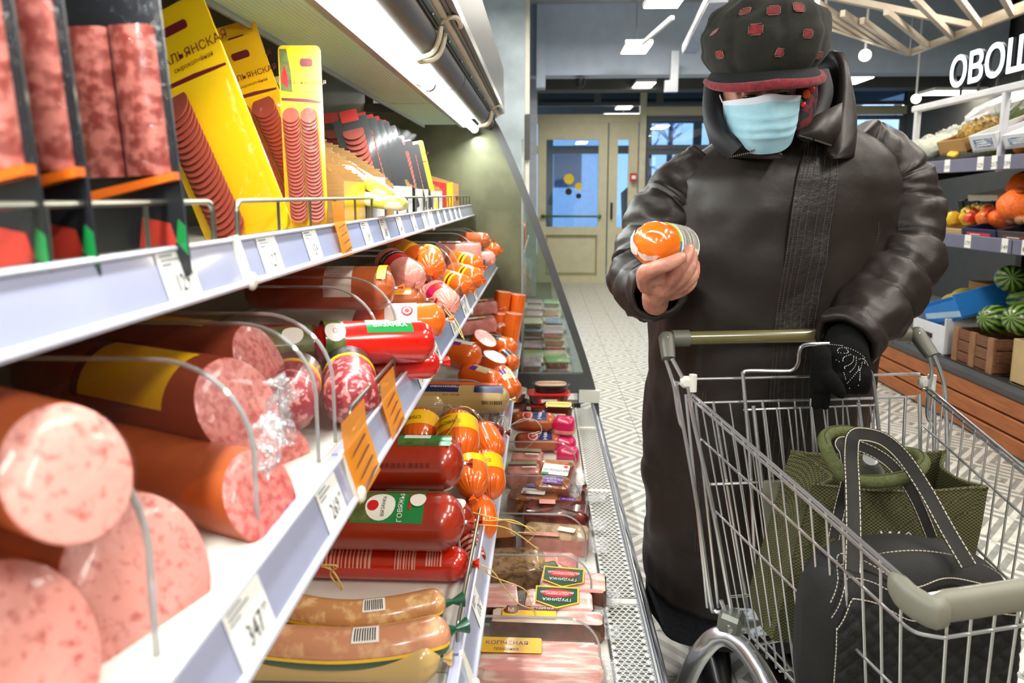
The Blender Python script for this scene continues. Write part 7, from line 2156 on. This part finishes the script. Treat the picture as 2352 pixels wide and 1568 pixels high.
strap([(1915, 1235, 1.21), (1930, 1160, 1.225), (1945, 1095, 1.21), (1940, 1040, 1.225), (1930, 1020, 1.235), (1945, 1015, 1.24), (2010, 1040, 1.235), (2060, 1080, 1.22), (2105, 1150, 1.205), (2140, 1235, 1.20)], .0105)
# ================================================================== produce stand
stand = wthing('produce_stand', 'produce stand with two lavender-edged shelves over a timber plinth', 'display stand', (2.9, 3.7, 0))
M_WOOD = mat('pine_plank', (176, 104, 54), .5, rgb2=(150, 82, 40), scale=7, aniso=(6, 1, 9), lo=.3, hi=.7, bump=.1, bscale=9)
M_STDK = mat('stand_dark', (42, 40, 38), .6, vary=.1)
SY0, SY1 = 1.9, 5.0
MB().box((2.95, (SY0 + SY1) / 2, .17), (1.06, SY1 - SY0, .30)).build('plinth', M_STDK, stand)
for k, z in enumerate((.055, .147, .239)):
    for ya, yb in ((SY0, 3.3), (3.305, SY1)):
        MB().box((2.398 + .006 * k, (ya + yb) / 2, z), (.02, yb - ya, .082), bev=.004).build('plank', M_WOOD, stand)
        if ya > 3: MB().box((2.95, SY1 + .01, z), (1.06, .02, .082), bev=.004).build('plank', M_WOOD, stand)
b = MB(); b.box((2.415, (SY0 + SY1) / 2, .315), (.05, SY1 - SY0, .05), rot=(0, -.5, 0), bev=.006); b.build('plinth_edge', mat('slate_edge', (66, 68, 72), .4), stand)
MB().box((2.95, (SY0 + SY1) / 2, .335), (1.06, SY1 - SY0, .02)).build('plinth_top', M_STDK, stand)
MB().box((3.46, (SY0 + SY1) / 2, 1.0), (.04, SY1 - SY0, 1.7)).build('back_panel', M_STDK, stand)
for y in (SY0 + .05, 3.42, SY1 - .05):
    MB().box((3.40, y, 1.0), (.08, .06, 1.7)).build('upright', M_STDK, stand)
    for z in (1.0, 1.45): MB().bar((3.38, y, z + .1), (2.62, y, z - .03), .03, .05).build('arm', M_STDK, stand)
M_PRAIL = mat('stand_rail', (112, 112, 136), .35, vary=.06)
for xf, z0, z1, sh, mm in ((2.50, 1.005, 1.085, 1.03, 0), (2.55, 1.455, 1.535, 1.48, 0)):
    b = MB(); b.box(((xf + 3.42) / 2, (SY0 + SY1) / 2, sh + .10), (3.42 - xf, SY1 - SY0, .02), rot=(0, -.24, 0)); b.build('shelf', M_STDK, stand)
    ra = MB().box((xf, (SY0 + 3.73) / 2, (z0 + z1) / 2), (.016, 3.73 - SY0, z1 - z0), bev=.004).build('price_rail', M_PRAIL, stand)
    MB().box((xf, (SY1 + 3.74) / 2, (z0 + z1) / 2), (.016, SY1 - 3.74, z1 - z0), bev=.004).build('price_rail', M_PRAIL, stand)
    for px, num in (((2133, '99'), (2226, '179'), (2312, '149'), (2360, '89')) if xf < 2.53 else ((2180, '109'), (2256, '129'), (2288, '217'), (2318, '139'))):
        y = W(px, 560 if xf < 2.53 else 372, xf).y
        b = MB(); b.box((xf - .0095, y, (z0 + z1) / 2 + .004), (.002, .058 if px < 2270 else .05, .076)); b.cur = 1
        b.text(num, .036, lambda u, v: V((xf - .0112, y - u, (z0 + z1) / 2 + v - .008)))
        b.build('price_tag', [PAPER, INK], ra)
def yx(px, x, py=700): return W(px, py, x).y
def crate(label, c, rot, d, m, slat=False, wall=.012, name='crate', cut=0.0, m2=None, group='crates on the produce stand', printm=None):
    t = thing(name, label, 'crate', c, rot, group)
    dx, dy, dz = d
    MB().box((0, 0, .006), (dx, dy, .012)).build('bottom_panel', m, t)
    if not slat:
        for s_ in (-1, 1):
            MB().box((0, s_ * (dy / 2 - wall / 2), dz / 2), (dx, wall, dz), bev=.002).build('side_panel', m, t)
        b = MB(); b.box((-dx / 2 + wall / 2, 0, dz / 2 - cut / 2), (wall, dy - 2 * wall, dz - cut), bev=.002); f = b.build('front_panel', m, t)
        MB().box((dx / 2 - wall / 2, 0, dz / 2), (wall, dy - 2 * wall, dz), bev=.002).build('rear_panel', m, t)
        if printm:
            b = MB(); b.box((-dx / 2 - .001, 0, dz * .5), (.002, dy * .7, dz * .5)); b.build('printed_label', printm, t)
            b = MB()
            for k in range(3): b.box((-dx / 2 - .0025, dy * .05 * k, dz * (.36 + .13 * k)), (.002, dy * .5 - dy * .1 * k, dz * .05))
            b.build('print_lines', PAPER, t)
    else:
        n = 3
        for k in range(n):
            z = dz * (k + .5) / n
            for s_ in (-1, 1):
                MB().box((0, s_ * (dy / 2 - wall / 2), z), (dx, wall, dz / n - .008), bev=.002).build('slat', m, t)
                MB().box((s_ * (dx / 2 - wall / 2), 0, z), (wall, dy - 2 * wall, dz / n - .008), bev=.002).build('slat', m, t)
        for sx in (-1, 1):
            for sy in (-1, 0, 1):
                MB().box((sx * (dx / 2 - .004), sy * (dy / 2 - .03), dz / 2), (.02, .05, dz), bev=.002).build('corner_post', m2 or m, t)
    return t
M_CRW = mat('weathered_wood', (126, 84, 58), .75, rgb2=(104, 66, 44), scale=6, aniso=(4, 1, 12), bump=.2, bscale=14)
M_CRW2 = mat('pale_weathered_wood', (156, 112, 78), .75, rgb2=(136, 96, 66), scale=6, aniso=(4, 4, 2), bump=.2)
M_BLUEB = mat('blue_cardboard', (30, 122, 206), .6, vary=.06)
M_WBOX = mat('white_cardboard', (214, 216, 222), .7, vary=.04)
M_BEIGE = mat('beige_carton', (190, 164, 118), .75, vary=.06)
ZB = .347
y0, y1 = yx(2108, 2.46), yx(2184, 2.46)
crate('white cardboard box with a dark hand hole, below the blue box', (2.62, (y0 + y1) / 2, ZB), (0, 0, 0), (.36, y0 - y1, .23), M_WBOX, cut=.05, printm=None)
MB().box((2.436, yx(2140, 2.44), ZB + .10), (.006, .07, .03)).build('hand_hole', BLACK, bpy.data.objects['crate']).matrix_parent_inverse = Matrix.Translation(bpy.data.objects['crate'].location).inverted()
t = crate('bright blue cardboard box tipped into the white box', (2.64, 4.25, .58), (R(-20), R(-14), R(6)), (.34, .34, .15), M_BLUEB, cut=.03)
MB().box((-.172, -.01, .05), (.002, .33, .035), rot=(.12, 0, 0)).build('pale_stripe', mat('pale_blue_stripe', (168, 200, 226), .5), t)
y0, y1 = yx(2192, 2.44), yx(2291, 2.44)
crate('weathered wooden slat crate holding watermelons', (2.66, (y0 + y1) / 2, ZB), (0, 0, 0), (.42, y0 - y1, .20), M_CRW, True, m2=M_CRW2)
crate('plain beige carton at the edge of the view next to the wooden crate', (2.66, yx(2326, 2.44) - .22, ZB), (0, 0, 0), (.42, .40, .235), M_BEIGE)
crate('large brown cardboard bin behind the blue box', (3.1, 4.1, ZB), (0, 0, 0), (.44, 1.2, .40), M_CARD)
def melon_mat():
    m = mat('watermelon_rind', (96, 130, 52), .35, vary=.05, coat=.3)
    nt = m.node_tree; N = nt.nodes; L = nt.links; b = N['Principled BSDF']
    tc = N.new('ShaderNodeTexCoord'); sp = N.new('ShaderNodeSeparateXYZ'); L.new(tc.outputs['Object'], sp.inputs[0])
    at = N.new('ShaderNodeMath'); at.operation = 'ARCTAN2'; L.new(sp.outputs[1], at.inputs[0]); L.new(sp.outputs[2], at.inputs[1])
    nz = N.new('ShaderNodeTexNoise'); nz.inputs['Scale'].default_value = 22; L.new(tc.outputs['Object'], nz.inputs[0])
    ma = N.new('ShaderNodeMath'); ma.operation = 'MULTIPLY_ADD'; L.new(at.outputs[0], ma.inputs[0]); ma.inputs[1].default_value = 11
    sc_ = N.new('ShaderNodeMath'); sc_.operation = 'MULTIPLY'; L.new(nz.outputs[0], sc_.inputs[0]); sc_.inputs[1].default_value = 4.5; L.new(sc_.outputs[0], ma.inputs[2])
    si = N.new('ShaderNodeMath'); si.operation = 'SINE'; L.new(ma.outputs[0], si.inputs[0])
    rp = N.new('ShaderNodeValToRGB'); rp.color_ramp.elements[0].position = .35; rp.color_ramp.elements[1].position = .62
    rp.color_ramp.elements[0].color = (*s2l((126, 158, 66)), 1); rp.color_ramp.elements[1].color = (*s2l((28, 58, 26)), 1)
    mm = N.new('ShaderNodeMath'); mm.operation = 'MULTIPLY_ADD'; L.new(si.outputs[0], mm.inputs[0]); mm.inputs[1].default_value = .5; mm.inputs[2].default_value = .5
    L.new(mm.outputs[0], rp.inputs[0]); L.new(rp.outputs[0], b.inputs['Base Color'])
    return m
M_WMEL = melon_mat()
def melon(label, c, rot, r, m, cat='watermelon', name='watermelon', group='watermelons in the wooden crate', el=1.15):
    t = thing(name, label, cat, c, rot, group)
    MB().ball((0, 0, 0), (r * el, r, r * .97), 24, 16).build('rind', m, t)
    MB().tube([(r * el * .97, 0, 0), (r * el * 1.04, .004, .004)], [.006, .003], 6).build('stem', mat('dry_stem', (110, 96, 56), .8), t)
for px, py, x, rz, r, lab in ((2288, 735, 2.57, .3, .088, 'striped watermelon lying lengthwise at the crate front'), (2345, 735, 2.57, .5, .086, 'striped watermelon at the crate front, nearer the picture edge'),
                              (2296, 700, 2.77, 2.6, .092, 'striped watermelon at the rear of the wooden crate, far side'), (2362, 690, 2.77, 2.2, .092, 'striped watermelon at the rear of the wooden crate, cut by the picture edge'),
                              (2322, 640, 2.68, 1.0, .080, 'dark watermelon riding on top of the others')):
    melon(lab, W(px, py, x), (.3, .2, rz), r, M_WMEL)
for px, py, x, lab in ((2215, 690, 2.78, 'yellow melon above the blue box'), (2232, 712, 2.72, 'yellow melon lower beside the blue box'), (2190, 700, 2.98, 'yellow melon at the bin rim')):
    melon(lab, W(px, py, x), (0, .2, .8), .085, mat('yellow_melon', (232, 200, 40), .45, vary=.08, bump=.1), 'melon', 'yellow_melon', 'yellow melons')
# ---- lower produce shelf
ZS = 1.075
crate('low beige carton at the front of the lower produce shelf', (2.66, 4.37, ZS), (0, R(-13), 0), (.30, .35, .075), M_BEIGE)
crate('navy printed carton with red pictures on the lower produce shelf', (2.66, 4.035, ZS), (0, R(-13), 0), (.30, .30, .085), mat('navy_carton', (26, 36, 78), .6, vary=.1), printm=M_REDP)
crate('dark crate of red vegetables at the picture edge of the lower shelf', (2.66, 3.71, ZS), (0, R(-13), 0), (.30, .32, .085), M_BLKC, printm=mat('tomato_picture', (150, 60, 40), .5, rgb2=(40, 60, 30), scale=60))
crate('black plastic crate at the back of the lower produce shelf, far end', (3.05, 4.60, 1.20), (0, R(-16), 0), (.40, .40, .14), BLACK, True)
crate('black plastic crate at the back of the lower produce shelf, middle', (3.05, 4.15, 1.20), (0, R(-16), 0), (.40, .40, .14), BLACK, True)
crate('brown cardboard tray among the peppers of the lower produce shelf', (2.84, 4.13, 1.19), (0, R(-16), R(3)), (.24, .16, .08), M_CARD)
rt = random.Random(21)
M_PEP = [mat('red_pepper', (216, 60, 40), .3, vary=.1, coat=.5), mat('orange_pepper', (236, 120, 50), .3, vary=.1, coat=.5), mat('yellow_pepper', (240, 200, 60), .3, vary=.1, coat=.5)]
for i in range(16):
    c = V((rt.uniform(2.60, 2.78), 4.21 + .021 * i, 0)); c.z = ZS + .10 + (c.x - 2.62) * .30
    r = rt.uniform(.034, .042); k = rt.choice((0, 0, 1, 2)) if i < 12 else 2
    t = thing('bell_pepper', '%s pepper, number %s counted from the near end of the beige carton' % (('red', 'orange', 'yellow')[k], ('one', 'two', 'three', 'four', 'five', 'six', 'seven', 'eight', 'nine', 'ten', 'eleven', 'twelve', 'thirteen', 'fourteen', 'fifteen', 'sixteen')[i]), 'pepper', c, (rt.uniform(-.5, .5), rt.uniform(-.5, .5), rt.uniform(0, 6)), 'peppers in the beige carton')
    MB().lathe([(.004, -r), (r * .7, -r * .95), (r, -r * .3), (r * 1.05, r * .4), (r * .6, r * .95), (r * .2, r * .8)], 18, fn=lambda rr, h, a: rr * (1 + .1 * math.cos(4 * a))).build('flesh', M_PEP[k], t)
    MB().tube([(0, 0, r * .75), (.003, .002, r * 1.25)], [.006, .004], 6).build('stem', M_GRN, t)
M_NET = mat('orange_net', (255, 124, 24), .5, rgb2=(236, 92, 10), scale=60, bump=.6, bscale=120)
for i, (px, py, x, r, lab) in enumerate(((2342, 470, 2.66, .105, 'orange net sack of produce, upper and nearest'), (2300, 505, 2.62, .06, 'orange net sack of produce, low at the front'), (2362, 425, 2.90, .105, 'orange net sack of produce, highest at the back'))):
    t = thing('net_sack', lab, 'net sack', W(px, py, x), (0, R(-20), rt.uniform(0, 3)), 'orange net sacks')
    b = MB(); rings = []
    for j in range(15):
        a = lerp(-PI / 2 + .1, PI / 2 - .1, j / 14)
        rings.append([V((r * 1.25 * math.sin(a) + .0, 0, 0)) + V((0, r * math.cos(a) * math.cos(q), r * .85 * math.cos(a) * math.sin(q))) * (1 + .12 * noise.noise(V((j * .7, math.cos(q) * 2, math.sin(q) * 2 + i)))) for q in [2 * PI * k / 24 for k in range(24)]])
    b.loft(rings); b.build('net', M_NET, t)
    b = MB(); b.lathe([(.012, r * 1.2), (.008, r * 1.28), (.03, r * 1.42)], 10, 'x'); b.build('tied_neck', M_NET, t)
    b = MB(); b.prism([(.035 * math.cos(2 * PI * k / 18), .025 * math.sin(2 * PI * k / 18)) for k in range(18)], 0, .002, Matrix.Translation((-.02, -.1 * r, r * .86)) @ Matrix.Rotation(.0, 4, 'X')); b.build('net_label', mat('rust_label', (196, 88, 30), .5), t)
t = thing('fruit_pack', 'clear punnet of pale red apples at the picture edge of the lower shelf', 'fruit pack', W(2345, 512, 2.62), (0, R(-12), 0))
for k in range(5):
    MB().ball((.02 * (k % 2), -.07 + .035 * k, .02), .03, 14, 10).build('apple', mat('pale_apple', (220, 120, 90), .3, rgb2=(226, 200, 130), scale=14, coat=.4), t)
MB().box((0, 0, .02), (.12, .22, .075), bev=.02).build('clear_wrap', FILM, t)
crate('white polystyrene box at the far end of the lower produce shelf', (2.95, 4.55, 1.27), (0, R(-10), 0), (.24, .30, .07), mat('polystyrene', (226, 222, 208), .8))
# ---- upper produce shelf
ZU = 1.545
SL = R(-22)
def on_slope(x, y, h=0.0): return V((x, y, ZU + .02 + (x - 2.57) * .40 + h))
crate('cardboard tray holding a pineapple on the upper produce shelf', on_slope(2.83, 4.50), (0, SL, 0), (.52, .28, .09), M_CARD)
crate('white fruit tray with blue print on the upper produce shelf', on_slope(2.83, 4.18), (0, SL, 0), (.52, .24, .10), M_WBOX, printm=mat('blue_print', (60, 90, 140), .5, rgb2=(190, 204, 220), scale=40))
crate('white fruit tray of mangoes nearest on the upper produce shelf', on_slope(2.83, 3.86), (0, SL, 0), (.52, .30, .08), M_WBOX, printm=mat('blue_print', (60, 90, 140), .5, rgb2=(190, 204, 220), scale=40))
M_PINE = mat('pineapple_skin', (176, 136, 40), .5, rgb2=(110, 92, 36), scale=60, lo=.4, hi=.6)
M_PLEAF = mat('pineapple_leaf', (84, 110, 52), .5, rgb2=(110, 132, 72), scale=20)
def pineapple(label, c, rot, s=1.0):
    t = thing('pineapple', label, 'pineapple', c, rot, 'pineapples')
    prof = [(.012, -.10), (.05, -.092), (.068, -.05), (.071, 0), (.066, .05), (.05, .09), (.025, .102)]
    q = smooth_path([V((r, h, 0)) for r, h in prof], 5)
    b = MB(); b.lathe([(p.x * s, p.y * s) for p in q], 40, 'x', fn=lambda rr, h, a: rr * (1 + .06 * max(0, math.cos(a * 8 + h * 150)) * max(0, math.cos(a * 8 - h * 150)) * 4))
    b.build('fruit_body', M_PINE, t)
    rr = random.Random(int(c.y * 100))
    b0 = MB()
    for k in range(30):
        a = k * 2.4; e = k / 30
        L = lerp(.09, .17, rr.random()) * s; o_ = lerp(.75, .1, e)
        b = MB()
        base = V((.095 * s, .018 * math.cos(a) * s, .018 * math.sin(a) * s))
        d = V((math.cos(o_), math.sin(o_) * math.cos(a), math.sin(o_) * math.sin(a)))
        n_ = V((-math.sin(o_), math.cos(o_) * math.cos(a), math.cos(o_) * math.sin(a)))
        w = d.cross(n_).normalized() * .011 * s
        rows = []
        for j in range(6):
            f = j / 5
            p = base + d * L * f + n_ * (.03 * f * f * s)
            rows.append([p - w * (1 - f ** 1.5) + n_ * .003, p, p + w * (1 - f ** 1.5) + n_ * .003])
        b.loft(rows, False, False, False, False)
        b.build('leaf', M_PLEAF, t)
pineapple('pineapple lying in the cardboard tray, leaves to the back', V((2.76, 4.52, 1.70)), (0, R(-24), R(4)), 1.25)
pineapple('smaller pineapple in the white tray behind red fruit', on_slope(2.90, 4.20, .07), (0, R(-26), R(5)), .85)
for i, (px, py, x, lab) in enumerate(((2245, 305, 2.80, 'red scaly fruit, front one in the white tray'), (2262, 298, 2.86, 'red scaly fruit, middle one in the white tray'), (2280, 290, 2.92, 'red scaly fruit, rear one in the white tray'))):
    t = thing('dragon_fruit', lab, 'fruit', W(px, py, x), (0, R(-20), i), 'red scaly fruit')
    MB().ball((0, 0, 0), (.055, .042, .042), 18, 12).build('skin', mat('dragon_skin', (214, 40, 84), .4, rgb2=(236, 120, 140), scale=40, coat=.3), t)
    for k in range(8):
        a = k * 2.4; x = -.035 + .009 * k
        MB().tube([V((x, .038 * math.cos(a), .038 * math.sin(a))), V((x + .02, .054 * math.cos(a), .054 * math.sin(a)))], [.008, .001], 5).build('scale', mat('dragon_scale', (170, 190, 90), .5), t)
for i, (px, py, x, col_, lab) in enumerate(((2280, 338, 2.66, 0, 'yellow-green mango at the tray front'), (2312, 326, 2.70, 0, 'bright green mango beside the coconut'), (2302, 314, 2.80, 1, 'brown coconut behind the mangoes'), (2350, 308, 2.74, 1, 'brown coconut at the picture edge'), (2345, 337, 2.64, 2, 'orange fruit at the picture edge'), (2205, 352, 2.62, 3, 'yellow banana hand in front of the cardboard tray'))):
    t = thing(('mango', 'coconut', 'orange', 'banana')[col_], lab, 'fruit', W(px, py, x), (.2, R(-20), 1.2 + i), None)
    m = (mat('mango_skin', (150, 180, 40), .35, rgb2=(190, 196, 60), scale=12, coat=.3), mat('coconut_husk', (150, 92, 52), .9, vary=.2, scale=60, bump=.5), mat('orange_peel', (240, 140, 40), .4, bump=.2, bscale=200), M_YEL)[col_]
    if col_ == 3:
        for k in range(4): MB().tube(smooth_path([(-.06, .02 * k - .03, 0), (0, .02 * k - .03, .02), (.06, .02 * k - .03, .0)], 5), [.006] + [.014] * 9 + [.005], 8).build('banana_finger', m, t)
    else:
        MB().ball((0, 0, 0), ((.058, .042, .04), (.05, .048, .048), (.04, .04, .04))[col_], 20, 14).build('skin', m, t)
        MB().tube([(.0, 0, .035), (0, .002, .046)], [.004, .003], 6).build('stem', mat('dry_stem', (110, 96, 56), .8), t)
M_BAGW = film('salad_film', (240, 244, 236), gloss=1.0, rough=.12, wr=1.5, wscale=60, opac=.35, opac_rgb=(244, 246, 236))
M_LEAFY = mat('salad_leaves', (120, 150, 60), .6, rgb2=(220, 226, 190), scale=30, lo=.4, hi=.6)
for i in range(14):
    j, k = i % 7, i // 7
    x = 2.60 + .085 * j; y = 4.93 - .17 * k + .03 * (j % 2)
    t = thing('salad_pack', 'film-wrapped salad pack, %s from the shelf edge in the %s row' % (('first', 'second', 'third', 'fourth', 'fifth', 'sixth', 'seventh')[j], ('far', 'near')[k]), 'salad pack', on_slope(x, y, .05), (rt.uniform(-.3, .3), SL, rt.uniform(-.4, .4)), 'salad packs on the upper produce shelf')
    MB().ball((0, 0, 0), (.055, .07, .05), 14, 10).build('leaves', M_LEAFY, t)
    b = MB(); rings = []
    for q in range(9):
        a = lerp(-PI / 2 + .15, PI / 2 - .15, q / 8)
        rings.append([V((.07 * math.cos(a) * math.cos(w), .088 * math.cos(a) * math.sin(w), .066 * math.sin(a))) * (1 + .34 * noise.noise(V((math.cos(w) * 3, math.sin(w) * 3 + q * 1.3, i)))) for w in [2 * PI * s_ / 16 for s_ in range(16)]])
    b.loft(rings); b.build('film_bag', M_BAGW, t)
t = thing('plastic_bag', 'large crumpled white plastic bag on top of the salad packs', 'bag', on_slope(3.05, 4.72, .13), (0, R(-18), -.25))
b = MB(); rings = []
for q in range(15):
    a = lerp(-PI / 2 + .1, PI / 2 - .1, q / 14)
    rings.append([V((.26 * math.sin(a) , 0, 0)) + V((0, .16 * math.cos(w) * math.cos(a), .085 * math.sin(w) * math.cos(a))) * (1 + .3 * noise.noise(V((math.cos(w) * 2, q * .5, math.sin(w) * 2)))) for w in [2 * PI * s_ / 24 for s_ in range(24)]])
b.loft(rings); b.build('bag_body', mat('white_poly', (232, 234, 236), .3, coat=.5, bump=.8, bscale=30), t)
b = MB(); b.lathe([(.02, .24), (.015, .27), (.06, .33)], 14, 'x', fn=lambda r, h, a: r * (1 + .3 * math.cos(5 * a))); b.build('gathered_neck', mat('white_poly', (232, 234, 236), .3), t)
# ---- white tube rail and lit letters
M_WTUBE = mat('white_tube', (206, 208, 214), .4)
b0 = W(2100, 252, 2.6); b1 = V((2.6, 2.4, b0.z))
sg = wthing('lit_sign', 'lit white letters reading vegetables in Cyrillic on a white tube rail', 'sign', (2.6, 4.0, 1.6))
MB().box(((2.6), (b0.y + 2.4) / 2, b0.z), (.045, b0.y - 2.4, .045), bev=.008).build('rail', M_WTUBE, sg)
for y in (b0.y - .05, yx(2312, 2.6, 220), 2.6):
    MB().box((2.6, y, (b0.z + 1.45) / 2), (.035, .035, b0.z - 1.45), bev=.005).build('post', M_WTUBE, sg)
M_LET = lamp_mat('letter_glow', (240, 250, 255), 3.2)
def letter(ch, y, size, z):
    cu = bpy.data.curves.new('letter', 'FONT'); cu.body = ch; cu.extrude = .04; cu.offset = .018; cu.resolution_u = 4; cu.align_y = 'BOTTOM_BASELINE'
    o = bpy.data.objects.new('letter', cu); me = o.to_mesh()
    vs = [(v.co.x, v.co.y, v.co.z) for v in me.vertices]; fs = [tuple(p.vertices) for p in me.polygons]
    w = max(v[0] for v in vs) if vs else .6
    o.to_mesh_clear(); bpy.data.objects.remove(o); bpy.data.curves.remove(cu)
    b = MB(); b.smooth = False
    for f in fs:
        zz = [vs[i][2] for i in f]
        b.cur = 0 if min(zz) > .039 else 1
        b.add([V((2.6 - vs[i][2] * size, y - vs[i][0] * size, z + vs[i][1] * size)) for i in f], [tuple(range(len(f)))])
    b.build('letter', [M_LET, mat('letter_side', (24, 34, 44), .5)], sg)
    return w * size
p_ = W(2181, 203, 2.6); y, zl = p_.y, p_.z
for ch in 'ОВОЩИ':
    wd = letter(ch, y, .25, zl)
    MB().box((2.62, y - wd / 2, (zl + b0.z) / 2), (.012, .012, zl - b0.z)).build('letter_pin', M_STDK, sg)
    y -= wd + .006
